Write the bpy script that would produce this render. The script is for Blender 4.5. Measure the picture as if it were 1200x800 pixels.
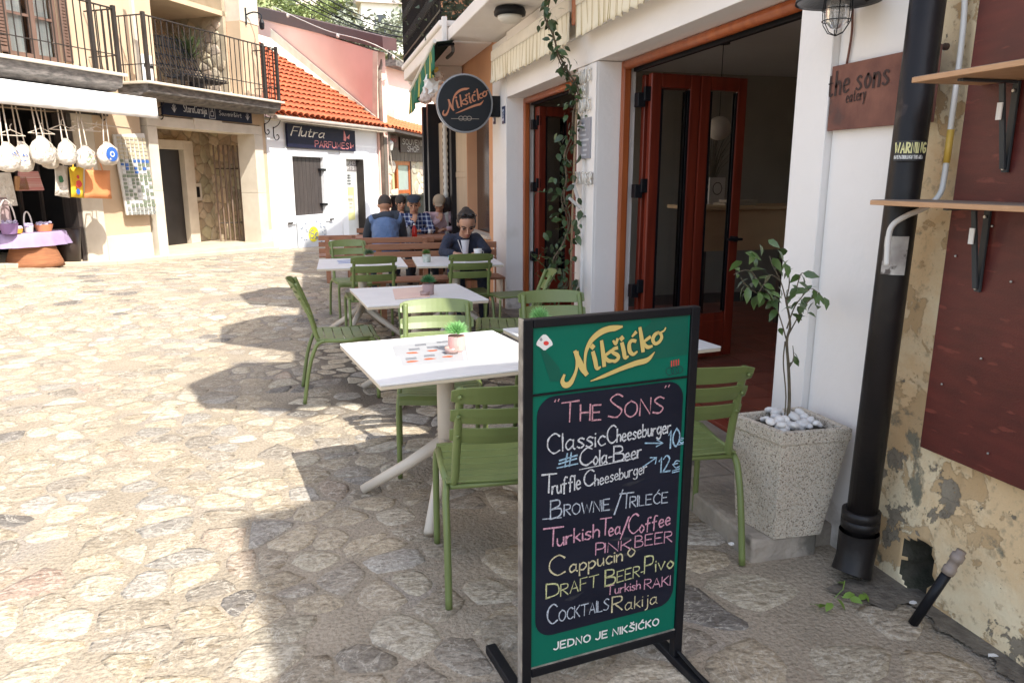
import bpy, bmesh, math, random
import numpy as np
from mathutils import Vector, Matrix
random.seed(7); np.random.seed(7)
R = math.radians
scene = bpy.context.scene
for o in list(bpy.data.objects): bpy.data.objects.remove(o)
COL = scene.collection
# ---------------------------------------------------------------- camera
EYE = 1.55; FOC = 870.0; PITCH = math.atan(192/870.0); YAW = R(14.776)
cd = bpy.data.cameras.new('camera'); cam = bpy.data.objects.new('camera', cd); COL.objects.link(cam)
cam.location = (0, 0, EYE); cam.rotation_euler = (math.pi/2-PITCH, 0, -YAW)
cd.sensor_width = 36; cd.lens = FOC/1200*36; cd.clip_start = .05; cd.clip_end = 2000
scene.camera = cam
scene.render.resolution_x = 1024; scene.render.resolution_y = 682
# ---------------------------------------------------------------- world, sun, exposure
world = bpy.data.worlds.new('World'); scene.world = world; world.use_nodes = True
wn = world.node_tree.nodes; bg = wn['Background']
sky = wn.new('ShaderNodeTexSky'); sky.sky_type = 'NISHITA'; sky.sun_disc = False
SUN_EL = math.atan(1/.78); SUN_AZ = math.atan2(.40, -.67)
sky.sun_elevation = SUN_EL; sky.sun_rotation = SUN_AZ; sky.air_density = 1.0; sky.dust_density = 2.0
hsv = wn.new('ShaderNodeHueSaturation'); hsv.inputs['Saturation'].default_value = .68   # a milky, half clouded sky
world.node_tree.links.new(sky.outputs[0], hsv.inputs['Color']); world.node_tree.links.new(hsv.outputs[0], bg.inputs[0]); bg.inputs[1].default_value = .15
sl = bpy.data.lights.new('sun', 'SUN'); sun = bpy.data.objects.new('sun', sl); COL.objects.link(sun)
sl.energy = 3.0; sl.angle = R(.5); sl.color = (1, .95, .86)
sun.rotation_euler = Vector((-.40, .67, -1)).to_track_quat('-Z', 'Y').to_euler(); sun.location = (3, -5, 9)
scene.view_settings.view_transform = 'Standard'; scene.view_settings.look = 'None'
scene.view_settings.gamma = 1; scene.view_settings.exposure = 1.42
scene.render.engine = 'CYCLES'; scene.cycles.max_bounces = 8; scene.cycles.diffuse_bounces = 5

# ---------------------------------------------------------------- pixel of the photograph -> point on a plane of the place
FW = Vector((math.sin(YAW)*math.cos(PITCH), math.cos(YAW)*math.cos(PITCH), -math.sin(PITCH)))
RT = Vector((math.cos(YAW), -math.sin(YAW), 0)); UP = RT.cross(FW); E0 = Vector((0, 0, EYE))
def ray(x, y): return RT*((x-600)/FOC)+UP*((400-y)/FOC)+FW
def at(x, y, z=None, X=None, Y=None):
    r = ray(x, y)
    if z is not None: t = (z-EYE)/r.z
    elif X is not None: t = X/r.x
    else: t = Y/r.y
    return E0+r*t
def atp(x, y, p, n):
    r = ray(x, y); return E0+r*((Vector(p)-E0).dot(n)/r.dot(n))
def proj(P):
    d = Vector(P)-E0; w = d.dot(FW)
    return (600+FOC*d.dot(RT)/w, 400-FOC*d.dot(UP)/w, w)
AZ = R(33.2); LD = Vector((math.sin(AZ), math.cos(AZ), 0)); LN = Vector((LD.y, -LD.x, 0)); L0 = Vector((-2.98, 15.827, 0))
def F(s, n, z): return L0+LD*s+LN*n+Vector((0, 0, z))       # left-hand street front: along it, out of it, up
def fpx(x, y, n=0):
    P = atp(x, y, L0+LN*n, LN); return ((P-L0).dot(LD), P.z)
def gz(X, Y):                                               # the paving falls away up the street and rises to the shop
    z = -.048*max(0, Y-15.6)
    s = (X-L0.x)*LD.x+(Y-L0.y)*LD.y
    z += .085*max(0, -1.0-s)*max(0, min(1, (Y-8)/5)) if s > -9 else .68*max(0, min(1, (Y-8)/5))
    return z

# ---------------------------------------------------------------- materials
MATS = {}
def mat(name, c, c2=None, sc=4, rough=.7, bump=.15, bsc=60, metal=0, rnd=0, spec=.5, streak=None, det=6, attr=None, dist=0.0, bdist=.01, trans=0, emit=0, third=None, thsc=1.3, thr=.55):
    if name in MATS: return MATS[name]
    m = bpy.data.materials.new(name); m.use_nodes = True; nt = m.node_tree; N = nt.nodes; Lk = nt.links.new
    b = N['Principled BSDF']; b.inputs['Roughness'].default_value = rough; b.inputs['Metallic'].default_value = metal
    b.inputs['Specular IOR Level'].default_value = spec
    tc = N.new('ShaderNodeTexCoord'); vec = tc.outputs['Object']
    if streak:
        mp = N.new('ShaderNodeMapping'); mp.inputs['Scale'].default_value = streak; Lk(vec, mp.inputs[0]); vec = mp.outputs[0]
    c2 = c2 or tuple(v*.8 for v in c)
    nz = N.new('ShaderNodeTexNoise'); nz.inputs['Scale'].default_value = sc; nz.inputs['Detail'].default_value = det; nz.inputs['Distortion'].default_value = dist
    Lk(vec, nz.inputs['Vector'])
    rp = N.new('ShaderNodeValToRGB'); rp.color_ramp.elements[0].position = .32; rp.color_ramp.elements[1].position = .68
    rp.color_ramp.elements[0].color = (*c, 1); rp.color_ramp.elements[1].color = (*c2, 1); Lk(nz.outputs[0], rp.inputs[0])
    col = rp.outputs[0]
    if third:
        n3 = N.new('ShaderNodeTexNoise'); n3.inputs['Scale'].default_value = thsc; n3.inputs['Detail'].default_value = 8; Lk(vec, n3.inputs['Vector'])
        r3 = N.new('ShaderNodeValToRGB'); r3.color_ramp.elements[0].position = thr; r3.color_ramp.elements[1].position = thr+.06; Lk(n3.outputs[0], r3.inputs[0])
        mx = N.new('ShaderNodeMixRGB'); Lk(r3.outputs[0], mx.inputs[0]); Lk(col, mx.inputs[1]); mx.inputs[2].default_value = (*third, 1); col = mx.outputs[0]
    if attr:
        at_ = N.new('ShaderNodeAttribute'); at_.attribute_name = attr
        mx = N.new('ShaderNodeMixRGB'); mx.blend_type = 'MULTIPLY'; mx.inputs[0].default_value = 1
        Lk(col, mx.inputs[1]); Lk(at_.outputs['Color'], mx.inputs[2]); col = mx.outputs[0]
    if rnd:
        oi = N.new('ShaderNodeObjectInfo'); mr = N.new('ShaderNodeMapRange'); mr.inputs[3].default_value = 1-rnd; mr.inputs[4].default_value = 1+rnd
        Lk(oi.outputs['Random'], mr.inputs[0]); hs = N.new('ShaderNodeHueSaturation'); Lk(mr.outputs[0], hs.inputs['Value']); Lk(col, hs.inputs['Color']); col = hs.outputs[0]
    Lk(col, b.inputs['Base Color'])
    if bump:
        bn = N.new('ShaderNodeTexNoise'); bn.inputs['Scale'].default_value = bsc; bn.inputs['Detail'].default_value = 5; Lk(vec, bn.inputs['Vector'])
        bp = N.new('ShaderNodeBump'); bp.inputs['Strength'].default_value = bump; bp.inputs['Distance'].default_value = bdist
        Lk(bn.outputs[0], bp.inputs['Height']); Lk(bp.outputs[0], b.inputs['Normal'])
    if trans: b.inputs['Transmission Weight'].default_value = trans
    if emit: b.inputs['Emission Color'].default_value = (*c, 1); b.inputs['Emission Strength'].default_value = emit
    MATS[name] = m; return m
def grain(m, lo=.55, hi=1.12, sc=90, veins=0, vsc=7, off=(0, 0, 0), scl=(1, 1, 1)):
    """fine pits and grain, and pale veins, multiplied into a mineral surface's own colour"""
    N = m.node_tree.nodes; Lk = m.node_tree.links.new; bs = N['Principled BSDF']; src = bs.inputs['Base Color'].links[0].from_socket
    tc = N.new('ShaderNodeTexCoord'); mp = N.new('ShaderNodeMapping'); mp.inputs['Location'].default_value = off; mp.inputs['Scale'].default_value = scl; Lk(tc.outputs['Object'], mp.inputs[0])
    n = N.new('ShaderNodeTexNoise'); n.inputs['Scale'].default_value = sc; n.inputs['Detail'].default_value = 6; n.inputs['Roughness'].default_value = .7; Lk(mp.outputs[0], n.inputs['Vector'])
    r = N.new('ShaderNodeValToRGB'); r.color_ramp.elements[0].position = .33; r.color_ramp.elements[1].position = .56; r.color_ramp.elements[0].color = (lo, lo*.97, lo*.93, 1); r.color_ramp.elements[1].color = (hi, hi, hi, 1); Lk(n.outputs[0], r.inputs[0])
    mx = N.new('ShaderNodeMixRGB'); mx.blend_type = 'MULTIPLY'; mx.inputs[0].default_value = 1; Lk(src, mx.inputs[1]); Lk(r.outputs[0], mx.inputs[2]); out = mx.outputs[0]
    if veins:
        v = N.new('ShaderNodeTexNoise'); v.inputs['Scale'].default_value = vsc; v.inputs['Detail'].default_value = 7; v.inputs['Distortion'].default_value = 2.2; v.inputs['Roughness'].default_value = .62; Lk(mp.outputs[0], v.inputs['Vector'])
        q = N.new('ShaderNodeValToRGB'); e = q.color_ramp.elements; e[0].position = .475; e[0].color = (0, 0, 0, 1); e[1].position = .495; e[1].color = (veins,)*3+(1,); x = e.new(.515); x.color = (0, 0, 0, 1); Lk(v.outputs[0], q.inputs[0])
        m2 = N.new('ShaderNodeMixRGB'); Lk(q.outputs[0], m2.inputs[0]); Lk(out, m2.inputs[1]); m2.inputs[2].default_value = (.62, .57, .48, 1); out = m2.outputs[0]
        w = N.new('ShaderNodeValToRGB'); e = w.color_ramp.elements; e[0].position = .56; e[0].color = (0, 0, 0, 1); e[1].position = .575; e[1].color = (veins*.9,)*3+(1,); x = e.new(.60); x.color = (0, 0, 0, 1); Lk(v.outputs[0], w.inputs[0])
        m3 = N.new('ShaderNodeMixRGB'); Lk(w.outputs[0], m3.inputs[0]); Lk(out, m3.inputs[1]); m3.inputs[2].default_value = (.13, .11, .09, 1); out = m3.outputs[0]
    Lk(out, bs.inputs['Base Color']); return m
def splash(m, c=(.30, .26, .21), z0=.0, z1=.55, thr=.5):
    """dirt splashed up from the ground on a wall"""
    N = m.node_tree.nodes; Lk = m.node_tree.links.new; bs = N['Principled BSDF']; src = bs.inputs['Base Color'].links[0].from_socket; g = N.new('ShaderNodeNewGeometry'); sp = N.new('ShaderNodeSeparateXYZ'); Lk(g.outputs['Position'], sp.inputs[0])
    mr = N.new('ShaderNodeMapRange'); mr.inputs[1].default_value = z1; mr.inputs[2].default_value = z0; mr.inputs[3].default_value = -.25; mr.inputs[4].default_value = .25; mr.clamp = False; Lk(sp.outputs[2], mr.inputs[0])
    n = N.new('ShaderNodeTexNoise'); n.inputs['Scale'].default_value = 9; n.inputs['Detail'].default_value = 9; Lk(g.outputs['Position'], n.inputs['Vector']); a = N.new('ShaderNodeMath'); a.operation = 'ADD'; Lk(mr.outputs[0], a.inputs[0]); Lk(n.outputs[0], a.inputs[1])
    r = N.new('ShaderNodeValToRGB'); r.color_ramp.elements[0].position = thr+.05; r.color_ramp.elements[1].position = thr+.30; r.color_ramp.elements[1].color = (.75, .75, .75, 1); Lk(a.outputs[0], r.inputs[0])
    x = N.new('ShaderNodeMixRGB'); Lk(r.outputs[0], x.inputs[0]); Lk(src, x.inputs[1]); x.inputs[2].default_value = (*c, 1); Lk(x.outputs[0], bs.inputs['Base Color']); return m
def flat(name, c, rough=.6, **k): return mat(name, c, tuple(v*.92 for v in c), rough=rough, bump=k.pop('bump', 0), **k)

# ---------------------------------------------------------------- object helpers
def tag(o, label=None, cat=None, group=None, kind=None):
    if label: o['label'] = label
    if cat: o['category'] = cat
    if group: o['group'] = group
    if kind: o['kind'] = kind
    return o
def empty(name, loc=(0, 0, 0), rz=0, label=None, cat=None, group=None):
    o = bpy.data.objects.new(name, None); COL.objects.link(o); o.location = loc; o.rotation_euler = (0, 0, rz); o.empty_display_size = .1
    return tag(o, label, cat, group)
class MB:
    def __init__(s): s.v = []; s.f = []; s.m = []; s.cur = 0; s.c = None; s.vc = []
    def add(s, vs, fs):
        k = len(s.v); s.v += [tuple(v) for v in vs]; s.f += [tuple(i+k for i in f) for f in fs]; s.m += [s.cur]*len(fs)
        if s.c is not None: s.vc += [s.c]*len(vs)
        return s
    def box(s, c, d, rz=0, tilt=None):
        M = Matrix.Rotation(rz, 3, 'Z')
        if tilt is not None: M = tilt
        vs = [Vector(c)+M@Vector((x*d[0]/2, y*d[1]/2, z*d[2]/2)) for z in (-1, 1) for x, y in ((-1, -1), (1, -1), (1, 1), (-1, 1))]
        return s.add(vs, [(3, 2, 1, 0), (4, 5, 6, 7), (0, 1, 5, 4), (1, 2, 6, 5), (2, 3, 7, 6), (3, 0, 4, 7)])
    def bx(s, x0, x1, y0, y1, z0, z1): return s.box(((x0+x1)/2, (y0+y1)/2, (z0+z1)/2), (x1-x0, y1-y0, z1-z0))
    def fb(s, s0, s1, n0, n1, z0, z1):                      # box in the frame of the left-hand street front
        vs = [F(a, n, z) for z in (z0, z1) for a, n in ((s0, n0), (s1, n0), (s1, n1), (s0, n1))]
        return s.add(vs, [(0, 1, 2, 3), (7, 6, 5, 4), (4, 5, 1, 0), (5, 6, 2, 1), (6, 7, 3, 2), (7, 4, 0, 3)])
    def prism(s, poly, off):                                # polygon of 3D points pushed along off
        n = len(poly); off = Vector(off); P = [Vector(p) for p in poly]; nn = Vector((0, 0, 0))
        for i in range(n): nn += (P[i]-P[0]).cross(P[(i+1) % n]-P[0])
        if nn.dot(off) > 0: P.reverse()
        vs = P+[p+off for p in P]
        return s.add(vs, [tuple(range(n)), tuple(range(2*n-1, n-1, -1))]+[(i, i+n, (i+1) % n+n, (i+1) % n) for i in range(n)])
    def tube(s, pts, r, n=8, cap=True, flatz=1):
        pts = [Vector(p) for p in pts]; k = len(pts); rs = r if isinstance(r, (list, tuple)) else [r]*k
        vs = []; up = None
        for i, p in enumerate(pts):
            t = (pts[min(i+1, k-1)]-pts[max(i-1, 0)]).normalized()
            if up is None:
                up = Vector((0, 0, 1)) if abs(t.z) < .9 else Vector((0, 1, 0))
            a = t.cross(up).normalized(); b = a.cross(t).normalized(); up = b
            vs += [p+a*(rs[i]*math.cos(2*math.pi*j/n))+b*(rs[i]*flatz*math.sin(2*math.pi*j/n)) for j in range(n)]
        fs = [(i*n+j, i*n+(j+1) % n, (i+1)*n+(j+1) % n, (i+1)*n+j) for i in range(k-1) for j in range(n)]
        if cap: fs += [tuple(range(n-1, -1, -1)), tuple(range((k-1)*n, k*n))]
        return s.add(vs, fs)
    def lathe(s, prof, c=(0, 0, 0), n=20, axis=None):       # profile of (radius, height)
        c = Vector(c); M = Matrix.Identity(3)
        if axis is not None: M = Vector(axis).to_track_quat('Z', 'Y').to_matrix()
        vs = [c+M@Vector((r*math.cos(2*math.pi*j/n), r*math.sin(2*math.pi*j/n), h)) for r, h in prof for j in range(n)]
        k = len(prof)
        fs = [(i*n+j, i*n+(j+1) % n, (i+1)*n+(j+1) % n, (i+1)*n+j) for i in range(k-1) for j in range(n)]
        fs += [tuple(range(n-1, -1, -1)), tuple(range((k-1)*n, k*n))]
        return s.add(vs, fs)
    def ell(s, c, r, M=None, n=12, m=8):
        c = Vector(c); M = M or Matrix.Identity(3)
        vs = [c+M@Vector((r[0]*math.sin(a)*math.cos(b), r[1]*math.sin(a)*math.sin(b), r[2]*math.cos(a)))
              for i in range(1, m) for a in [math.pi*(m-i)/m] for j in range(n) for b in [2*math.pi*j/n]]
        vs += [c-M@Vector((0, 0, r[2])), c+M@Vector((0, 0, r[2]))]; q = (m-1)*n
        fs = [(i*n+j, i*n+(j+1) % n, (i+1)*n+(j+1) % n, (i+1)*n+j) for i in range(m-2) for j in range(n)]
        fs += [(q, (j+1) % n, j) for j in range(n)]+[(q+1, (m-2)*n+j, (m-2)*n+(j+1) % n) for j in range(n)]
        return s.add(vs, fs)
    def cap(s, a, b, ra, rb, n=12):                         # capsule between two joints
        a = Vector(a); b = Vector(b); t = (b-a).normalized(); P = []; Q = []
        for q in (-.95, -.6, 0): P.append(a+t*(ra*q)); Q.append(ra*math.sqrt(1-q*q))
        for q in (0, .6, .95): P.append(b+t*(rb*q)); Q.append(rb*math.sqrt(1-q*q))
        return s.tube(P, Q, n)
    def build(s, name, m, parent=None, smooth=False, bevel=0, tagk=None, at0=None):
        me = bpy.data.meshes.new(name)
        vs = s.v
        if parent is not None and at0 is None: 
            L = parent
            M = Matrix.Identity(4)
            ch = []
            while L: ch.append(L); L = L.parent
            for L in reversed(ch): M = M @ Matrix.LocRotScale(L.location, L.rotation_euler, L.scale)
            if M != Matrix.Identity(4):
                Mi = M.inverted(); vs = [Mi@Vector(v) for v in vs]
        org = Vector((0, 0, 0))
        if parent is None and vs:
            A = np.array([tuple(v) for v in vs]); org = Vector(((A[:, 0].min()+A[:, 0].max())/2, (A[:, 1].min()+A[:, 1].max())/2, A[:, 2].min()))
            vs = [Vector(v)-org for v in vs]
        me.from_pydata([tuple(v) for v in vs], [], s.f)
        for x in (m if isinstance(m, (list, tuple)) else [m]): me.materials.append(x)
        if isinstance(m, (list, tuple)): me.polygons.foreach_set('material_index', s.m)
        if smooth: me.polygons.foreach_set('use_smooth', [True]*len(me.polygons))
        if s.vc:
            ca = me.color_attributes.new('tint', 'FLOAT_COLOR', 'POINT')
            ca.data.foreach_set('color', [x for c in s.vc for x in (*c, 1)])
        me.update(); o = bpy.data.objects.new(name, me); COL.objects.link(o)
        if parent is None: o.location = org
        else: o.parent = parent
        if bevel:
            md = o.modifiers.new('bevel', 'BEVEL'); md.width = bevel; md.segments = 2; md.limit_method = 'ANGLE'; md.angle_limit = R(40); md.harden_normals = False
        if tagk: o['kind'] = tagk
        return o
def local(o):                                               # mesh already in its parent's frame
    return o
class LB(MB):                                               # builder whose points are given in the thing's own frame
    def build(s, name, m, parent, **k): return MB.build(s, name, m, parent, at0=True, **k)
def share(o, name, loc, parent, rot=None, scale=None):
    c = bpy.data.objects.new(name, o.data); COL.objects.link(c); c.parent = parent; c.location = loc
    if rot is not None: c.rotation_euler = rot
    if scale is not None: c.scale = scale
    return c
def copy_tree(o, parent=None):
    c = o.copy(); COL.objects.link(c); c.parent = parent
    for ch in list(KIDS(o)): copy_tree(ch, c)
    return c
def KIDS(o): return [x for x in COL.objects if x.parent == o]
def struct(o): o['kind'] = 'structure'; return o
def spline(pts, n=5):
    P = [Vector(p) for p in pts]; out = []
    for i in range(len(P)-1):
        a = P[max(i-1, 0)]; b = P[i]; c = P[i+1]; d = P[min(i+2, len(P)-1)]
        for k in range(n):
            t = k/n; out.append(.5*((2*b)+(c-a)*t+(2*a-5*b+4*c-d)*t*t+(3*b-a-3*c+d)*t**3))
    return out+[P[-1]]
def fuse(mb, name, m, parent, voxel=.012, smooth=4):        # one continuous skin over overlapping limbs
    me = bpy.data.meshes.new('raw'); me.from_pydata([tuple(v) for v in mb.v], [], mb.f); o = bpy.data.objects.new('raw', me); COL.objects.link(o)
    r = o.modifiers.new('r', 'REMESH'); r.mode = 'VOXEL'; r.voxel_size = voxel; r.use_smooth_shade = True
    k = o.modifiers.new('s', 'SMOOTH'); k.factor = .5; k.iterations = smooth
    dg = bpy.context.evaluated_depsgraph_get(); n = bpy.data.meshes.new_from_object(o.evaluated_get(dg)); n.name = name
    bpy.data.objects.remove(o); bpy.data.meshes.remove(me)
    n.materials.clear(); n.materials.append(m); c = bpy.data.objects.new(name, n); COL.objects.link(c); c.parent = parent
    return c

# ---------------------------------------------------------------- lettering: single-stroke letters drawn as ribbons
G = {
'T':"0,1 .66,1;.33,1 .31,0",'H':"0,0 0,1;.55,0 .57,1;0,.5 .56,.5",'E':"0,0 0,1;0,1 .48,1;0,.52 .4,.52;0,0 .5,0",
'S':"~.52,.88 .3,1 .06,.8 .26,.54 .5,.3 .33,.02 0,.1",'O':"~.3,1 .04,.75 .03,.28 .3,0 .58,.25 .58,.75 .3,1",'N':"0,0 .02,1 .52,0 .54,1",
'C':"~.56,.86 .35,1 .07,.75 .04,.3 .3,0 .58,.14",'B':"0,0 0,1;~0,1 .38,.93 .4,.62 0,.53;~0,.53 .47,.43 .45,.06 0,0",'W':"0,1 .2,0 .4,.8 .6,0 .8,1",
'I':"0,0 0,1",'R':"0,0 0,1;~0,1 .43,.93 .43,.6 0,.5;.14,.5 .5,0",'L':"0,1 0,0 .42,0",'K':"0,0 0,1;.48,1 0,.45;.12,.55 .5,0",
'P':"0,0 0,1;~0,1 .46,.95 .46,.53 0,.45",'D':"0,0 0,1;~0,1 .48,.85 .52,.2 0,0",'A':"0,0 .28,1 .56,0;.1,.35 .46,.35",'F':"0,0 0,1 .46,1;0,.52 .38,.52",
'G':"~.56,.86 .33,1 .05,.7 .05,.3 .3,0 .56,.15 .56,.45;.3,.45 .56,.45",'U':"~0,1 0,.3 .27,0 .54,.3 .54,1",'V':"0,1 .27,0 .54,1",'M':"0,0 .05,1 .35,.3 .65,1 .7,0",'J':"~.4,1 .4,.25 .2,0 0,.15",
'Y':"0,1 .27,.5 .54,1;.27,.5 .27,0",
'a':"~.42,.5 .2,.58 .02,.3 .15,0 .4,.2;.42,.56 .4,.1 .5,0",'b':"0,1 0,0;~0,.4 .25,.58 .42,.3 .22,0 0,.1",'c':"~.38,.5 .2,.58 .02,.3 .18,0 .4,.08",
'd':"~.4,.4 .2,.58 .02,.3 .18,0 .4,.15;.42,1 .42,0",'e':"~.03,.3 .38,.34 .3,.56 .12,.54 .02,.28 .16,0 .42,.08",'f':"~.42,.95 .22,.98 .16,.7 .14,-.1;0,.55 .34,.55",
'g':"~.4,.45 .2,.58 .02,.3 .18,.02 .4,.2;~.42,.56 .42,-.2 .2,-.38 0,-.25",'h':"0,1 0,0;~0,.35 .2,.57 .36,.4 .36,0",'i':"0,.55 .02,0;.01,.76 .02,.8",'j':"~.2,.55 .2,-.2 .05,-.35;.2,.76 .21,.8",
'k':"0,1 0,0;.34,.55 0,.25;.1,.33 .36,0",'l':"0,1 .02,0",'m':"0,.55 0,0;~0,.35 .17,.57 .28,.4 .28,0;~.28,.35 .45,.57 .56,.4 .56,0",'n':"0,.55 0,0;~0,.35 .2,.57 .36,.4 .36,0",
'o':"~.2,.58 .02,.3 .2,0 .4,.3 .2,.58",'p':"0,.55 0,-.4;~0,.4 .22,.58 .42,.3 .22,0 0,.1",'r':"0,.55 0,0;~0,.3 .12,.52 .32,.54",'s':"~.34,.5 .18,.58 .04,.44 .2,.3 .34,.14 .18,0 0,.08",
't':"~.14,.85 .14,.15 .22,0 .36,.06;0,.56 .32,.56",'u':"~0,.56 .02,.15 .18,0 .34,.2;.36,.56 .38,0",'v':"0,.56 .18,0 .38,.56",'w':"0,.56 .14,0 .28,.5 .42,0 .56,.56",'y':"0,.56 .18,0;.38,.56 .08,-.38",
'0':"~.24,1 .04,.7 .04,.3 .24,0 .44,.3 .44,.7 .24,1",'1':"0,.75 .14,1 .14,0",'2':"~0,.8 .2,1 .4,.78 .25,.4 0,0;0,0 .46,0",'5':"~.42,1 .05,1 .03,.58 .3,.6 .42,.3 .2,0 0,.1",'3':"~0,.9 .25,1 .38,.78 .18,.55;~.18,.55 .44,.4 .3,.02 0,.08",
'€':"~.4,.6 .2,.7 .05,.4 .2,.1 .4,.15;0,.45 .3,.45;0,-.1 .4,-.06",'#':"0,.35 .6,.45;.02,.6 .62,.7;.2,0 .28,1;.36,0 .42,1",'-':"0,.35 .28,.37",'/':"0,-.1 .3,1.05",'"':"0,.8 .03,1;.12,.8 .15,1",'.':"0,0 .02,.03",'&':"~.5,0 .1,.7 .25,1 .38,.75 .02,.3 .2,0 .5,.35",
'Š':"~.52,.88 .3,1 .06,.8 .26,.54 .5,.3 .33,.02 0,.1;.14,1.3 .28,1.12 .42,1.3",'Ć':"~.56,.86 .35,1 .07,.75 .04,.3 .3,0 .58,.14;.3,1.1 .46,1.3",
}
GC = {}
def glyph(c):
    if c not in GC:
        st = []
        for part in G[c].split(';'):
            sm = part[0] == '~'; p = [tuple(map(float, q.split(','))) for q in part.lstrip('~').split()]
            p = [Vector((a, b, 0)) for a, b in p]; st.append(spline(p, 4) if sm else p)
        GC[c] = (st, max(v.x for q in st for v in q))
    return GC[c]
def ribbon(mb, P, nrm, w, nib=None, th=0):                  # flat band along P, w a number or one per point, lying on a plane with normal nrm
    k = len(P); W = w if isinstance(w, (list, tuple)) else [w]*k; vs = []
    for i in range(k):
        t = (P[min(i+1, k-1)]-P[max(i-1, 0)]); t = t.normalized() if t.length else Vector((0, 0, 1))
        sd = nrm.cross(t).normalized(); ww = W[i]
        if nib is not None: ww = ww*(.35+.65*abs(t.z))
        e = t*(ww*.35*(-1 if i == 0 else 1 if i == k-1 else 0))
        vs += [P[i]+sd*ww/2+e, P[i]-sd*ww/2+e]
    mb.add(vs, [(2*i, 2*i+1, 2*i+3, 2*i+2) for i in range(k-1)])
def text(mb, s, o, ux, uy, nrm, w, gap=.16, nib=None, jit=0, fit=None, slant=0, bumpz=0):
    # o start of the baseline, ux/uy vectors of one cap height; fit = length of the baseline in ux units
    adv = 0; items = []
    for ch in s:
        if ch == ' ': adv += .35; continue
        st, wd = glyph(ch); items.append((st, adv)); adv += wd+gap
    tot = adv-gap; sx = (fit/tot) if fit else 1
    for n_, (st, a) in enumerate(items):
        j = random.uniform(-jit, jit); jr = random.uniform(-jit, jit)
        for q in st:
            P = [o+ux*((v.x+a+slant*v.y)*sx)+uy*(v.y*(1+jr)+j)+nrm*(.0002*n_) for v in q]
            if jit and len(P) == 2: P = [P[0], P[0].lerp(P[1], .3), P[0].lerp(P[1], .65), P[1]]
            ribbon(mb, P, nrm, [w*random.uniform(.68, 1.28) for _ in P] if jit else w, nib)
# ================================================================ MATERIALS
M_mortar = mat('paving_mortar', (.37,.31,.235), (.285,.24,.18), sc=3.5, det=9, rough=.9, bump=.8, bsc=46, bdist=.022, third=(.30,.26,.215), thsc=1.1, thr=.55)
M_stone = mat('paving_stone', (1.06,1.04,1.0), (.76,.73,.69), sc=13, det=11, rough=.78, bump=.85, bsc=24, bdist=.028, attr='tint', dist=1.6, streak=(1,1.7,1), third=(.62,.57,.5), thsc=11, thr=.60)
grain(M_mortar, .64, 1.10, 70); grain(M_stone, .60, 1.12, 75, veins=.55, vsc=5)
M_kerb = mat('kerb_stone', (.62,.52,.38), (.5,.42,.32), sc=3, rough=.85, bump=.3)
M_ochre = mat('ochre_render', (.60,.46,.32), (.53,.40,.27), sc=1.6, rough=.9, bump=.5, bsc=90, bdist=.006)
M_lime = mat('limestone_trim', (.66,.60,.50), (.55,.49,.40), sc=3, rough=.8, bump=.25)
M_slab = mat('weathered_slab', (.20,.18,.165), (.07,.065,.06), sc=7, streak=(1,1,3), rough=.9, bump=.8, bsc=18, bdist=.02)
M_iron = mat('dark_iron', (.045,.037,.033), (.028,.023,.02), rough=.6, bump=.1, spec=.25)
M_black = mat('black_metal', (.006,.007,.010), (.010,.010,.013), rough=.42, bump=.05, spec=.25)
M_white = splash(mat('white_plaster', (.86,.83,.80), (.81,.775,.74), sc=1.6, det=9, rough=.85, bump=.5, bsc=22, bdist=.006, third=(.74,.70,.65), thsc=1.4, thr=.64))
M_whitew = mat('whitewash', (.80,.82,.84), (.74,.76,.78), sc=1.5, rough=.9, bump=.3, bsc=40, bdist=.005)
M_pink = mat('pink_render', (.76,.50,.43), (.70,.45,.38), sc=1.2, rough=.9, bump=.25, bsc=60, bdist=.005)
M_pinkl = mat('pale_pink_render', (.82,.62,.55), (.78,.57,.5), sc=1.2, rough=.9, bump=.2)
M_orange = mat('orange_render', (.74,.40,.22), (.66,.34,.19), sc=1.8, rough=.9, bump=.3, bsc=70, bdist=.005)
M_tile = mat('terracotta_tile', (.52,.125,.045), (.34,.08,.032), sc=9, rough=.8, bump=.3, bsc=40, rnd=.16)
M_wood_or = mat('orange_varnished_wood', (.42,.115,.032), (.30,.07,.02), sc=3, streak=(6,6,.6), rough=.3, bump=.08)
M_wood_red = mat('red_varnished_wood', (.21,.030,.014), (.13,.018,.010), sc=3, streak=(8,8,.6), rough=.28, bump=.08)
M_wood_br = mat('brown_slat_wood', (.36,.165,.09), (.26,.115,.06), sc=4, streak=(.7,6,6), rough=.5, bump=.15)
M_dkwood = mat('dark_plank_wood', (.035,.027,.024), (.07,.055,.05), sc=4, streak=(8,8,.5), rough=.6, bump=.3)
M_oldwood = mat('weathered_board_wood', (.16,.13,.10), (.09,.075,.06), sc=4, streak=(6,6,.5), rough=.8, bump=.4)
M_redboard = mat('maroon_painted_board', (.115,.018,.014), (.075,.012,.010), sc=5, streak=(1,1.2,5), rough=.42, bump=.35, bsc=120, bdist=.003, third=(.17,.035,.025), thsc=7, thr=.62)
M_green = mat('olive_green_metal', (.170,.215,.070), (.140,.180,.060), sc=7, det=8, rough=.42, bump=.06, bsc=300, rnd=.05)
M_dgreen = mat('dusky_green_metal', (.085,.15,.065), (.075,.135,.06), sc=3, rough=.42, bump=.04, bsc=300)
M_tabw = mat('white_table_top', (.74,.735,.73), (.69,.685,.68), sc=9, det=9, rough=.42, bump=.05, bsc=200)
M_tabe = mat('cream_table_edge', (.60,.52,.40), (.55,.47,.36), rough=.5)
M_leg = mat('cream_table_leg', (.62,.55,.46), (.55,.48,.40), rough=.5, bump=.05)
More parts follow.
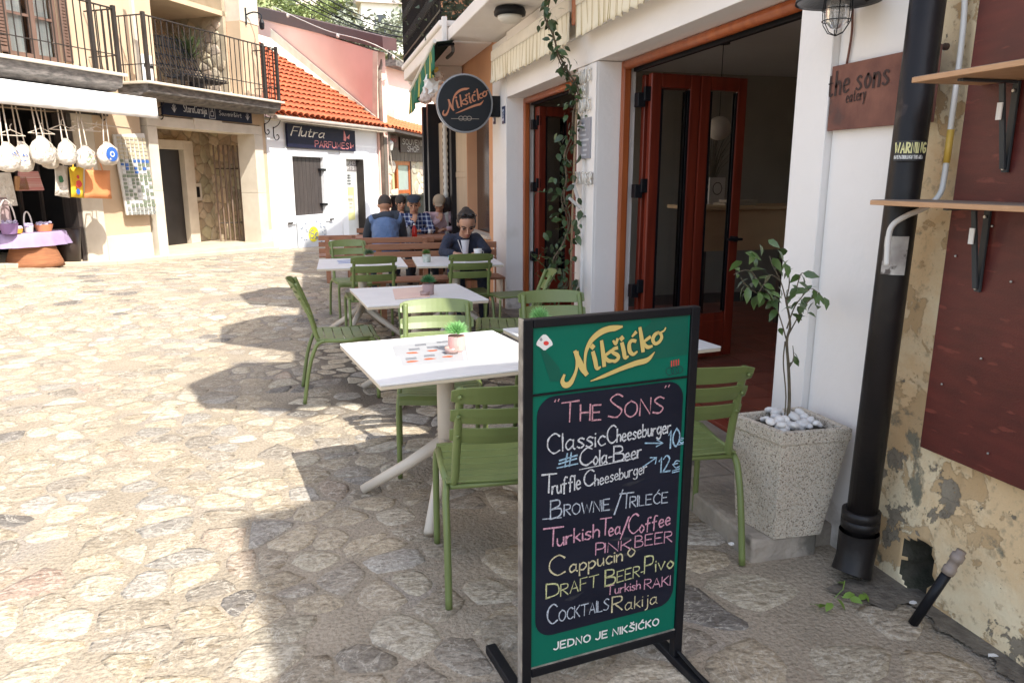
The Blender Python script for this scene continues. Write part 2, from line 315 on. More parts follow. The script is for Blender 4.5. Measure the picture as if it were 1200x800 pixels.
M_glass = mat('dark_glass', (.02,.022,.024), rough=.06, bump=0, spec=.8)
M_curtain = mat('pale_curtain', (.62,.68,.66), (.48,.55,.55), sc=3, streak=(8,8,.5), rough=.9, bump=.2)
M_paper = flat('white_paper', (.80,.79,.77), .8)
M_text_k = flat('black_print', (.02,.02,.02)); M_text_w = flat('white_print', (.8,.8,.78))
M_cork = flat('navy_sign_face', (.008,.012,.035), .6, spec=.2)
M_awnw = mat('white_awning_fabric', (.85,.84,.82), (.80,.79,.77), sc=6, rough=.8, bump=.15)

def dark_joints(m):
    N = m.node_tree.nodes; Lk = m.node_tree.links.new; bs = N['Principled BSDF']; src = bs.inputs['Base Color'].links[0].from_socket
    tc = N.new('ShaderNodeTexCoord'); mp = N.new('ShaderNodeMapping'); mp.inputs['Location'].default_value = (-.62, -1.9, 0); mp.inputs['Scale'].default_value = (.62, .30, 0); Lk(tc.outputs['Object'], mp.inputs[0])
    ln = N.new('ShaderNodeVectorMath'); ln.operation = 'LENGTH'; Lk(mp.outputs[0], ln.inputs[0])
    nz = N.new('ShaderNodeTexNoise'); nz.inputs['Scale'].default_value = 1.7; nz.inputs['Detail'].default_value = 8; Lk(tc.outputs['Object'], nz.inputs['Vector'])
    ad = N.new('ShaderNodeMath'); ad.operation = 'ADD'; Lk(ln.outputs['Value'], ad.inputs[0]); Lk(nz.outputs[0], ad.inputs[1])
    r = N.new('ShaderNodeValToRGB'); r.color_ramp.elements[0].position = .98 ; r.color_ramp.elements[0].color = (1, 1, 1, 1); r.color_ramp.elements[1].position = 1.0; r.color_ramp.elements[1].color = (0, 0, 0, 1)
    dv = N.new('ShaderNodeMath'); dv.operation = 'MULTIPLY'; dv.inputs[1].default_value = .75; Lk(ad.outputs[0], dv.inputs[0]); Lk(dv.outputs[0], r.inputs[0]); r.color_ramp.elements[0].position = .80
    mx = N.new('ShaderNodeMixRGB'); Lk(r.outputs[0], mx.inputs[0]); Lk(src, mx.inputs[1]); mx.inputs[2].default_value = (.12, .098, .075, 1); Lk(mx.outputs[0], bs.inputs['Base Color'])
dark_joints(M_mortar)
# ================================================================ GROUND: paving sheet and its stones
ground = empty('paving'); struct(ground)
def sheet():
    mb = MB(); xs = list(np.arange(-16, 16.1, .5)); ys = list(np.arange(-8, 60.1, .5))
    for y in ys:
        for x in xs: mb.v.append((x, y, gz(x, y)))
    n = len(xs)
    for j in range(len(ys)-1):
        for i in range(n-1): mb.f.append((j*n+i, j*n+i+1, (j+1)*n+i+1, (j+1)*n+i)); mb.m.append(0)
    # out to the horizon
    k = len(mb.v); B = 600
    mb.v += [(-B,-B,-3),(B,-B,-3),(B,B,-3),(-B,B,-3)]; mb.f.append((k,k+1,k+2,k+3)); mb.m.append(0)
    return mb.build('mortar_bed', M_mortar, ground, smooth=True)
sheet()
def cells(x0, x1, y0, y1, size, jitter=.42, ax=1.0, ay=1.0, drop=0):
    """irregular cells of a jittered point grid, as polygons of (x, y)"""
    sx = size*ax; sy = size*ay; nx = max(1, int((x1-x0)/sx)); ny = max(1, int((y1-y0)/sy)); P = {}
    for j in range(-1, ny+1):
        for i in range(-1, nx+1):
            P[i, j] = (x0+(i+.5+(.5 if j % 2 else 0)+random.uniform(-jitter, jitter))*(x1-x0)/nx, y0+(j+.5+random.uniform(-jitter, jitter))*(y1-y0)/ny)
    out = []
    for j in range(ny):
        for i in range(nx):
            c = P[i, j]; poly = [(c[0]-2*sx, c[1]-2*sy), (c[0]+2*sx, c[1]-2*sy), (c[0]+2*sx, c[1]+2*sy), (c[0]-2*sx, c[1]+2*sy)]
            for dj in (-2, -1, 0, 1, 2):
                for di in (-2, -1, 0, 1, 2):
                    q = P.get((i+di, j+dj))
                    if q is None or q == c: continue
                    mx, my = (c[0]+q[0])/2, (c[1]+q[1])/2; nx_, ny_ = q[0]-c[0], q[1]-c[1]; new = []
                    for a in range(len(poly)):
                        p, r = poly[a], poly[(a+1) % len(poly)]
                        dp = (p[0]-mx)*nx_+(p[1]-my)*ny_; dr = (r[0]-mx)*nx_+(r[1]-my)*ny_
                        if dp <= 0: new.append(p)
                        if dp*dr < 0: t = dp/(dp-dr); new.append((p[0]+(r[0]-p[0])*t, p[1]+(r[1]-p[1])*t))
                    poly = new
                    if len(poly) < 3: break
                if len(poly) < 3: break
            if len(poly) >= 3: out.append((c, poly))
    return out
def roundpoly(poly, gap, wob=.0):
    cx = sum(p[0] for p in poly)/len(poly); cy = sum(p[1] for p in poly)/len(poly); out = []
    rad = max(.001, sum(math.hypot(p[0]-cx, p[1]-cy) for p in poly)/len(poly)); k = 1-gap/rad
    if k < .3: return None
    n = len(poly)
    for i in range(n):                                       # cut the corners
        p, q = poly[i], poly[(i+1) % n]
        if math.hypot(p[0]-q[0], p[1]-q[1]) < rad*.12: continue
        for t in (.2, .8):
            a = p[0]+(q[0]-p[0])*t; b = p[1]+(q[1]-p[1])*t; w = k*(1+random.uniform(-wob, wob))
            out.append((cx+(a-cx)*w, cy+(b-cy)*w))
    return (cx, cy, out, rad) if len(out) >= 5 else None
STONE_C = [((.44,.375,.28),10),((.37,.32,.25),8),((.31,.275,.23),5),((.46,.41,.32),7),((.52,.47,.38),3),((.185,.17,.155),.9),((.40,.325,.255),1.5),((.36,.27,.22),.3),((.36,.335,.30),4)]
def stonecol():
    t = random.uniform(0, sum(w for _, w in STONE_C))
    for c, w in STONE_C:
        t -= w
        if t <= 0: k = random.uniform(.85, 1.15); return tuple(v*k for v in c)
    return (.4, .36, .3)
def add_stone(mb, c, fz, h, proud=.0):
    cx, cy, out, rad = c; n = len(out); tilt = (random.uniform(-.03, .03), random.uniform(-.03, .03)); mb.c = stonecol()
    top = lambda x, y, hh: fz(x, y)+hh+tilt[0]*(x-cx)+tilt[1]*(y-cy)
    vs = [(x, y, fz(x, y)-.02) for x, y in out]
    for x, y in out:
        a = cx+(x-cx)*.95; b = cy+(y-cy)*.95; vs.append((a, b, top(a, b, h*.35)))
    for x, y in out:
        a = cx+(x-cx)*.74; b = cy+(y-cy)*.74; vs.append((a, b, top(a, b, h*random.uniform(.6, 1.3))))
    vs.append((cx, cy, top(cx, cy, h*1.05)))
    fs = [(i, (i+1) % n, n+(i+1) % n, n+i) for i in range(n)]+[(n+i, n+(i+1) % n, 2*n+(i+1) % n, 2*n+i) for i in range(n)]+[(2*n+i, 2*n+(i+1) % n, 3*n) for i in range(n)]
    mb.add(vs, fs)
def lay_paving():
    cand = []
    for (x0, x1, y0, y1, size) in ((-8.5, .45, .9, 5.2, .175), (.45, 2.6, .9, 3.2, .25), (.45, 2.6, 3.2, 5.2, .175), (-8.5, 2.6, 5.2, 9.5, .19), (-8.5, 2.6, 9.5, 19.5, .24)):
        for c, poly in cells(x0, x1, y0, y1, size, ax=1.35, ay=.80, jitter=.49):
            x, y = c
            if x > 1.66 and y > 2.3: continue
            if x > 2.12: continue
            s = (x-L0.x)*LD.x+(y-L0.y)*LD.y; n = (x-L0.x)*LN.x+(y-L0.y)*LN.y
            if n < .28 and y > 9: continue
            if random.random() < .035: continue
            rp = roundpoly(poly, random.choice((.012, .018, .026, .036)) if size == .25 else random.choice((.004, .006, .009, .014, .022)) if y < 9 else .008, .10)
            if rp is None: continue
            px, py, w = proj((x, y, gz(x, y)))
            if w < .3 or px < -260 or px > 1400 or py > 1100: continue
            big = -1 if (px < -20 or px > 1220 or py > 820) else rp[3]**2/w**3
            cand.append((big, rp, y))
    cand.sort(key=lambda t: -t[0]); rest = MB()
    for i, (b, rp, y) in enumerate(cand):
        h = random.uniform(.001, .005) if random.random() < .75 else random.uniform(.005, .010)
        if i < 300:
            mb = MB(); add_stone(mb, rp, gz, h); mb.build('stone', M_stone, ground, smooth=True)
        else: add_stone(rest, rp, gz, h)
    rest.build('stone_field', M_stone, ground, smooth=True, tagk='stuff')
lay_paving()
# sandy kerb along the shops on the left
kb = MB()
kk = [-7.5, -4.5, -3.3, -1.2, 0, 1.5, 3, 3.6]
def gF(s, n): p = F(s, n, 0); return gz(p.x, p.y)
for i in range(len(kk)-1):
    s0, s1 = kk[i]+.004, kk[i+1]-.004
    kb.prism([F(s0, -.6, gF(s0, 0)-.1), F(s1, -.6, gF(s1, 0)-.1), F(s1, .22, gF(s1, .2)-.1), F(s0, .22, gF(s0, .2)-.1)], (0, 0, .17))
struct(kb.build('kerb', M_kerb, bevel=.012))
# raised stone step in front of the cafe
st = empty('cafe_step'); struct(st)
def slabpart(x0, x1, y0, y1, z0, z1, m=None, name='stone'):
    b = MB(); b.bx(x0, x1, y0, y1, z0, z1); return b.build(name, m or mat('step_stone', (.40,.35,.29), (.25,.22,.19), sc=6, det=9, rough=.85, bump=.8, bsc=24, bdist=.02, third=(.16,.145,.12), thsc=5, thr=.6), st, bevel=.012)
ya = 2.44
for i, L in enumerate((.66, .9, .8, 1.0, .85, .95, 1.1)):
    slabpart(1.67+random.uniform(-.01, .01), 1.97, ya+.004, ya+L-.004, -.05, .10); slabpart(1.976, 2.27, ya+.06 if i == 0 else ya+.004, ya+L-.004, -.05, .097); ya += L
# ================================================================ CAFE BUILDING on the right
cafe = empty('cafe_building', (2.05, 5.5, 0), 0, 'white plastered cafe with two wide open doorways under striped valances', 'building')
def cb(name, m, *boxes, bevel=.004, parent=None):
    b = MB()
    for x in boxes: b.bx(*x)
    return b.build(name, m, parent or cafe, bevel=bevel)
cb('pilaster', M_white, (2.05, 2.36, 2.73, 2.95, -.1, 3.0)); cb('wall', M_white, (2.082, 2.36, 2.34, 2.727, -.1, 3.0))
cb('pilaster', M_white, (2.062, 2.36, 5.35, 5.745, -.1, 2.375), (2.045, 2.07, 5.352, 5.50, -.1, 2.37), (2.045, 2.07, 5.60, 5.743, -.1, 2.37))
cb('pilaster', M_white, (2.05, 2.36, 8.02, 8.65, -.1, 3.0))
cb('lintel', M_white, (2.053, 2.36, 2.953, 8.017, 2.38, 3.03)); cb('cornice', M_white, (2.02, 2.051, 2.955, 8.64, 2.60, 2.625))
cb('upper_wall', M_white, (2.05, 2.4, 2.0, 8.66, 3.18, 4.6))
cb('balcony_slab', M_white, (1.56, 2.6, 3.3, 8.70, 3.04, 3.17), bevel=.01)
ev = cb('eave', M_white, (1.64, 3.2, 2.0, 8.66, 4.6, 4.72))
for (pts) in ([(.82,5.13),(.9,4.4),(1.6,3.82),(1.6,5.5),(1.25,5.55)], [(.83,2.86),(1.0,2.25),(1.6,2.02),(1.6,3.40),(1.17,3.48)], [(.82,6.95),(.98,6.3),(1.6,5.95),(1.6,7.4),(1.2,7.5)]):
    b = MB(); b.prism([(x, y, 4.48) for x, y in pts], (0, 0, .12)); b.build('shade_slab', M_white, cafe)  # unseen slabs added overhead, outlined to cast the pointed ground shadows
cb('side_wall', M_white, (2.4, 7.2, 2.0, 2.2, 2.9, 4.6)); cb('roof', M_slab, (2.0, 7.3, 1.97, 8.7, 4.73, 4.85))
# rooms behind the doorways
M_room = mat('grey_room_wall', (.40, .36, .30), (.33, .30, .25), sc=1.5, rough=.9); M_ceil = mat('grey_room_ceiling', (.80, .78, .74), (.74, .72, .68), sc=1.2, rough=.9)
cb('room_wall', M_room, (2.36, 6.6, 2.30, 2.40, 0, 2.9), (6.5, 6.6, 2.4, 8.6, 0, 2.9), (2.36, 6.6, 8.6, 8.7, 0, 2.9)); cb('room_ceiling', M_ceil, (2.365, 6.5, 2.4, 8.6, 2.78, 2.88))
M_ftile = mat('red_floor_tile', (.30, .085, .055), (.22, .065, .045), sc=4, rough=.35, bump=.1, rnd=.12)
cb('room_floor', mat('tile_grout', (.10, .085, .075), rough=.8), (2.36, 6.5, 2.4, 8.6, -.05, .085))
fl = LB(); fl.bx(-.147, .147, -.147, .147, 0, .012); t0 = None
for i in range(12):
    for j in range(18):
        x, y = 2.54+i*.3, 2.58+j*.3
        if t0 is None: t0 = fl.build('floor_tile', M_ftile, cafe, bevel=.003); t0.location = (x-2.05, y-5.5, .086)
        else: share(t0, 'floor_tile', (x-2.05, y-5.5, .086), cafe)
cb('threshold', mat('brick_red_threshold', (.30, .06, .035), (.24, .05, .03), rough=.5, bump=.2), (2.275, 2.36, 2.953, 5.347, -.05, .115), (2.275, 2.36, 5.747, 8.017, -.05, .115))
# door frames and the folded leaves
def doorframe(y0, y1):
    
    for ya_ in (y0, y1-.055): b = MB(); b.bx(2.235, 2.30, ya_, ya_+.055, .1, 2.375); b.build('door_frame', M_wood_or, cafe, bevel=.012)
   
    b = MB(); b.tube([(2.262, y0+.056, 2.345), (2.262, y1-.056, 2.345)], .034, 12); b.build('door_head', M_wood_or, cafe, smooth=True)
    b = MB(); b.bx(2.31, 2.345, y0+.06, y1-.06, 2.30, 2.37); b.build('door_track', M_black, cafe)
doorframe(2.955, 5.345); doorframe(5.75, 8.015)
def leaf(p0, p1, z0=.13, z1=2.285, wood=M_wood_red, nglass=1):
    p0 = Vector((*p0, 0)); p1 = Vector((*p1, 0)); u = (p1-p0).normalized(); w = Vector((-u.y, u.x, 0))*.024; L = (p1-p0).length; b = MB()
    def bar(a, c, za, zc, th=1):
        b.prism([p0+u*a-w*th+Vector((0, 0, za)), p0+u*c-w*th+Vector((0, 0, za)), p0+u*c+w*th+Vector((0, 0, za)), p0+u*a+w*th+Vector((0, 0, za))], (0, 0, zc-za))
    bar(0, .085, z0, z1); bar(L-.085, L, z0, z1); bar(.087, L-.087, z1-.10, z1); bar(.087, L-.087, z0, z0+.30); bar(.087, L-.087, z0+.26, z0+.36, .8)
    o = b.build('door_leaf', wood, cafe, bevel=.008)
    b = MB(); q = w*.15; b.prism([p0+u*.085-q+Vector((0, 0, z0+.3)), p0+u*(L-.085)-q+Vector((0, 0, z0+.3)), p0+u*(L-.085)-q+Vector((0, 0, z1-.1)), p0+u*.085-q+Vector((0, 0, z1-.1))], w*.3)
    b.build('pane', mat('door_glass', (.9, .9, .9), (.88, .88, .88), rough=.02, bump=0, trans=1), o)
    b = MB()
    for s in (-1, 1):
        for a, c in ((.087, .105), (L-.105, L-.087)): 
            b.prism([p0+u*a+w*(.62*s-.15)+Vector((0, 0, z0+.37)), p0+u*c+w*(.62*s-.15)+Vector((0, 0, z0+.37)), p0+u*c+w*(.62*s+.15)+Vector((0, 0, z0+.37)), p0+u*a+w*(.62*s+.15)+Vector((0, 0, z0+.37))], (0, 0, z1-.11-z0-.37))
    b.build('glazing_bead', M_black, o)
    return o
leaf((2.40, 5.19), (2.82, 5.25)); leaf((2.83, 5.25), (3.25, 5.31))
leaf((2.40, 5.31), (2.84, 5.325), wood=M_wood_red)
leaf((2.36, 7.86), (2.78, 7.95)); leaf((2.36, 7.94), (2.77, 8.05)); leaf((2.33, 5.95), (2.6, 6.3)); leaf((2.60, 6.3), (2.34, 6.62))
for yy, xx in ((5.235, 2.345), (7.90, 2.33)):
    for z in (2.1, 1.45, .7):
        b = MB(); b.bx(xx-.03, xx+.03, yy-.035, yy+.035, z-.05, z+.05); b.bx(xx+.01, xx+.06, yy-.06, yy-.03, z-.01, z+.09); b.build('hinge', M_black, cafe, bevel=.004)
b = MB(); b.bx(3.16, 3.19, 5.18, 5.26, 1.06, 1.10); b.bx(3.10, 3.22, 5.16, 5.19, 1.07, 1.09); b.build('door_handle', M_black, cafe, bevel=.004)
# valances: scalloped striped cloth
def striped(name, c1, c2, freq, off=0, thr=.72):
    m = bpy.data.materials.new(name); m.use_nodes = True; N = m.node_tree.nodes; Lk = m.node_tree.links.new; b = N['Principled BSDF']; b.inputs['Roughness'].default_value = .85
    tc = N.new('ShaderNodeTexCoord'); sp = N.new('ShaderNodeSeparateXYZ'); Lk(tc.outputs['UV'], sp.inputs[0])
    mu = N.new('ShaderNodeMath'); mu.operation = 'MULTIPLY'; mu.inputs[1].default_value = freq; Lk(sp.outputs[0], mu.inputs[0])
    fr = N.new('ShaderNodeMath'); fr.operation = 'FRACT'; Lk(mu.outputs[0], fr.inputs[0])
    rp = N.new('ShaderNodeValToRGB'); rp.color_ramp.interpolation = 'CONSTANT'; e = rp.color_ramp.elements; e[0].color = (*c1, 1); e[1].position = thr; e[1].color = (*c2, 1)
    x = e.new(thr+.06); x.color = (*c1, 1); x = e.new(thr+.12); x.color = (*c2, 1); x = e.new(thr+.2); x.color = (*c1, 1)
    Lk(fr.outputs[0], rp.inputs[0]); Lk(rp.outputs[0], b.inputs['Base Color']); return m
M_val = striped('cream_striped_cloth', (.80, .74, .58), (.42, .33, .16), 9, thr=.5)
def valance(p0, p1, h, m, parent, scal=.115, name='valance', drop=None, amp=.012, hz1=None):
    p0 = Vector(p0); p1 = Vector(p1); L = (p1-p0).length; n = int(L/.02); u = (p1-p0).normalized(); w = Vector((-u.y, u.x, 0)).normalized(); vs = []; fs = []; uv = []
    rows = 6; dv = Vector(drop or (0, 0, -1))
    for i in range(n+1):
        s = L*i/n; ph = (s/scal) % 1; sc_ = .028*abs(math.sin(math.pi*ph))**.6
        for j in range(rows+1):
            t = j/rows; d = (h-.028+sc_)*t
            vs.append(p0+u*s+dv*d+w*(amp*t*math.sin(2*math.pi*s/scal*1.0+1.2*math.sin(s*5))+amp*.6*t*math.sin(s*21))); uv.append((s, t))
    for i in range(n):
        for j in range(rows): k = i*(rows+1)+j; fs.append((k, k+1, k+rows+2, k+rows+1))
    b = MB(); b.add(vs, fs); o = b.build(name, m, parent, smooth=True)
    ul = o.data.uv_layers.new(name='uv')
    for lp in o.data.loops: ul.data[lp.index].uv = uv[lp.vertex_index]
    sd = o.modifiers.new('thick', 'SOLIDIFY'); sd.thickness = .002
    return o
for y0, y1, zz in ((5.66, 8.22, 2.79), (3.0, 5.52, 2.80)):
    b = MB(); b.bx(1.93, 2.045, y0, y1, zz-.03, zz+.08); b.build('awning_box', mat('cream_awning_box', (.78, .72, .60), rough=.6), cafe, bevel=.015)
    valance((1.94, y0, zz-.03), (1.94, y1, zz-.03), .23, M_val, cafe)
b = MB(); b.bx(1.95, 2.04, 5.53, 5.65, 2.66, 2.86); b.build('awning_bracket', M_wood_or, cafe, bevel=.01)
# lamp under the slab
b = MB(); b.lathe([(.02, .04), (.13, .035), (.145, .0), (.14, -.03), (.11, -.035)], (1.80, 6.9, 2.995), 24); lm = b.build('ceiling_lamp', M_black, None, smooth=True)
tag(lm, 'round black rimmed ceiling lamp under the balcony slab', 'lamp')
b = MB(); b.lathe([(.112, 0), (.105, -.03), (.07, -.055), (.0, -.065)], (1.80, 6.9, 2.962), 24); o = b.build('lamp_shade', flat('opal_shade', (.75, .72, .66)), lm, smooth=True)
# interior counter, books, pendant, grass
ct = empty('bar_counter', (4.6, 6.7, .1), 0, 'light wood bar counter seen through the open doorway', 'counter')
M_ctr = mat('pale_counter_wood', (.74, .54, .32), (.66, .48, .28), sc=2, streak=(1, 5, 5), rough=.5)
b = MB(); b.bx(3.55, 6.3, 6.50, 6.56, .85, 1.24); b.build('front_panel', M_ctr, ct, bevel=.005); b = MB(); b.bx(3.52, 6.35, 6.44, 7.1, 1.245, 1.28); b.build('counter_top', M_ctr, ct, bevel=.005)
for x in (3.6, 4.5, 5.4, 6.2): b = MB(); b.bx(x, x+.06, 6.5, 6.56, .1, .848); b.build('leg', M_dkwood, ct)
b = MB(); b.bx(3.9, 4.25, 6.62, 6.84, 1.281, 1.305); b.bx(3.95, 4.28, 6.64, 6.82, 1.306, 1.335); bo = b.build('book', flat('cream_cover', (.5, .45, .38)), None, bevel=.003); tag(bo, 'two flat books stacked on the bar counter', 'books')
b = MB(); b.bx(3.88, 4.06, 6.9, 6.92, 1.281, 1.55); po = b.build('picture_card', M_paper, None, bevel=.003); tag(po, 'white card with a round emblem standing on the bar counter', 'card')
b = MB(); ribbon(b, [Vector((3.97+.05*math.cos(a), 6.897, 1.44+.06*math.sin(a))) for a in np.linspace(0, 6.283, 20)], Vector((0, -1, 0)), .008); b.build('emblem', M_text_k, po)
pl = empty('pendant_lamp', (3.72, 6.5, 2.7), 0, 'white globe pendant lamp hanging inside the cafe', 'lamp')
b = MB(); b.lathe([(.06, .0), (.06, .03), (.02, .035)], (3.72, 6.5, 2.74), 16); b.tube([(3.72, 6.5, 2.74), (3.72, 6.5, 2.10)], .004, 6); b.build('cord', M_black, pl)
b = MB(); b.ell((3.72, 6.5, 2.0), (.11, .11, .11), n=20, m=12); b.build('globe', flat('opal_globe', (.8, .76, .68), .3), pl, smooth=True)
ig = empty('dried_grass', (3.95, 7.0, 1.28), 0, 'dark dried grass in a vase on the bar counter', 'plant')
b = MB()
for i in range(60):
    a = random.uniform(0, 6.28); r = random.uniform(.02, .3); h = random.uniform(.35, .75); b.tube([(3.95, 7.0, 1.42), (3.95+r*.4*math.cos(a), 7+r*.4*math.sin(a), 1.42+h*.6), (3.95+r*math.cos(a), 7+r*math.sin(a), 1.42+h*.95)], [.004, .003, .001], 4)
b.build('grass_stem', flat('dry_grass', (.10, .085, .06)), ig); b = MB(); b.lathe([(.05, 0), (.08, .06), (.06, .14), (.04, .16)], (3.95, 7.0, 1.281), 16); b.build('vase', M_black, ig, smooth=True)
# interior tables glimpsed in the dark
for (x, y) in ((4.3, 4.4), (5.2, 5.4)):
    it = empty('indoor_table', (x, y, .1), 0, 'dark wooden table inside the cafe, '+('nearer the doorway' if x < 5 else 'deeper in the room'), 'table')
    b = MB(); b.bx(x-.4, x+.4, y-.35, y+.35, .80, .84); b.build('table_top', M_dkwood, it, bevel=.005)
    for i, j in ((-1, -1), (1, -1), (1, 1), (-1, 1)): b = MB(); b.bx(x+i*.35-.025, x+i*.35+.025, y+j*.3-.025, y+j*.3+.025, .1, .798); b.build('leg', M_dkwood, it)

# ---- rust plate "the sons eatery"
cor = mat('rusted_steel', (.23, .095, .065), (.13, .05, .038), sc=9, det=9, rough=.75, bump=.25, third=(.10, .05, .042), thsc=5, thr=.6)
XS = 2.052
def onX(x, y, X): return at(x, y, X=X)
TL = at(969, 73, X=XS); BL = at(960, 149, X=XS)
ps = empty('rusted_sign', (XS, 2.5, 1.7), 0, 'rusted steel plate sign reading the sons eatery on the white wall', 'sign')
b = MB(); b.bx(XS, XS+.012, 2.18, 2.722, 1.735, 1.985)
b.build('plate', cor, ps, bevel=.002)
b = MB(); nX = Vector((-1, 0, 0)); ux = Vector((0, -1, 0)); uz = Vector((0, 0, 1))
def wl(s, px, py, px2, py2, h, X, w, **k):
    a = at(px, py, X=X); c = at(px2, py2, X=X); d = c-a; text(b, s, a, d.normalized()*h, uz*h, nX, w, fit=d.length/h, **k)
for s, r in (('the', ((970, 114), (994, 107.5))), ('sons', ((1003, 106), (1040, 99)))): wl(s, *r[0], *r[1], .088, XS-.002, .0125, nib=1, gap=.24)
b.build('lettering', mat('sign_cutout_dark', (.055, .030, .026), rough=.8), ps)
b = MB(); wl('eatery', 991, 121, 1014, 116, .045, XS-.002, .0055, nib=1, gap=.2); b.build('small_lettering', mat('sign_cutout_dark', (.05, .03, .025)), ps)
# ---- bulkhead lamp with cage
wlp = empty('cage_wall_lamp', (1.93, 2.56, 2.1), 0, 'dark enamel wall lamp with a wire cage above the rusted sign', 'lamp')
lc = Vector((1.93, 2.56, 0))
b = MB(); b.lathe([(.03, .09), (.06, .07), (.15, .015), (.152, .0), (.14, .006), (.05, .055)], lc+Vector((0, 0, 2.185)), 28); b.build('lamp_shade', mat('navy_enamel', (.012, .016, .026), rough=.3), wlp, smooth=True)
b = MB(); b.lathe([(.035, .05), (.042, .0), (.04, -.06), (.02, -.085), (.0, -.09)], lc+Vector((0, 0, 2.18)), 20); b.build('glass_bulb', mat('frosted_glass', (.7, .7, .7), rough=.15, trans=.7), wlp, smooth=True)
b = MB()
for k in range(6):
    a = k*math.pi/3; b.tube([lc+Vector((math.cos(a)*r, math.sin(a)*r, 2.18+h)) for r, h in ((.052, .02), (.055, -.03), (.05, -.07), (.03, -.10), (0, -.112))], .0018, 5)
for h, r in ((-.02, .055), (-.06, .052)): b.tube([lc+Vector((math.cos(a)*r, math.sin(a)*r, 2.18+h)) for a in np.linspace(0, 6.283, 22)], .0018, 5)
b.build('wire_cage', M_black, wlp, smooth=True)
b = MB(); b.tube([(2.06, 2.56, 2.2), (2.0, 2.56, 2.27), (1.93, 2.56, 2.275)], .012, 8); b.build('arm', M_black, wlp, smooth=True)
b = MB(); b.tube(spline([(2.073, 2.655, 2.35), (2.073, 2.66, 2.2), (2.073, 2.652, 2.1), (2.073, 2.665, 1.985)]), .005, 6); tag(b.build('lamp_cable', flat('brown_cable', (.16, .06, .04)), None, smooth=True), 'thin brown cable running down behind the rusted sign', 'cable')

# ---- drainpipe
dp = empty('drainpipe', (2.0, 2.28, 0), 0, 'thick black drainpipe between the cafe and the yellow wall', 'pipe')
M_pipe = mat('black_painted_pipe', (.010, .009, .010), (.018, .014, .013), sc=6, rough=.4, spec=.3, bump=.25, bsc=22, third=(.05, .036, .033), thsc=9, thr=.68)
b = MB(); b.tube([(2.0, 2.245, .16), (2.003, 2.225, 1.2), (2.01, 2.19, 2.9)], .056, 22); b.build('pipe', M_pipe, dp, smooth=True)
b = MB(); b.tube([(1.965, 2.225, .035), (1.985, 2.236, .09), (2.0, 2.246, .17), (2.0, 2.246, .20)], [.074, .070, .074, .074], 22, cap=False); b.build('outlet', M_pipe, dp, smooth=True)
for z in (.235, .27):
    b = MB(); b.lathe([(.0625, -.02), (.071, -.018), (.071, .018), (.0625, .02)], (2.0, 2.246, z), 22)
    b.build('pipe_joint', M_pipe, dp, smooth=True)
b = MB()
def pipept(a, z, r): return Vector((2.0+.003*z+(r-.006)*math.cos(a), 2.248-.0205*z+(r-.006)*math.sin(a), z))
def wrap(a0, a1, z0, z1, r, n=10):
    vs = []; 
    for i in range(n+1):
        a = a0+(a1-a0)*i/n; vs += [pipept(a, z0, r), pipept(a, z1, r)]
    return vs, [(2*i, 2*i+2, 2*i+3, 2*i+1) for i in range(n)]
b.add(*wrap(R(185), R(285), 1.605, 1.672, .070)); b.build('warning_sticker', flat('sticker_black', (.02, .02, .025), .4), dp, smooth=True)
b = MB(); x = 0
for ch in 'WARNING':
    stt, wd = glyph(ch); a0 = R(188)+x*.30
    for q in stt: ribbon(b, [pipept(a0+v.x*.30, 1.632+v.y*.032, .0712) for v in q], (pipept(a0, 1, 1)-pipept(a0, 1, 0)), .0055)
    x += wd+.28
b.build('sticker_lettering', flat('sticker_yellow', (.75, .72, .35)), dp)
b = MB(); x = 0
for ch in 'HAVE PATROLLING IN THIS AREA':
    if ch == ' ': x += .3; continue
    stt, wd = glyph(ch); a0 = R(188)+x*.075
    for q in stt: ribbon(b, [pipept(a0+v.x*.075, 1.612+v.y*.011, .0712) for v in q], (pipept(a0, 1, 1)-pipept(a0, 1, 0)), .0016)
    x += wd+.28
b.build('sticker_small_print', M_text_w, dp)
b = MB(); b.add(*wrap(R(190), R(262), 1.215, 1.35, .0703)); b.build('paper_patch', mat('torn_paper_patch', (.55, .52, .48), (.3, .27, .25), sc=14, rough=.9, third=(.12, .1, .09), thsc=20, thr=.55), dp, smooth=True)

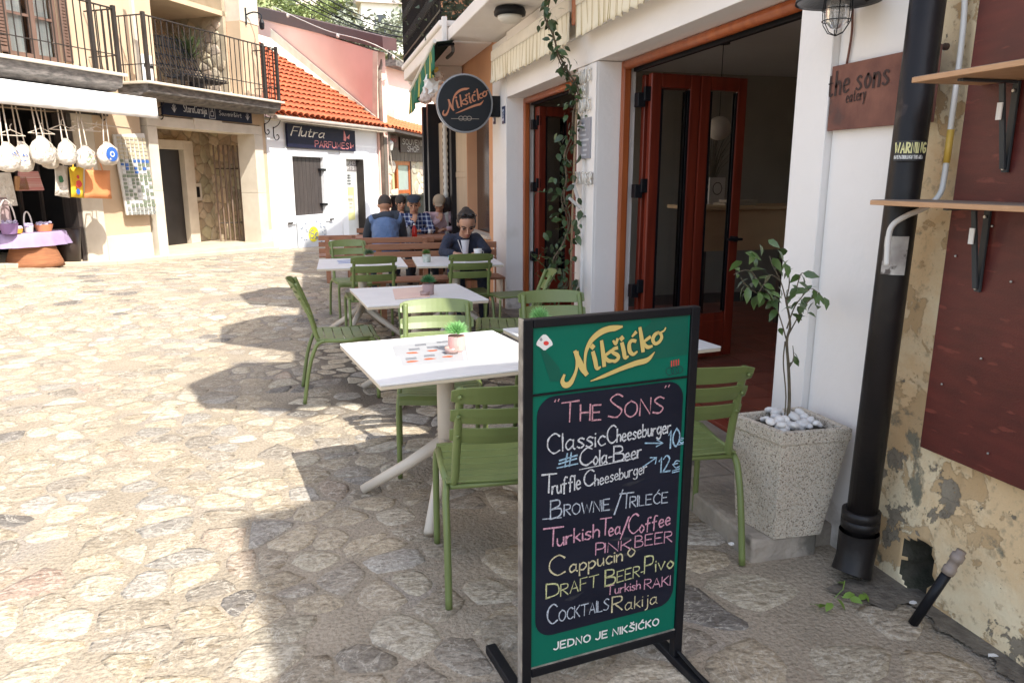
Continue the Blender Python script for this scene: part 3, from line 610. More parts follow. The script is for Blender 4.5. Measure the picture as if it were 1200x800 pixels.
# ---- yellow weathered house wall
def wall_mat():
    m = bpy.data.materials.new('peeling_yellow_plaster'); m.use_nodes = True; N = m.node_tree.nodes; Lk = m.node_tree.links.new; bs = N['Principled BSDF']; bs.inputs['Roughness'].default_value = .9
    tc = N.new('ShaderNodeTexCoord')
    def noise(sc, det=10, dist=0., off=(0, 0, 0), scl=(1, 1, 1)):
        mp = N.new('ShaderNodeMapping'); mp.inputs['Location'].default_value = off; mp.inputs['Scale'].default_value = scl; Lk(tc.outputs['Object'], mp.inputs[0])
        n = N.new('ShaderNodeTexNoise'); n.inputs['Scale'].default_value = sc; n.inputs['Detail'].default_value = det; n.inputs['Distortion'].default_value = dist; n.inputs['Roughness'].default_value = .66; n.inputs['Distortion'].default_value = min(dist, .25); Lk(mp.outputs[0], n.inputs['Vector']); return n.outputs[0]
    def ramp(v, a, b_, c0=(0, 0, 0), c1=(1, 1, 1)):
        r = N.new('ShaderNodeValToRGB'); e = r.color_ramp.elements; e[0].position = a; e[1].position = b_; e[0].color = (*c0, 1); e[1].color = (*c1, 1); Lk(v, r.inputs[0]); return r.outputs[0]
    def mix(f, a, b_, t='MIX'):
        x = N.new('ShaderNodeMixRGB'); x.blend_type = t
        for i, v in enumerate((f, a, b_)):
            if hasattr(v, 'is_linked') or hasattr(v, 'links'): Lk(v, x.inputs[i])
            elif isinstance(v, tuple): x.inputs[i].default_value = (*v, 1)
            else: x.inputs[i].default_value = v
        return x.outputs[0]
    def math_(op, a, b_):
        x = N.new('ShaderNodeMath'); x.operation = op
        for i, v in enumerate((a, b_)):
            if isinstance(v, (int, float)): x.inputs[i].default_value = v
            else: Lk(v, x.inputs[i])
        return x.outputs[0]
    sp = N.new('ShaderNodeSeparateXYZ'); Lk(tc.outputs['Object'], sp.inputs[0])
    low = N.new('ShaderNodeMapRange'); low.inputs[1].default_value = 1.9; low.inputs[2].default_value = 0; low.inputs[3].default_value = 0; low.inputs[4].default_value = .085; Lk(sp.outputs[2], low.inputs[0])
    lf = N.new('ShaderNodeMapRange'); lf.inputs[1].default_value = 1.95; lf.inputs[2].default_value = 2.32; lf.inputs[3].default_value = 0; lf.inputs[4].default_value = .05; Lk(sp.outputs[1], lf.inputs[0])
    wear = math_('ADD', low.outputs[0], lf.outputs[0])
    base = mix(noise(3, 6), (.78, .58, .33), (.72, .52, .30)); base = mix(ramp(noise(1.6, 7, .4, (3, 0, 1)), .42, .55), base, (.83, .70, .47))
    base = mix(ramp(noise(26, 3, 0, (1, 1, 1)), .56, .72), base, (.50, .38, .23))
    m1 = math_('ADD', noise(4.2, 9, .9, (5, 2, 0)), wear); f1 = ramp(m1, .605, .625); base = mix(f1, base, mix(noise(7, 8), (.56, .36, .17), (.62, .46, .27)))
    m2 = math_('ADD', noise(5.5, 10, .7, (1, 7, 4)), math_('MULTIPLY', wear, 1.15)); f2 = ramp(m2, .678, .69); base = mix(f2, base, mix(noise(14, 8), (.20, .165, .12), (.34, .29, .215)))
    m3 = math_('ADD', noise(2.6, 9, 1.2, (9, 3, 2)), math_('MULTIPLY', wear, .9)); f3 = ramp(m3, .69, .73); base = mix(f3, base, mix(noise(9, 6), (.12, .12, .08), (.34, .30, .22)))
    gr = ramp(noise(9, 6, .5, (2, 8, 5)), .70, .73); base = mix(gr, base, (.30, .38, .27))
    sp_ = ramp(noise(70, 3, 0, (4, 4, 4)), .70, .74); base = mix(sp_, base, (.10, .08, .06))
    Lk(base, bs.inputs['Base Color'])
    h = math_('SUBTRACT', 1.0, math_('ADD', math_('MULTIPLY', f1, .3), math_('ADD', math_('MULTIPLY', f2, .5), math_('MULTIPLY', f3, .4))))
    h = math_('ADD', h, math_('MULTIPLY', noise(55, 5), .35)); h = math_('ADD', h, math_('MULTIPLY', noise(5, 4), .6))
    bp = N.new('ShaderNodeBump'); bp.inputs['Strength'].default_value = .8; bp.inputs['Distance'].default_value = .012; Lk(h, bp.inputs['Height']); Lk(bp.outputs[0], bs.inputs['Normal'])
    return m
yh = empty('yellow_house', (0, 0, 0), 0, 'old yellow house wall with peeling plaster beside the black drainpipe', 'building')
def yw():
    # uneven wall face with a hole at its foot
    mb = MB(); ys = np.concatenate([np.arange(-.3, 1.6, .05), np.arange(1.6, 2.345, .0149)]); zs = np.concatenate([np.arange(-.1, .8, .015), np.arange(.8, 3.0, .05)]); k = len(zs); rnd = np.random.RandomState(3)
    A = [(rnd.uniform(1, 6), rnd.uniform(1, 6), rnd.uniform(0, 6)) for _ in range(8)]
    for y in ys:
        for z in zs:
            d = sum(math.sin(a*y*1.6+c)*math.sin(b_*z*1.4+c*2) for a, b_, c in A)*.0035
            q = ((y-2.075)/.068)**2+((z-.115)/.115)**2; q *= 1+.22*math.sin(5*math.atan2(z-.11, y-2.07)+1)
            hole = .15*min(1, max(0, 1-q)*1.6)**.8 if q < 1 else 0
            cr = .03*math.exp(-((y-2.01-.05*math.sin(z*9))/.014)**2)*max(0, min(1, (z-.2)*6))*max(0, min(1, (.62-z)*6))
            mb.v.append((2.135+d+hole+cr*.6-.035*max(0, .25-z)*(1 if q > 1 else 0), y, z))
    for i in range(len(ys)-1):
        for j in range(k-1): a = i*k+j; mb.f.append((a, a+1, a+k+1, a+k)); mb.m.append(0)
    dm = mat('hole_shade', (.035, .036, .022), (.07, .06, .045), sc=20, rough=.95, bump=.8); k_ = 0  # shade of the hollow put into the colour, rim included
    for i in range(len(ys)-1):
        for j in range(k-1):
            y, z = ys[i]+.007, zs[j]+.007; q = ((y-2.075)/.068)**2+((z-.115)/.115)**2; q *= 1+.22*math.sin(5*math.atan2(z-.11, y-2.07)+1)
            mb.m[i*(k-1)+j] = 1 if q < 1.18 else 0
    mb.build('wall', [wall_mat(), dm], yh, smooth=True, at0=True)
yw()
cbm = mat('hidden_masonry', (.4, .33, .24)); b = MB(); b.bx(2.36, 7, -.3, 2.29, -.1, 2.9); b.build('rear_wall', cbm, yh); b = MB(); b.bx(2.05, 7, -.32, 2.29, 3.0, 3.2); b.build('roof', M_tile, yh)
b = MB(); b.bx(2.33, 2.36, -.3, 2.30, -.1, 2.9); b.build('inner_masonry', flat('dark_masonry', (.05, .045, .04)), yh)
# tall neighbouring house behind the viewpoint, whose shade lies over the foreground
nh = empty('neighbour_house', (4, -4, 0), 0, 'tall neighbouring house at the near end of the row, beyond the yellow house', 'building')
b = MB(); b.prism([(2.48, -1.42, -.1), (3.15, -1.2, -.1), (8, -1.0, -.1), (8, -9, -.1), (2.9, -9, -.1), (2.69, -2.5, -.1)], (0, 0, 7.1)); b.build('wall', M_ochre, nh)
b = MB(); b.prism([(2.44, -1.38, 7.0), (3.15, -1.15, 7.0), (8, -.9, 7.0), (8, -9.2, 7.0), (2.85, -9.2, 7.0), (2.64, -2.5, 7.0)], (0, 0, .15)); b.build('eave', M_tile, nh)
# maroon board
rb = empty('maroon_board', (2.09, 1.5, 1.3), 0, 'big maroon painted wooden board fixed to the yellow wall', 'board')
for i, (y0, y1) in enumerate(((1.62, 2.085), (1.155, 1.616), (.70, 1.15))):
    b = MB(); b.prism([(2.078, y1, .598-.004*i), (2.078, y0, .605), (2.078, y0, 2.6), (2.078, y1-.02, 2.6)], (.03, 0, 0)); b.build('plank', M_redboard, rb, bevel=.003)
for px, py in ((1104, 450), (1158, 531), (1163, 265), (1120, 300), (1150, 420), (1185, 330)):
    p = at(px, py, X=2.074); b = MB(); b.lathe([(.004, 0), (.004, .003), (.002, .004)], p, 8, axis=(-1, 0, 0)); b.build('screw_head', mat('zinc', (.5, .5, .48), rough=.4, metal=.8, bump=0), rb)
# folding shelves with brackets
def shelf(z, X0, yL, label, by, drop, thick=.016, tilt=0):
    s = empty('wall_shelf', (2.07, yL, z), 0, label, 'shelf', 'folding shelves on the maroon board')
    b = MB(); b.prism([(X0, yL, z+tilt), (2.075, yL, z), (2.075, 1.1, z), (X0, 1.1, z+tilt)], (0, 0, thick)); b.build('board', [mat('plywood_edge', (.56, .33, .18), (.48, .27, .14), sc=20, streak=(1, 1, 12), rough=.6)], s, bevel=.002)
    b = MB(); b.prism([(X0+.004, yL-.003, z+tilt+thick+.0005), (2.073, yL-.003, z+thick+.0005), (2.073, 1.1, z+thick+.0005), (X0+.004, 1.1, z+tilt+thick+.0005)], (0, 0, .0012)); b.build('veneer', mat('grey_brown_veneer', (.30, .23, .18), (.24, .18, .14), sc=6, streak=(8, 1, 1), rough=.6), s)
    for yb in (by, by-.62):
        b = MB(); b.bx(2.066, 2.075, yb-.011, yb+.011, z-drop, z-.002); b.bx(X0+.05, 2.06, yb-.011, yb+.011, z-.008+tilt*.6, z-.001+tilt*.6)
        b.prism([(2.065, yb-.009, z-drop+.01), (2.065, yb+.009, z-drop+.01), (2.056, yb+.009, z-drop+.01), (2.056, yb-.009, z-drop+.01)], (-.045, 0, drop-.02)); b.build('bracket', mat('slate_grey_metal', (.035, .04, .045), (.05, .055, .06), rough=.45, spec=.3, bump=.05), s, bevel=.0015)
        b = MB(); b.box((2.018, yb, z-.09), (.004, .018, .05)); b.build('price_tag', M_paper, s)
        for zz in (z-drop+.012, z-.03): b = MB(); b.lathe([(.006, 0), (.005, .004)], (2.062, yb, zz), 8, axis=(-1, 0, 0)); b.build('screw', mat('zinc', (.5, .5, .48), rough=.4, metal=.8, bump=0), s)
shelf(1.835, 1.81, 2.02, 'upper plywood shelf on a folding bracket, seen from below', 1.885, .27)
shelf(1.458, 1.855, 2.20, 'lower plywood shelf edge-on at eye level on a folding bracket', 1.925, .27)
# white conduit
wc = empty('white_conduit', (2.1, 2.1, 1.5), 0, 'thin white pipe with a yellow sleeve bending across the drainpipe', 'pipe')
pts = [at(1131, -60, X=2.10), at(1129, 30, X=2.10), at(1114, 150, X=2.10), at(1107, 205, X=2.095), at(1101, 228, X=2.08), at(1085, 243, X=2.03), at(1062, 253, X=1.955), at(1046, 264, X=1.915), at(1041, 280, X=1.905), at(1039, 311, X=1.905)]
b = MB(); b.tube(spline(pts, 6), .0095, 10); b.build('pipe', flat('white_plastic', (.74, .72, .68), .4), wc, smooth=True)
b = MB(); b.tube([at(1114.5, 152, X=2.1), at(1109, 191, X=2.097)], .0115, 10); b.build('yellow_sleeve', flat('yellow_plastic', (.70, .45, .08), .4), wc, smooth=True)
b = MB(); b.lathe([(.012, 0), (.012, .012), (.004, .014)], at(1110, 55, X=2.12), 10, axis=(-1, 0, 0)); tag(b.build('wall_plug', flat('rust_dark', (.08, .05, .04)), None), 'small dark round plug in the yellow wall near the top', 'plug')
# black stub of hose at the wall foot
hs = empty('pipe_stub', (1.97, 1.9, 0), 0, 'black pipe stub with a grey connector leaning from the hole at the yellow wall', 'pipe')
p0 = at(1070, 730, z=.01); p1 = at(1112, 668, X=2.03); p2 = at(1127, 645, X=2.055)
b = MB(); b.tube([p0, p0.lerp(p1, .97)], .017, 12); b.build('pipe', M_black, hs, smooth=True)
b = MB(); dd = (p2-p1).length; b.lathe([(.021, -.012), (.022, .012), (.018, .014), (.018, dd*.5), (.022, dd*.5+.002), (.022, dd*.8), (.016, dd*.82), (.016, dd)], p1, 14, axis=(p2-p1)); b.build('connector', mat('grey_plastic', (.30, .24, .20), (.22, .18, .15), rough=.5), hs, smooth=True)

# ---- orange house further up
oh = empty('orange_house', (2.1, 8.7, 0), 0, 'orange rendered house with cream shutters behind the round sign', 'building')
b = MB(); b.bx(2.10, 2.4, 8.655, 9.05, -.2, 6.3); b.bx(2.10, 2.4, 10.4, 13.2, -.2, 6.3); b.bx(2.101, 2.4, 9.052, 10.398, 2.42, 6.3); b.bx(2.101, 2.4, 9.052, 10.398, -.2, .83); b.bx(2.4, 8, 13.0, 13.2, -.2, 5.3); b.bx(2.4, 8, 8.73, 8.9, 4.7, 5.3); b.build('wall', M_orange, oh)
b = MB(); b.prism([(3.8, 8.9, 5.3), (8.5, 8.9, 5.3), (8.5, 16.6, 5.3), (5.2, 16.6, 5.3), (3.8, 13.2, 5.3)], (0, 0, 4.7)); b.build('shade_block', M_orange, oh); b = MB(); b.bx(5.25, 8.45, 13.3, 16.5, -.3, 5.29); b.build('rear_wing', M_orange, oh); b = MB(); b.bx(1.92, 3.74, 8.72, 13.25, 5.28, 5.4); b.build('eave', M_tile, oh)  # tall upper block is unseen, added and shaped to shade the perfume shop wall
b = MB(); b.bx(2.05, 2.2, 9.0, 10.45, .80, .84); b.build('window_sill', M_lime, oh, bevel=.005)
b = MB(); b.bx(2.24, 2.27, 9.05, 10.4, .83, 2.42); w_ = b.build('window', flat('dark_window', (.02, .02, .024), .2), oh)
M_shut = mat('cream_shutter_wood', (.55, .44, .32), (.48, .38, .27), sc=4, streak=(6, 6, .6), rough=.6)
def shutter(y0, ang):
    u = Vector((-math.cos(ang), math.sin(ang), 0)); w = Vector((u.y, -u.x, 0)); p = Vector((2.095, y0, .85)); b = MB()
    for a, c, z0, z1 in ((0, .07, 0, 1.55), (.58, .65, 0, 1.55), (.072, .578, 0, .09), (.072, .578, 1.46, 1.55), (.072, .578, .7, .78)): b.prism([p+u*a+Vector((0, 0, z0)), p+u*c+Vector((0, 0, z0)), p+u*c+w*.035+Vector((0, 0, z0)), p+u*a+w*.035+Vector((0, 0, z0))], (0, 0, z1-z0))
    o = b.build('shutter', M_shut, oh, bevel=.004); b = MB()
    for z0, z1 in ((.092, .698), (.782, 1.458)): b.prism([p+u*.073+w*.008+Vector((0, 0, z0)), p+u*.577+w*.008+Vector((0, 0, z0)), p+u*.577+w*.026+Vector((0, 0, z0)), p+u*.073+w*.026+Vector((0, 0, z0))], (0, 0, z1-z0))
    b.build('panel', M_shut, o)
shutter(10.42, R(84)); shutter(11.1, R(86)); shutter(11.75, R(84))
for y in (10.95, 11.55, 12.35, 12.9):
    b = MB(); b.bx(1.98 if y < 12 else 1.86, 2.095, y, y+.16, -.2, 2.7); tag(b.build('dark_post', M_black, None), ['slim black post at the orange house, %s' % t for t in ('nearest to the shutters', 'second from the shutters', 'third from the shutters, thicker looking', 'last beside the souvenir shop')][(10.95, 11.55, 12.35, 12.9).index(y)], 'post', 'black posts of the shop front')
b = MB(); b.tube([(1.95, 11.3, -.1), (1.95, 11.3, 2.6)], .03, 8); 
for k in range(26): b.lathe([(.034, 0), (.04, .03), (.034, .06)], (1.95, 11.3, .1+k*.098), 8)
tag(b.build('white_garland', flat('white_beads', (.7, .68, .62)), None), 'white knobbly strand hanging between the black posts', 'garland')
b = MB(); b.tube([at(534, 60, X=2.09), at(560, 50, X=2.09), at(574, 40, X=2.09)], .008, 6); b.tube([(2.09, 8.72, 3.0), (2.09, 8.72, 2.2)], .012, 6); tag(b.build('wall_cable', flat('orange_cable', (.6, .38, .22)), None), 'cable clipped across the upper orange wall', 'cable')
# ornate balcony with plants and its drop awning
bl = empty('ornate_balcony', (1.5, 10, 3.0), 0, 'white balcony with black ornate railing full of plants above the green awning', 'balcony')
b = MB(); b.bx(1.5, 2.09, 8.80, 12.4, 3.04, 3.2); b.bx(1.47, 2.09, 8.78, 12.43, 3.201, 3.27); b.build('slab', M_white, bl, bevel=.02)
for y in (10.6, 12.3): b = MB(); b.prism([(2.09, y, 3.04), (1.55, y, 3.04), (1.62, y, 2.93), (1.8, y, 2.86), (2.0, y, 2.7), (2.09, y, 2.6)], (0, .1, 0)); b.build('corbel', M_white, bl, bevel=.01)
b = MB(); b.bx(1.5, 1.56, 8.74, 8.80, 3.0, 3.30); b.build('end_post', M_white, bl, bevel=.01)
b = MB(); b.bx(1.485, 1.525, 8.8, 12.4, 4.2, 4.24); b.bx(1.49, 1.52, 8.8, 12.4, 3.36, 3.385); b.bx(1.52, 2.09, 8.81, 8.84, 4.2, 4.24); b.build('handrail', M_black, bl)
br = None
for k in range(34):
    y = 8.85+k*.105; b = LB()
    if br is None:
        b.tube([(0, 0, 3.28), (0, 0, 4.2)], .008, 6)
        for q in (3.6, 3.95): b.tube([(0, .035*math.sin(a), q+.08*math.cos(a)) for a in np.linspace(0, 6.283, 11)], .006, 5)
        br = b.build('baluster', M_black, bl); br.location = (0, y-10, -3.0)
    else: share(br, 'baluster', (0, y-10, -3.0), bl)
def leafmesh(L, W, curl=.2):
    vs = [(0, 0, 0), (W*.45, L*.3, .02*L), (0, L*.35, -.04*L), (-W*.45, L*.3, .02*L), (W*.42, L*.62, -curl*L*.25), (0, L*.66, -curl*L*.35), (-W*.42, L*.62, -curl*L*.25), (0, L, -curl*L)]
    return vs, [(0, 1, 2), (0, 2, 3), (1, 4, 5, 2), (2, 5, 6, 3), (4, 7, 5), (5, 7, 6)]
def scatter_leaves(mb, pts, L, W, rnd=.4, up=.3):
    vs, fs = leafmesh(L, W)
    for p in pts:
        M = Matrix.Rotation(random.uniform(0, 6.28), 3, 'Z')@Matrix.Rotation(random.gauss(up, .6), 3, 'X')@Matrix.Rotation(random.gauss(0, .5), 3, 'Y'); s = random.uniform(1-rnd, 1+rnd)
        mb.add([Vector(p)+M@(Vector(v)*s) for v in vs], fs)
M_leafd = mat('dark_leaf', (.035, .06, .022), (.07, .10, .035), sc=14, rough=.45, bump=.1, rnd=.25); M_leafg = mat('grey_green_leaf', (.06, .085, .05), (.11, .14, .09), sc=9, rough=.6, bump=.1)
M_leafy = mat('fresh_leaf', (.16, .26, .04), (.10, .18, .03), sc=12, rough=.45, bump=.1)
bp_ = empty('balcony_plants', (1.7, 10, 3.3), 0, 'grey green plants crowding the ornate black balcony railing', 'plants')
b = MB(); scatter_leaves(b, [(random.uniform(1.52, 1.95), random.uniform(8.9, 12.3), 3.3+abs(random.gauss(0, .45))) for _ in range(1500)], .09, .05); b.build('foliage', M_leafg, bp_, tagk='stuff')
ga = empty('green_awning', (1.4, 9.7, 2.6), 0, 'dark green awning with yellow stripes lowered under the ornate balcony', 'awning')
M_gaw = striped('green_striped_cloth', (.012, .13, .075), (.45, .40, .10), 2.2, thr=.55)
Xa = 1.38; pN = at(509, 50, X=Xa); pF = at(481, 108, X=Xa)
valance(pN, pF, .30, M_gaw, ga, scal=.4, amp=.02)
b = MB(); b.tube([pN+Vector((0, -.02, .01)), pF+Vector((0, .02, .01))], .022, 8); b.build('front_bar', flat('white_bar', (.75, .74, .7)), ga)
b = MB(); b.prism([pN+Vector((.0, 0, .0)), pF, Vector((1.60, pF.y, 3.02)), Vector((1.60, pN.y, 3.02))], (0, 0, .006)); b.build('cloth', mat('green_cloth_dark', (.006, .022, .016), rough=.9), ga)
for p in (pN, pF): b = MB(); b.tube([p+Vector((.05, .1, -.02)), Vector((1.62, p.y+.1, 3.0))], .014, 8); b.build('arm', M_black, ga)
b = MB(); b.tube(spline([at(528, 45, X=1.62), at(531, 60, X=1.62), at(524, 68, X=1.62)]), .02, 6); b.build('crank', M_slab, ga)
hb = empty('hanging_bags', (1.55, 9.0, 2.3), 0, 'crumpled white and brown printed bags hanging behind the round sign', 'bags')
for (px, py, r, mm) in ((506, 100, .10, M_paper), (512, 92, .07, mat('brown_bag_print', (.30, .14, .09), (.7, .62, .55), sc=14)), (500, 112, .08, mat('brown_bag_print', (.3, .14, .09))), (511, 84, .04, flat('yellow_print', (.7, .42, .08)))):
    p = at(px, py, Y=9.0); b = MB(); b.ell(p, (r, r*.5, r*1.3), Matrix.Rotation(random.uniform(-.7, .7), 3, 'Y'), 9, 7); b.v = [tuple(c+random.uniform(-.25, .25)*r for c in v) for v in b.v]; b.build('bag', mm, hb, smooth=False)
# round beer sign on its bracket
rs = empty('round_sign', (1.645, 8.3, 2.33), 0, 'round navy projecting sign with copper brand lettering on a black box arm', 'sign')
rc = at(544, 122, Y=8.3); rn = (E0-rc); rn.z = 0; rn = (rn.normalized()+Vector((0, -1.2, 0))).normalized(); ru = Vector((0, 0, 1)).cross(rn).normalized()
b = MB(); b.lathe([(.29, -.06), (.305, -.055), (.308, .055), (.295, .06)], rc, 40, axis=rn); b.build('rim', flat('pale_rim', (.28, .29, .31), .3), rs, smooth=False)
b = MB(); b.lathe([(.29, .061), (.285, .068)], rc, 40, axis=rn); b.lathe([(.29, -.061), (.285, -.068)], rc, 40, axis=rn); b.build('face', mat('navy_slate_face', (.012, .015, .020), (.009, .012, .016), rough=.45, spec=.25, bump=0), rs)
b = MB(); b.box(rc+Vector((.40, .02, -.02)), (.24, .10, .22)); b.build('bracket_box', M_black, rs, bevel=.006)
LOGO = [([(165,318,10),(156,345,16),(168,364,22),(190,358,22),(208,330,16),(222,290,12),(226,250,14),(222,215,20)],),
        ([(216,208,14),(232,245,22),(250,285,24),(268,312,18)],),
        ([(268,312,8),(262,262,10),(268,205,14),(292,155,20),(330,120,24),(370,102,24),(405,97,22),(436,90,8)],),
        ([(300,212,16),(310,250,18),(318,285,16),(334,280,8)],), ([(295,188,18),(300,182,18)],),
        ([(340,160,14),(347,215,18),(352,272,16)],), ([(384,205,14),(358,225,12),(350,238,10)],), ([(356,232,10),(372,250,16),(396,250,10)],),
        ([(412,190,14),(396,196,14),(392,210,14),(412,222,16),(420,236,14),(404,252,14),(388,250,8)],), ([(396,158,10),(406,172,12),(414,150,12)],),
        ([(436,170,16),(444,205,18),(450,235,16),(464,230,8)],), ([(432,148,18),(437,143,18)],),
        ([(498,158,14),(482,156,14),(470,172,16),(472,205,18),(488,220,14),(506,208,8)],), ([(484,136,8),(500,118,14)],),
        ([(520,98,14),(528,150,18),(534,204,16)],), ([(566,140,14),(540,160,12),(534,170,10)],), ([(538,166,10),(554,186,16),(576,182,10)],),
        ([(606,118,12),(590,128,16),(580,150,16),(590,170,14),(610,162,14),(622,140,14),(614,122,12),(600,120,10)],), ([(618,118,8),(634,108,8),(640,96,6)],),
        ([(290,345,4),(350,322,14),(430,288,18),(500,262,22),(555,246,20),(588,210,4)],)]
def logo(mb, org, ux, uy, nrm, step=.0002):
    for k, (st,) in enumerate(LOGO):
        P3 = spline([(x, -y, w) for x, y, w in st], 5); ribbon(mb, [org+ux*v.x+uy*v.y+nrm*step*k for v in P3], nrm, [max(2, v.z)*ux.length for v in P3])
b = MB(); k_ = .50/490; logo(b, rc+rn*.0705-ru*.245+Vector((0, 0, .155))-ru*150*k_*-0+Vector((0, 0, 90*k_))-ru*150*k_+ru*.0, ru*k_, Vector((0, 0, 1))*k_, rn)
b.build('brand_lettering', mat('copper_letters', (.52, .20, .10), rough=.4), rs)
b = MB(); ribbon(b, [rc+rn*.071+ru*a+Vector((0, 0, -.16)) for a in (-.15, .15)], rn, .006)
for a in (-.045, .0, .045): ribbon(b, [rc+rn*.0712+ru*(a+.025*math.cos(t))+Vector((0, 0, -.155+.022*math.sin(t))) for t in np.linspace(0, 6.28, 14)], rn, .007)
b.build('emblem', mat('dim_silver', (.32, .27, .22)), rs)
# house number tiles, framed print and light garlands
for i, (px, py, w) in enumerate(((579.5, 136, .05), (590.5, 135, .07))):
    p = at(px, py, X=2.046); b = MB(); b.bx(2.038, 2.049, p.y-w*.8, p.y+w*.8, p.z-.09, p.z+.09); o = b.build('wall_tile', flat('navy_tile', (.02, .03, .09), .3), None, bevel=.002); tag(o, ['small navy tile on the white wall nearest the round sign', 'small navy and white house number tile beside the left doorway'][i], 'tile')
    b = MB(); b.bx(2.035, 2.0375, p.y-w*.5, p.y+w*.5, p.z-.06, p.z+.06); b.build('tile_face', flat('pale_tile', (.55, .6, .7), .3), o)
    b = MB(); text(b, '25' if i else '1', Vector((2.034, p.y+w*.35, p.z-.03)), Vector((0, -.06, 0)), Vector((0, 0, .06)), nX, .010); b.build('number', flat('navy_print', (.02, .03, .12)), o)
p0 = at(687, 134, X=2.04); p1 = at(700, 165, X=2.04)
b = MB(); b.bx(2.034, 2.044, 5.42, 5.68, 1.69, 1.99); o = b.build('photo_print', flat('grey_photo', (.30, .30, .33)), None); tag(o, 'small grey photo print taped on the white pillar', 'poster')
b = MB()
for k in range(7): b.bx(2.031, 2.0335, 5.44+random.random()*.1, 5.56+random.random()*.1, 1.71+k*.037, 1.725+k*.037)
b.build('photo_shapes', flat('pale_photo', (.55, .55, .58)), o)
for i, (z0, z1, lab) in enumerate(((2.02, 2.34, 'clear plastic letters fixed high on the white pillar'), (1.48, 1.64, 'clear plastic letters fixed below the photo on the white pillar'))):
    g = MB(); k = 0
    for r in range(3 if i == 0 else 1):
        for c in range(5):
            yy = 5.72-c*.085; zz = z0+r*.105+.05; ch = (('SONS', 'THE', 'SONS')[r] if i == 0 else 'EATER')[min(c, (4 if i else (3, 2, 3)[r]))]; yy -= .0 if i or c < (4, 3, 4)[r] else 9
            if yy < 5: continue
            stt, wd = glyph(ch)
            for q in stt: g.tube([Vector((2.025, yy-v.x*.07, zz+v.y*.085-.03)) for v in q], .0095, 5)
    o = g.build('plastic_letters', mat('milky_plastic', (.78, .75, .68), rough=.25, bump=0), None, smooth=True); tag(o, lab, 'letters')
# ================================================================ LEFT-HAND STREET FRONT
def fbp(name, m, parent, *boxes, bevel=0, smooth=False):
    b = MB()
    for x in boxes: b.fb(*x)
    return b.build(name, m, parent, bevel=bevel)
def balcony(parent, s0, s1, zb, zt, n1, rail, nb, posts, name='balcony'):
    b = MB()
    prof = [(0, zb-.0), (n1-.22, zb), (n1-.16, zb+.05), (n1-.06, zb+.07), (n1-.03, zt-.05), (0, zt-.05)]
    b.prism([F(s0, n, z) for n, z in prof], LD*(s1-s0)); o = b.build(name, M_slab, parent, bevel=.012)
    b = MB(); b.fb(s0-.05, s1+.05, .001, n1+.03, zt-.048, zt); b.build('slab_edge', M_lime, o, bevel=.01)
    e = n1-.04
    b = MB(); b.fb(s0+.02, s1-.02, e-.025, e+.01, rail-.02, rail); b.fb(s0+.02, s0+.04, .02, e, rail-.02, rail); b.fb(s1-.04, s1-.02, .02, e, rail-.02, rail)
    b.fb(s0+.02, s1-.02, e-.015, e, zt+.28, zt+.295); b.fb(s0+.02, s0+.035, .02, e, zt+.28, zt+.295); b.fb(s1-.035, s1-.02, .02, e, zt+.28, zt+.295); b.build('handrail', M_iron, o)
    proto = None
    def bar(s, n, w=.014):
        nonlocal proto
        if proto is None:
            q = LB(); q.bx(-.007, .007, -.007, .007, 0, rail-zt-.02); proto = q.build('baluster', M_iron, o); c = proto
        else: c = share(proto, 'baluster', (0, 0, 0), o)
        p = F(s, n, zt)-(parent.location if parent.parent is None else Vector((0, 0, 0))); c.location = p; c.rotation_euler = (0, 0, -AZ)
    for k in range(nb+1): bar(s0+.04+(s1-s0-.08)*k/nb, e-.008)
    for k in range(1, 5):
        bar(s0+.03, .02+(e-.02)*k/5); bar(s1-.03, .02+(e-.02)*k/5)
    for s in posts: b = MB(); b.fb(s-.03, s+.03, e-.04, e+.02, zt, rail+.04); b.build('post', M_iron, o, bevel=.004)
    return o
def scroll(parent, s, z, n0=.01, flip=1, k=1.0, name='scroll_bracket'):
    b = MB(); pts = [(0, -.02), (.10, .03), (.15, .12), (.10, .2), (.04, .18), (.03, .13), (.07, .12)]
    b.tube(spline([F(s, n0+a*k, z+c*flip*k) for a, c in pts], 4), .010, 6)
    pts = [(0, .0), (-.0, -.16), (.05, -.22), (.10, -.18), (.08, -.13), (.05, -.14)]
    b.tube(spline([F(s, n0+a*k, z+c*flip*k) for a, c in pts], 4), .010, 6); b.build(name, M_black, parent, smooth=True)
# ---- ochre shop house
sh = empty('shop_house', F(-3, 0, 0), 0, 'ochre rendered house with a souvenir shop under a white awning', 'building')
fbp('wall', M_ochre, sh, (-1.18, -.12, -.35, 0, .52, 3.05), (-9, -.005, -.35, 0, 3.052, 3.39), (-9, -2.68, -.35, 0, 3.392, 8), (-1.6, -.005, -.35, 0, 3.392, 8), (-2.678, -1.602, -.35, 0, 5.6, 8), (-9, -3.9, -.35, 0, 0, 3.05), (-3.9, -1.182, -.35, 0, 2.62, 3.05))
fbp('plinth', M_lime, sh, (-1.178, -.122, -.35, .03, -.2, .518), bevel=.01)
fbp('stone_pillar', M_lime, sh, (-1.62, -1.182, -.36, .025, -.1, 1.25), (-1.62, -1.182, -.36, .005, 1.252, 2.618), bevel=.012)
fbp('rear_wall', flat('dark_shop_interior', (.022, .02, .022), .9), sh, (-9, 0, -3.2, -3.1, -.3, 3.0), (-4.0, -3.9, -3.1, -.36, -.3, 3), (-1.25, -1.15, -3.1, -.37, -.3, 3), (-3.9, -1.25, -3.1, -.36, 2.7, 2.8))
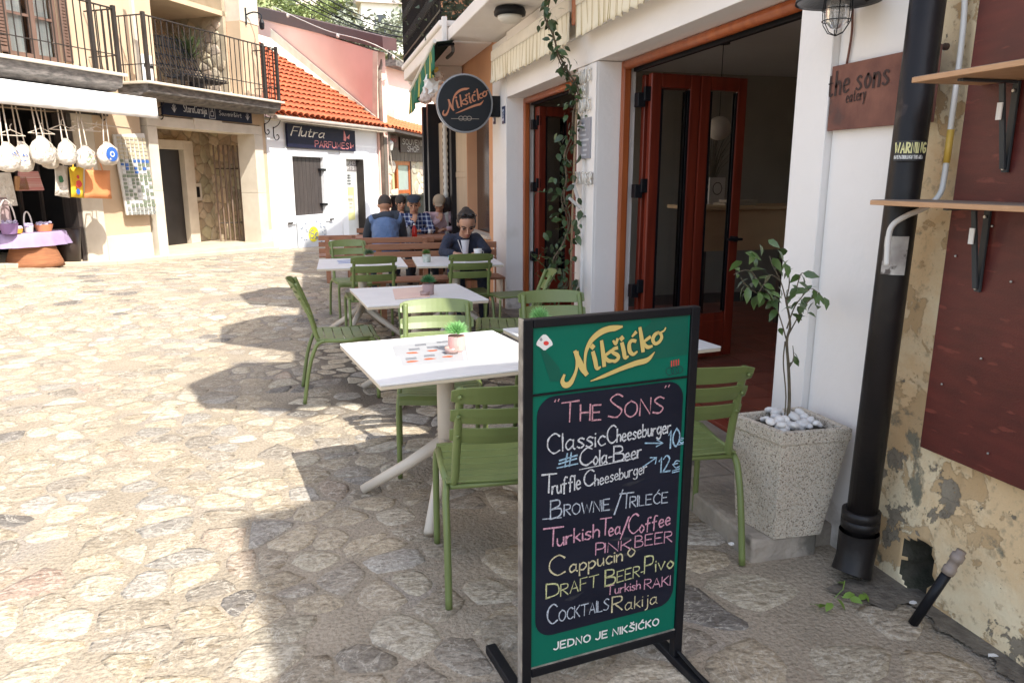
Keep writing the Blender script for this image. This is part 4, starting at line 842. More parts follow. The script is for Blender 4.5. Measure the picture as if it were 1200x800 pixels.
fbp('shop_floor', M_kerb, sh, (-3.9, -1.2, -3.1, -.01, -.1, .16)); fbp('roof', M_tile, sh, (-9.2, .1, -4, .3, 8, 8.2)); fbp('rear_mass', M_ochre, sh, (-9, -.02, -6, -3.25, -.3, 8), (-9, -9.0+.3, -3.2, -.36, -.3, 8), (-.3, -.02, -3.2, -.36, -.3, 8))
bal1 = balcony(sh, -4.6, -1.09, 2.98, 3.27, .72, 4.30, 26, (-1.62, -1.14))
# window with shutters and pale curtains
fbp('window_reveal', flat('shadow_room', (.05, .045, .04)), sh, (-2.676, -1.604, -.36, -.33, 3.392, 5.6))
w_ = fbp('window', mat('brown_window_wood', (.19, .115, .085), (.13, .08, .06), sc=4, streak=(6, 6, .6), rough=.6), sh, (-2.56, -2.49, -.09, -.04, 3.40, 5.5), (-2.12, -2.02, -.095, -.035, 3.40, 5.5), (-1.70, -1.62, -.09, -.04, 3.40, 5.5), (-2.49, -2.12, -.09, -.045, 3.40, 3.47), (-2.02, -1.70, -.09, -.045, 3.40, 3.47), (-2.49, -2.12, -.085, -.05, 4.02, 4.06), (-2.02, -1.70, -.085, -.05, 4.02, 4.06))
fbp('pane', mat('clear_pane', (.9, .9, .9), rough=.02, bump=0, trans=1), w_, (-2.489, -2.121, -.07, -.064, 3.471, 5.5), (-2.019, -1.701, -.07, -.064, 3.471, 5.5))
fbp('curtain', M_curtain, sh, (-2.49, -2.2, -.13, -.11, 3.41, 5.5), (-2.0, -1.72, -.13, -.11, 3.41, 5.5))
for s0, s1 in ((-2.80, -2.57), (-1.63, -1.46)):
    o = fbp('shutter', mat('brown_window_wood', (.24, .12, .075)), sh, (s0, s0+.05, .012, .05, 3.42, 5.5), (s1-.05, s1, .012, .05, 3.42, 5.5), (s0+.051, s1-.051, .012, .05, 3.42, 3.50))
    fbp('louvre', mat('brown_window_wood', (.24, .12, .075)), o, *[(s0+.052, s1-.052, .016, .042, 3.52+k*.05, 3.556+k*.05) for k in range(38)])
# awning: thin white canopy with a deep front edge
aw = empty('white_awning', F(-3, 1, 2.7), 0, 'long white awning with a deep front edge above the souvenir shop', 'awning')
b = MB(); b.prism([F(-5.2, .02, 3.0), F(-.86, .02, 3.0), F(-.86, 1.12, 2.86), F(-5.2, 1.12, 2.86)], (0, 0, .012)); b.build('canopy', M_awnw, aw)
b = MB()
ns = 60
for i in range(ns):
    s0 = -5.2+4.34*i/ns; s1 = -5.2+4.34*(i+1)/ns
    for j in range(4):
        z0 = 2.87-.0825*j; z1 = z0-.0825; f = lambda s, j: 1.125+.012*math.sin(s*7)*j/4+.006*math.sin(s*23+j)
        pass
f = lambda s, j: 1.125+.010*math.sin(s*7)*j/4+.005*math.sin(s*23+j)
b.add([F(-5.2+4.34*i/ns, f(-5.2+4.34*i/ns, j), 2.87-.0825*j) for i in range(ns+1) for j in range(5)], [(5*i+j, 5*i+5+j, 5*i+6+j, 5*i+j+1) for i in range(ns) for j in range(4)])
vo = b.build('front_edge', M_awnw, aw, smooth=True); sd = vo.modifiers.new('t', 'SOLIDIFY'); sd.thickness = .004
b = MB(); b.prism([F(-.86, .02, 3.0), F(-.86, 1.12, 2.86), F(-.86, 1.12, 2.545), F(-.86, .9, 2.6), F(-.86, .02, 2.86)], LD*.004); b.build('side_edge', M_awnw, aw)
b = MB(); b.tube([F(-5.2, 1.07, 2.82), F(-.88, 1.07, 2.82)], .02, 8); b.tube([F(-5.2, .06, 2.62), F(-.9, .06, 2.62)], .018, 8); b.build('bar', M_iron, aw)
for s in (-3.9, -1.0): scroll(sh, s, 2.75)
for s in (-3.3, -1.15): scroll(sh, s, 2.97-.12)
# postcard panel
pc = empty('postcard_panel', F(-.45, .06, .9), 0, 'tall white panel covered with blue and white souvenir magnets and postcards', 'display board')
b = MB(); b.prism([F(-.83, .03, 2.30), F(-.10, .03, 2.36), F(-.10, .12, .86), F(-.80, .12, .88)], LN*.03); b.build('panel', flat('dull_white_panel', (.62, .61, .57), .8), pc)
cols = [flat('magnet_%s' % n, c, .5) for n, c in (('green', (.20, .24, .17)), ('blue', (.05, .14, .42)), ('tan', (.55, .48, .34)), ('white', (.66, .66, .64)), ('grey', (.28, .29, .27)))]
bs = {k: MB() for k in range(5)}
for r in range(21):
    for c in range(7):
        z = 2.27-r*.067; s = -.765+c*.098; n_ = .065+(2.33-z)*.06
        k = (2 if r < 6 else (random.choice((1, 1, 3, 0)) if 6 <= r < 10 else (3 if r == 13 and c == 3 else random.choice((0, 0, 4, 0, 3)))))
        if r >= 19: k = 4
        if r in (7, 11) and c > 3: k = 0
        bs[k].fb(s, s+random.uniform(.055, .08), n_+.001*k, n_+.014, z-random.uniform(.04, .055), z)
for k, x in bs.items():
    if x.v: x.build('magnets', cols[k], pc, tagk='stuff')
# ---- house with the stone recess, dark sign and balcony
oh2 = empty('arched_house', F(1.8, 0, 0), 0, 'pale house with a stone walled recess, lift door and dark navy sign board', 'building')
fbp('wall', M_ochre, oh2, (.0, 3.64, -.35, -.002, 2.72, 3.2), (0, .42, -.35, 0, 3.201, 8), (3.0, 3.64, -.35, 0, 3.201, 4.9), (.421, 3.0, -2.2, -1.9, 3.2, 8), (3.45, 3.64, -.35, -.002, -.4, 2.72), bevel=0)
fbp('stone_frame', M_lime, oh2, (.0, .24, -.42, .05, 1.3, 2.50), (.0, .24, -.42, .052, -.2, 1.297), bevel=.008)
fbp('stone_frame', M_lime, oh2, (3.16, 3.46, -.42, .05, 1.2, 2.50), (3.16, 3.46, -.42, .052, -.4, 1.197), bevel=.008)
fbp('lintel', M_lime, oh2, (.0, 1.25, -.42, .05, 2.503, 2.70), (1.254, 2.1, -.42, .062, 2.503, 2.73), (2.104, 3.46, -.42, .05, 2.503, 2.70), bevel=.008)
fbp('corner_stone', M_lime, oh2, (3.47, 3.66, -.4, .03, -.4, .32), bevel=.01)
fbp('upper_pier', M_lime, oh2, (3.02, 3.66, -.4, .012, 4.9, 8), bevel=.01)
RD = 1.5
fbp('recess_floor', M_kerb, oh2, (.0, 3.5, -RD, .12, -.3, .06)); fbp('recess_ceiling', M_ochre, oh2, (.0, 3.5, -RD-.1, -.36, 2.71, 2.8))
M_rub = mat('rubble_mortar', (.44, .37, .27), (.36, .30, .21), sc=5, rough=.95, bump=.4)
M_rst = mat('rubble_stone', (1.0, .96, .9), (.78, .74, .68), sc=9, det=8, rough=.85, bump=.6, bsc=30, bdist=.02, attr='tint')
def rubble(parent, org, ux, nrm, w, h, size, holes=(), lim=150, uz=Vector((0, 0, 1)), name='stone', mm=None, tint=(.56, .48, .36), depth=.022):
    cand = []
    for c, poly in cells(0, w, 0, h, size, ax=1.35, ay=.8):
        if any(a < c[0] < b_ and z0 < c[1] < z1 for a, b_, z0, z1 in holes): continue
        rp = roundpoly(poly, size*.045, .04)
        if rp: cand.append((random.random(), rp))
    rest = MB()
    for i, (q, rp) in enumerate(cand):
        mb = MB() if i < lim else rest; k = random.uniform(.75, 1.2); mb.c = tuple(v*k*random.uniform(.95, 1.05) for v in tint)
        cx, cy, out, rad = rp; n = len(out); vs = [org+ux*x+uz*y for x, y in out]+[org+ux*(cx+(x-cx)*.95)+uz*(cy+(y-cy)*.95)+nrm*depth*.8 for x, y in out]+[org+ux*(cx+(x-cx)*.86)+uz*(cy+(y-cy)*.86)+nrm*depth*random.uniform(.85, 1.1) for x, y in out]
        mb.add(vs, [(j, (j+1) % n, n+(j+1) % n, n+j) for j in range(n)]+[(n+j, n+(j+1) % n, 2*n+(j+1) % n, 2*n+j) for j in range(n)]+[tuple(range(2*n, 3*n))])
        if i < lim: mb.build(name, mm or M_rst, parent, smooth=True)
    if rest.v: rest.build('stone_field', mm or M_rst, parent, smooth=True, tagk='stuff')
fbp('rubble_wall', M_rub, oh2, (.0, 3.6, -RD-.3, -RD, -.3, 2.71), (3.5, 3.6, -RD, -.42, -.3, 2.71), (-.1, .0, -RD, -.42, -.3, 2.71))
rubble(oh2, F(1.0, -RD, 0), LD, LN, 2.5, 2.7, .24, lim=110); rubble(oh2, F(3.5, -.42, 0), -LN, -LD, 1.06, 2.7, .24, lim=60); rubble(oh2, F(.0, -RD, 2.1), LD, LN, 1.0, .6, .24, lim=10)
# lift door in a stone surround, call panel (placed on the rear wall of the recess)
def rs_(x, y): return fpx(x, y, -RD)
a0 = rs_(178, 172); a1 = rs_(213, 285)
sD0, sD1, zD = rs_(179, 230)[0], rs_(211, 230)[0], rs_(190, 175)[1]
fbp('door_surround', M_lime, oh2, (sD1, sD1+.30, -RD+.03, -RD+.22, .06, zD+.2), (sD0-.3, sD1, -RD+.03, -RD+.22, zD, zD+.2), bevel=.01)
fbp('lift_door', mat('brushed_dark_steel', (.07, .065, .065), (.05, .046, .045), sc=2, rough=.4, metal=.6, bump=.03), oh2, (sD0-.3, sD1, -RD+.03, -RD+.08, .06, zD), bevel=.003)
ip = rs_(228, 225); o = fbp('call_panel', M_lime, oh2, (ip[0]-.13, ip[0]+.13, -RD+.06, -RD+.10, ip[1]-.2, ip[1]+.2), bevel=.006); fbp('button_plate', M_black, o, (ip[0]-.05, ip[0]+.05, -RD+.101, -RD+.11, ip[1]-.12, ip[1]+.12))
# folding gate of rods on the right
gt = empty('rod_gate', F(2.9, -.8, 0), 0, 'folded gate of rusty rods inside the stone recess', 'gate')
b = None
g0 = fpx(262, 200, -.75)[0]; g1 = fpx(296, 200, -.5)[0]
for k in range(17):
    s = g0+(g1-g0)*k/16; n = -.95+.5*k/16+(.04 if k % 2 else -.04)
    q = LB()
    if b is None: q.tube([(0, 0, 0), (0, 0, 2.2)], .019, 6); b = q.build('rod', mat('rust_rod', (.16, .10, .07), (.22, .17, .13), sc=6, streak=(1, 1, .4), rough=.8), gt); c = b
    else: c = share(b, 'rod', (0, 0, 0), gt)
    c.location = F(s, n, .08)-gt.location
for z in (.5, 1.75): b = MB(); b.tube([F(g0-.02, -.95, z), F(g1+.05, -.45, z)], .014, 6); b.build('rail', M_iron, gt)
b = MB(); b.fb(g1-.02, g1+.16, -.5, -.44, .06, 2.45); b.build('gate_post', M_black, gt)
# sign board
sb = fbp('sign_board', M_cork, oh2, (.42, 3.12, .012, .06, 2.735, 3.02), bevel=.02)
def ftext(mb, s, s0, s1, z, h, w, n, slant=0, gap=.16, nib=None): text(mb, s, F(s0, n, z), LD*h, Vector((0, 0, h)), LN, w, fit=(s1-s0)/h, slant=slant, gap=gap, nib=nib)
b = MB(); ftext(b, 'StaraCarsija', .98, 1.64, 2.83, .14, .016, .063); ftext(b, 'Souvenir&Art', 2.02, 2.74, 2.84, .09, .010, .063); b.build('sign_lettering', flat('dim_white_print', (.62, .62, .66)), sb)
b = MB(); cx = 1.80
for (x0, z0, x1, z1) in ((-.09, -.12, .09, -.12), (-.09, .12, .09, .12), (-.09, -.12, -.09, .12), (.09, -.12, .09, .12), (-.045, -.07, .045, -.07), (-.045, -.07, -.045, .02), (.045, -.07, .045, .02), (-.045, .02, .045, .02), (-.02, .03, -.02, .08), (.02, .03, .02, .08)): ribbon(b, [F(cx+x0, .0635, 2.875+z0), F(cx+x1, .0635, 2.875+z1)], LN, .010)
for c0 in (.72, 2.95):
    for k in range(5): a = 1.57+(k-2)*.5; ribbon(b, [F(c0, .0635, 2.80), F(c0+.07*math.cos(a), .0635, 2.80+.15*math.sin(a))], LN, .012)
b.build('emblem', flat('dim_white_print', (.62, .62, .66)), sb)
scroll(oh2, .36, 2.98-.12); scroll(oh2, 3.62, 2.78, k=1.15)
bal2 = balcony(oh2, -.55, 3.36, 2.96, 3.22, .72, 4.33, 27, (-.5, 2.82, 3.3))
fbp('loggia_ceiling', M_ochre, oh2, (.0, 3.64, -2.2, -.36, 5.0, 5.1))
rubble(oh2, F(.43, -1.9, 3.25), LD, LN, 2.5, 1.8, .19, lim=90, tint=(.46, .40, .32))
fbp('terrace_floor', M_slab, oh2, (.43, 3.0, -1.9, -.36, 3.1, 3.2)); fbp('terrace_side', M_rub, oh2, (2.9, 3.0, -1.9, -.36, 3.2, 5.5)); rubble(oh2, F(2.9, -.4, 3.25), -LN, -LD, 1.45, 1.7, .19, lim=60, tint=(.46, .40, .32))
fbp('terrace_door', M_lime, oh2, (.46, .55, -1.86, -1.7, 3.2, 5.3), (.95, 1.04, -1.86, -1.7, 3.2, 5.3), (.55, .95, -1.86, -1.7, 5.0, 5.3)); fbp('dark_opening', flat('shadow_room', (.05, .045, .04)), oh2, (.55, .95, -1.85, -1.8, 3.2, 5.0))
fbp('rear_mass', M_ochre, oh2, (0.01, 3.63, -6, -2.3, -.4, 8)); fbp('roof', M_tile, oh2, (-.1, 3.9, -6, .3, 8.01, 8.2))
b = MB(); b.fb(-.38, -.32, .28, .34, 3.22, 4.9); tag(b.build('awning_pole', M_lime, None), 'pale upright pole at the left end of the right-hand balcony', 'pole')
b = MB(); b.fb(-.28, -.02, .30, .36, 3.24, 3.72); o = b.build('white_cabinet', M_paper, None, bevel=.01); tag(o, 'small white cabinet standing on the balcony by its left post', 'cabinet'); b = MB(); b.fb(-.26, -.04, .362, .37, 3.5, 3.55); b.build('dark_label', M_black, o)
chn = empty('wire_chair', F(1.55, -.1, 3.2), 0, 'dark wire lounge chair behind the right-hand balcony railing', 'chair')
b = MB()
for k in range(16):
    a = .85+k*.08; b.tube(spline([F(a+.12, .25, 3.50), F(a+.1, -.25, 3.50), F(a, -.45, 3.95), F(a-.08*(k-8)/8, -.55, 4.35-.12*((k-7.5)/7.5)**2)], 3), .011, 5)
for z, n in ((3.52, .25), (3.5, .05), (3.5, -.2), (3.75, -.38), (3.95, -.47), (4.12, -.5), (4.3, -.53)): b.tube(spline([F(.82, n, z), F(1.45, n-.1, z+.03), F(2.1, n, z)], 4), .014, 5)
b.build('wire_seat', M_black, chn)
for a, n in ((.95, .1), (1.65, .1), (.95, -.4), (1.6, -.4)): b = MB(); b.tube([F(a, n, 3.6), F(a, n, 3.205)], .012, 6); b.build('leg', M_black, chn)
plb = empty('balcony_palm', F(1.9, -.4, 3.2), 0, 'dark spiky pot plant behind the wire chair on the balcony', 'plant')
b = MB()
for k in range(70):
    a = random.uniform(0, 6.28); e = random.uniform(.2, 1.3); L = random.uniform(.45, .95); c0 = F(2.05, -.6, 4.0); d = Vector((math.cos(a)*math.cos(e), math.sin(a)*math.cos(e), math.sin(e))); sd_ = d.cross(Vector((0, 0, 1))).normalized()
    b.add([c0-sd_*.02, c0+sd_*.02, c0+d*L*.6+sd_*.018, c0+d*L*.6-sd_*.018, c0+d*L-Vector((0, 0, L*.18))], [(0, 1, 2, 3), (3, 2, 4)])
b.build('foliage', M_leafd, plb); b = MB(); b.lathe([(.12, 0), (.17, .3), (.15, .3)], F(1.95, -.4, 3.21), 16); b.build('pot', M_black, plb)
wlt = empty('hanging_lantern', F(3.3, .2, 5.0), 0, 'little black wrought iron lantern bracket at the top of the pale corner pier', 'lantern')
b = MB(); p = [F(3.2, .02, 5.05), F(3.3, .15, 5.12), F(3.35, .3, 5.08), F(3.33, .33, 4.98)]; b.tube(spline(p, 4), .016, 6); b.tube([F(3.2, .02, 5.2), F(3.2, .02, 4.85)], .02, 6); b.lathe([(.03, 0), (.06, -.08), (.05, -.2), (.02, -.22)], F(3.33, .33, 4.97), 8); b.build('bracket', M_black, wlt)

# ---- whitewashed perfume shop with its tiled roof
fs_ = empty('perfume_shop', F(6.2, 0, -.1), 0, 'low whitewashed shop with a terracotta roof, plank shutter and navy sign', 'building')
fbp('wall', M_whitew, fs_, (3.661, 4.60, -.3, 0, -.6, 2.93), (6.0, 7.14, -.3, 0, -.6, 2.93), (8.1, 8.93, -.3, 0, -.6, 2.93), (4.601, 5.999, -.3, 0, 2.06, 2.93), (4.601, 5.999, -.3, 0, -.6, .60), (7.141, 8.099, -.3, 0, 2.05, 2.93), (8.93, 9.2, -4, -.0, -.6, 2.93))
fbp('window_surround', M_whitew, fs_, (4.35, 4.60, .001, .035, .40, 2.25), (6.0, 6.22, .001, .035, .40, 2.25), (4.601, 5.999, .001, .035, 2.062, 2.25), (6.85, 7.138, .001, .035, -.5, 2.27), (8.102, 8.4, .001, .035, -.5, 2.27), (7.14, 8.1, .001, .035, 2.06, 2.27), bevel=.006)
so = fbp('shutter', M_dkwood, fs_, (4.61, 5.99, -.10, -.08, .60, 2.05))
for k in range(8): fbp('plank', M_dkwood, so, (4.615+k*.172, 4.615+k*.172+.165, -.079, -.055, .61, 2.05), bevel=.003)
for z in (.85, 1.75): fbp('hinge', M_black, so, (5.85, 6.08, -.05, .05, z-.03, z+.03))
fbp('shutter_catch', M_iron, fs_, (4.25, 4.42, .03, .07, .42, .46), (6.15, 6.32, .03, .07, .42, .46))
dd_ = fbp('door', flat('grey_white_door', (.62, .64, .62), .5), fs_, (7.142, 7.95, -.16, -.12, -.4, 2.05)); fbp('door_edge', M_iron, dd_, (7.95, 8.0, -.14, .10, -.4, 2.05)); fbp('door_transom', flat('grey_glass', (.24, .22, .22), .2), dd_, (7.16, 7.94, -.118, -.112, 1.72, 2.03)); fbp('sticker', flat('pale_yellow_print', (.60, .58, .26)), dd_, (7.28, 7.75, -.118, -.113, .35, 1.28)); fbp('sticker_inner', flat('cream_print', (.68, .66, .45)), dd_, (7.34, 7.69, -.112, -.108, .55, 1.05))
b = MB(); ftext(b, 'PERFUMES', 7.2, 7.88, 1.90, .09, .012, -.109); ftext(b, 'GIFTS', 7.3, 7.8, 1.77, .09, .012, -.109); b.build('door_lettering', M_text_w, dd_)
b = MB(); 
for z in (1.35, 1.43, 1.51, 1.58): b.fb(7.36, 7.42, -.112, -.109, z, z+.05); b.fb(7.46, 7.52, -.112, -.109, z, z+.05); b.fb(7.55, 7.58, -.112, -.109, z, z+.05)
for z in (.7, .8): b.fb(7.45, 7.6, -.107, -.105, z, z+.015)
ftext(b, 'PERFUME', 7.38, 7.65, .88, .08, .007, -.106); b.build('door_print', M_text_k, dd_)
sg = fbp('sign_board', mat('navy_sign_gradient', (.008, .009, .030), (.012, .011, .032), rough=.6, spec=.2), fs_, (4.38, 7.60, .04, .09, 2.27, 2.83), bevel=.004)
b = MB(); ftext(b, 'Flutra', 4.52, 5.98, 2.56, .21, .046, .093, slant=.25, gap=.12, nib=1); b.build('sign_lettering', flat('cream_print_letters', (.66, .60, .52)), sg)
b = MB(); ftext(b, 'PARFUMES', 5.55, 7.22, 2.32, .155, .022, .093); b.build('pink_lettering', flat('coral_print', (.62, .20, .20)), sg)
b = MB()
for (c, z, k) in ((7.12, 2.62, 1), (7.38, 2.40, .6)):
    b.add([F(c, .094, z), F(c+.18*k, .094, z+.1*k), F(c+.14*k, .094, z-.04*k), F(c-.12*k, .094, z+.2*k), F(c-.16*k, .094, z-.08*k), F(c-.05*k, .094, z-.1*k)], [(0, 1, 2), (0, 3, 4), (0, 4, 5)])
b.build('butterfly', flat('coral_print', (.62, .2, .2)), sg)
pp = fbp('price_poster', flat('poster_white', (.52, .54, .56), .7), None, (4.62, 5.95, .036, .045, -.28, .50)); tag(pp, 'white price poster with a yellow circle below the plank shutter', 'poster')
b = MB(); b.prism([F(5.32+.23*math.cos(a), .046, .10+.20*math.sin(a)) for a in np.linspace(0, 5.9, 16)], LN*.003); b.build('yellow_circle', flat('bright_yellow', (.72, .62, .02)), pp)
b = MB(); ftext(b, '15€', 5.12, 5.50, .0, .2, .03, .0505)
for k in range(34):
    s = random.uniform(4.7, 5.85); z = random.uniform(-.2, .42)
    if abs(s-5.32) < .28 and abs(z-.1) < .24: continue
    b.fb(s, s+.05, .0455, .047, z, z+.025)
b.build('poster_print', flat('grey_blue_print', (.12, .16, .24)), pp)
# roof: the slope runs up behind, cut off along the pink gable
RS = math.tan(R(30)); rp0 = F(3.7, .32, 2.98); rn_ = (Vector((0, 0, 1))+LN*RS).normalized()
def roofpt(x, y): return atp(x, y, rp0, rn_)
tE = F(9.0, .32, 2.98); tT = roofpt(318, 45)
b = MB(); b.prism([F(3.4, .32, 2.98), F(9.0, .32, 2.98), roofpt(440, 138), roofpt(400, 108), tT, F(3.3, (tT-L0).dot(LN), tT.z)], (0, 0, -.07)); b.build('roof_deck', M_lime, fs_)
nT = (tT-L0).dot(LN); sT = (tT-L0).dot(LD); a9 = roofpt(440, 138); n9 = (a9-L0).dot(LN); s9 = (a9-L0).dot(LD)
tl = None; up_ = (LN*-1+Vector((0, 0, RS))).normalized(); rot = Matrix((LD, up_, LD.cross(up_))).transposed().to_euler()
row = .34; cw = .245; nr = int(((.34-nT)*math.sqrt(1+RS*RS))/row)+1; cnt = 0
for r in range(nr):
    n = .34-(r*row)/math.sqrt(1+RS*RS)
    for c in range(24):
        s = 3.52+c*cw+random.uniform(-.006, .006); smax = s9+(sT-s9)*((n-n9)/(nT-n9)) if n < n9 else 9.02
        if s+cw*.5 > smax+.12 or s < 3.4: continue
        if tl is None:
            q = LB(); vs = []; 
            for (y, rr, z) in ((-.03, .120, .045), (.38, .094, .0)):
                for th in (0, 0.018):
                    vs += [((rr-th)*math.cos(a), y, (rr-th)*.72*math.sin(a)+z+.02) for a in np.linspace(0, math.pi, 7)]
            fs = []
            for i in range(6): fs += [(i, i+1, 14+i+1, 14+i), (7+i+1, 7+i, 21+i, 21+i+1), (i+1, i, 7+i, 7+i+1), (14+i, 15+i, 22+i, 21+i)]
            fs += [(0, 14, 21, 7), (6, 13, 27, 20)]; q.add(vs, fs); tl = q.build('roof_tile', M_tile, fs_); o = tl
        else: o = share(tl, 'roof_tile', (0, 0, 0), fs_)
        o.location = F(s, n, 2.98+(.32-n)*RS+.005)-fs_.location; o.rotation_euler = rot; cnt += 1
        # hollow pan tiles between are one dark-edged channel piece
b = MB()
for c in range(24):
    s = 3.52+(c+.5)*cw; 
    vs = []; 
    for n in (.33, nT):
        vs += [F(s+x, n, 2.98+(.32-n)*RS+z) for x, z in ((-.09, .035), (-.05, .008), (0, .0), (.05, .008), (.09, .035))]
    t_ = 1.0
    smax = s9; 
    if s > s9: continue
    f = (s-s9)/(sT-s9); nend = n9+(nT-n9)*max(0, min(1, f)); 
    for i in range(5): x, z = ((-.09, .035), (-.05, .008), (0, .0), (.05, .008), (.09, .035))[i]; vs[5+i] = F(s+x, nend, 2.98+(.32-nend)*RS+z)
    b.add(vs, [(i, i+1, 6+i, 5+i) for i in range(4)])
b.build('pan_tiles', mat('terracotta_pan', (.52, .13, .05), (.4, .1, .04), sc=6, rough=.85, bump=.2), fs_, tagk='stuff')
b = MB(); b.tube([F(3.5, .40, 2.90), F(9.3, .42, 2.93)], .055, 10); b.build('gutter', mat('grey_gutter', (.42, .36, .31), rough=.6), fs_, smooth=True)
fbp('eave_board', M_lime, fs_, (3.66, 9.1, .002, .3, 2.86, 2.90)); scroll(fs_, 3.95, 2.72, k=1.4)
# ---- pink house behind (its gable wall runs up from the shop's corner)
pk = empty('pink_house', F(8, -2, 0), 0, 'tall pink house wall with a brown metal parapet rising behind the tiled shop roof', 'building')
P0 = F(9.02, .06, 0); d_ = (tT-P0); d_.z = 0; PD = d_.normalized(); PN = Vector((-PD.y, PD.x, 0)); PN = PN if PN.dot(-P0) > 0 else -PN
def pk3(x, y, off=0): return atp(x, y, P0+PN*off, PN)
tl0 = pk3(300, 18); tr0 = pk3(441, 60)
wa = [Vector((P0.x, P0.y, -.4)), Vector((P0.x, P0.y, tr0.z)), pk3(300, 16), Vector((tl0.x, tl0.y, -.4))]
b = MB(); b.prism(wa, -PN*.35); b.build('wall', M_pink, pk)
b = MB(); b.prism([pk3(296, 7, .05), pk3(448, 43, .05), pk3(449, 58, .05), pk3(296, 20, .05)], -PN*.5); b.build('parapet', mat('brown_metal_parapet', (.085, .035, .03), (.07, .028, .025), rough=.45), pk)
b = MB(); q0 = [pk3(318, 34, .03), pk3(441, 137, .03), pk3(430, 137, .03), pk3(318, 46, .03)]; b.prism(q0, PN*.03); b.build('flashing', M_lime, pk)
b = MB(); q0 = [pk3(437.5, 60, .02), pk3(443, 61, .02), pk3(443, 150, .02), pk3(437, 150, .02)]; b.prism(q0, PN*.02); b.build('corner_board', mat('cream_trim', (.72, .62, .5)), pk)
# paler wall beyond, set back, with its downpipe and the small tiled roof of the next shop
pw = empty('pale_pink_house', F(11, -.5, 0), 0, 'pale pink house beyond the downpipe above the second souvenir shop roof', 'building')
SP = fpx(452, 100, -.9)[0]; b = MB(); b.fb(SP, 17, -1.2, -.9, 2.9, 5.2); b.build('wall', M_pinkl, pw); b = MB(); b.prism([F(SP, -.95, 5.1), F(17, -.95, 5.1), F(17, -.5, 5.1), F(SP, -.5, 5.1)], (0, 0, .2)); b.build('eave', M_slab, pw)
b = MB(); b.fb(SP, 17, -.89, -.6, 3.2, 3.75); b.build('white_ledge', M_white, pw)
dpx = fpx(445, 100, .12)[0]
b = MB(); b.tube([F(dpx+.12, .10, 4.95), F(dpx+.1, .12, 4.8), F(dpx, .12, 4.6), F(dpx, .12, -.3)], .06, 10); tag(b.build('brown_downpipe', mat('brown_pipe', (.10, .06, .05), (.26, .2, .15), sc=2), None, smooth=True), 'brown rain pipe running down the corner of the pink house', 'pipe')
b = MB(); b.fb(9.1, 9.35, .02, .2, -.4, 2.75); b.fb(9.2, 9.6, -.1, .15, 2.2, 2.9); tag(b.build('dark_corner_post', M_oldwood, None), 'weathered wooden corner post left of the second souvenir shop', 'post')
# ---- second souvenir shop
s2 = empty('stone_souvenir_shop', F(11.5, -1, 0), 0, 'small stone souvenir shop with a tiled lean-to roof at the end of the street', 'building')
NB = -.35
fbp('wall', M_rub, s2, (9.4, 10.55, NB-.3, NB, -.6, 2.1), (12.05, 14.6, NB-.3, NB, -.6, 2.1)); fbp('weathered_board', M_oldwood, s2, (9.4, 14.6, NB-.25, NB+.02, 2.10, 2.95))
for k in range(18): fbp('plank', M_oldwood, s2, (9.45+k*.285, 9.45+k*.285+.27, NB+.021, NB+.045, 2.08, 2.42))
rubble(s2, F(9.4, NB, -.3), LD, LN, 1.15, 2.4, .3, lim=24, tint=(.58, .53, .44)); rubble(s2, F(12.05, NB, -.3), LD, LN, 2.4, 2.4, .3, lim=40, tint=(.58, .53, .44))
do = fbp('door', M_wood_or, s2, (10.56, 10.62, NB-.1, NB-.02, -.4, 2.08), (11.90, 11.98, NB-.1, NB-.02, -.4, 2.08), (10.62, 11.9, NB-.1, NB-.02, 1.95, 2.08), (11.0, 11.12, NB-.12, NB-.03, -.4, 1.95), (11.12, 11.9, NB-.1, NB-.03, 1.02, 1.14)); fbp('pane', flat('grey_green_pane', (.30, .36, .33), .15), do, (11.121, 11.9, NB-.08, NB-.06, -.2, 1.02), (11.121, 11.9, NB-.08, NB-.06, 1.141, 1.95))
fbp('dark_jamb', M_dkwood, s2, (10.62, 11.0, NB-.25, NB-.2, -.4, 2.08), (11.98, 12.04, NB-.2, NB, -.4, 2.08))
b = MB(); b.prism([F(9.3, .35, 2.98), F(15, .35, 2.75), F(15, -.9, 3.35), F(9.3, -.9, 3.55)], (0, 0, -.06)); b.build('roof_deck', M_dkwood, s2)
b = MB()
for c in range(24):
    s = 9.35+c*.235
    for r in range(4):
        n = .38-r*.31; z0 = 2.98-.23*(s-9.3)/5.7; z = z0+(.38-n)*.46+.03
        vs = []
        for (dn, rr, dz) in ((0, .11, .012), (-.33, .092, .165)): vs += [F(s+rr*math.cos(a), n+dn, z+dz+rr*.7*math.sin(a)) for a in np.linspace(0, math.pi, 6)]
        b.add(vs, [(i, i+1, 7+i, 6+i) for i in range(5)])
b.build('roof_tiles', mat('terracotta_joined', (.62, .17, .06), (.46, .12, .045), sc=5, rough=.8, bump=.3), s2, tagk='stuff')
sg2 = fbp('sign_board', flat('dark_plum_board', (.045, .02, .025), .5), s2, (11.1, 13.0, NB+.05, NB+.09, 2.36, 2.84))
b = MB(); ftext(b, 'SOUVENIR', 11.25, 12.9, 2.62, .17, .022, NB+.093); ftext(b, 'SHOP', 11.6, 12.5, 2.40, .17, .022, NB+.093); b.build('sign_lettering', flat('chalk_grey', (.5, .48, .48)), sg2)
sg3 = fbp('sign_board', flat('brown_board', (.11, .05, .045), .6), s2, (9.75, 10.95, NB+.05, NB+.08, 2.5, 2.86)); b = MB(); ftext(b, 'souvenirs', 9.85, 10.8, 2.68, .14, .02, NB+.083, slant=.2); b.build('sign_lettering', flat('red_scrawl', (.42, .10, .10)), sg3)
lt = empty('white_lantern', F(9.9, .1, 2.5), 0, 'white lantern hanging beside the weathered post under the small roof', 'lantern')
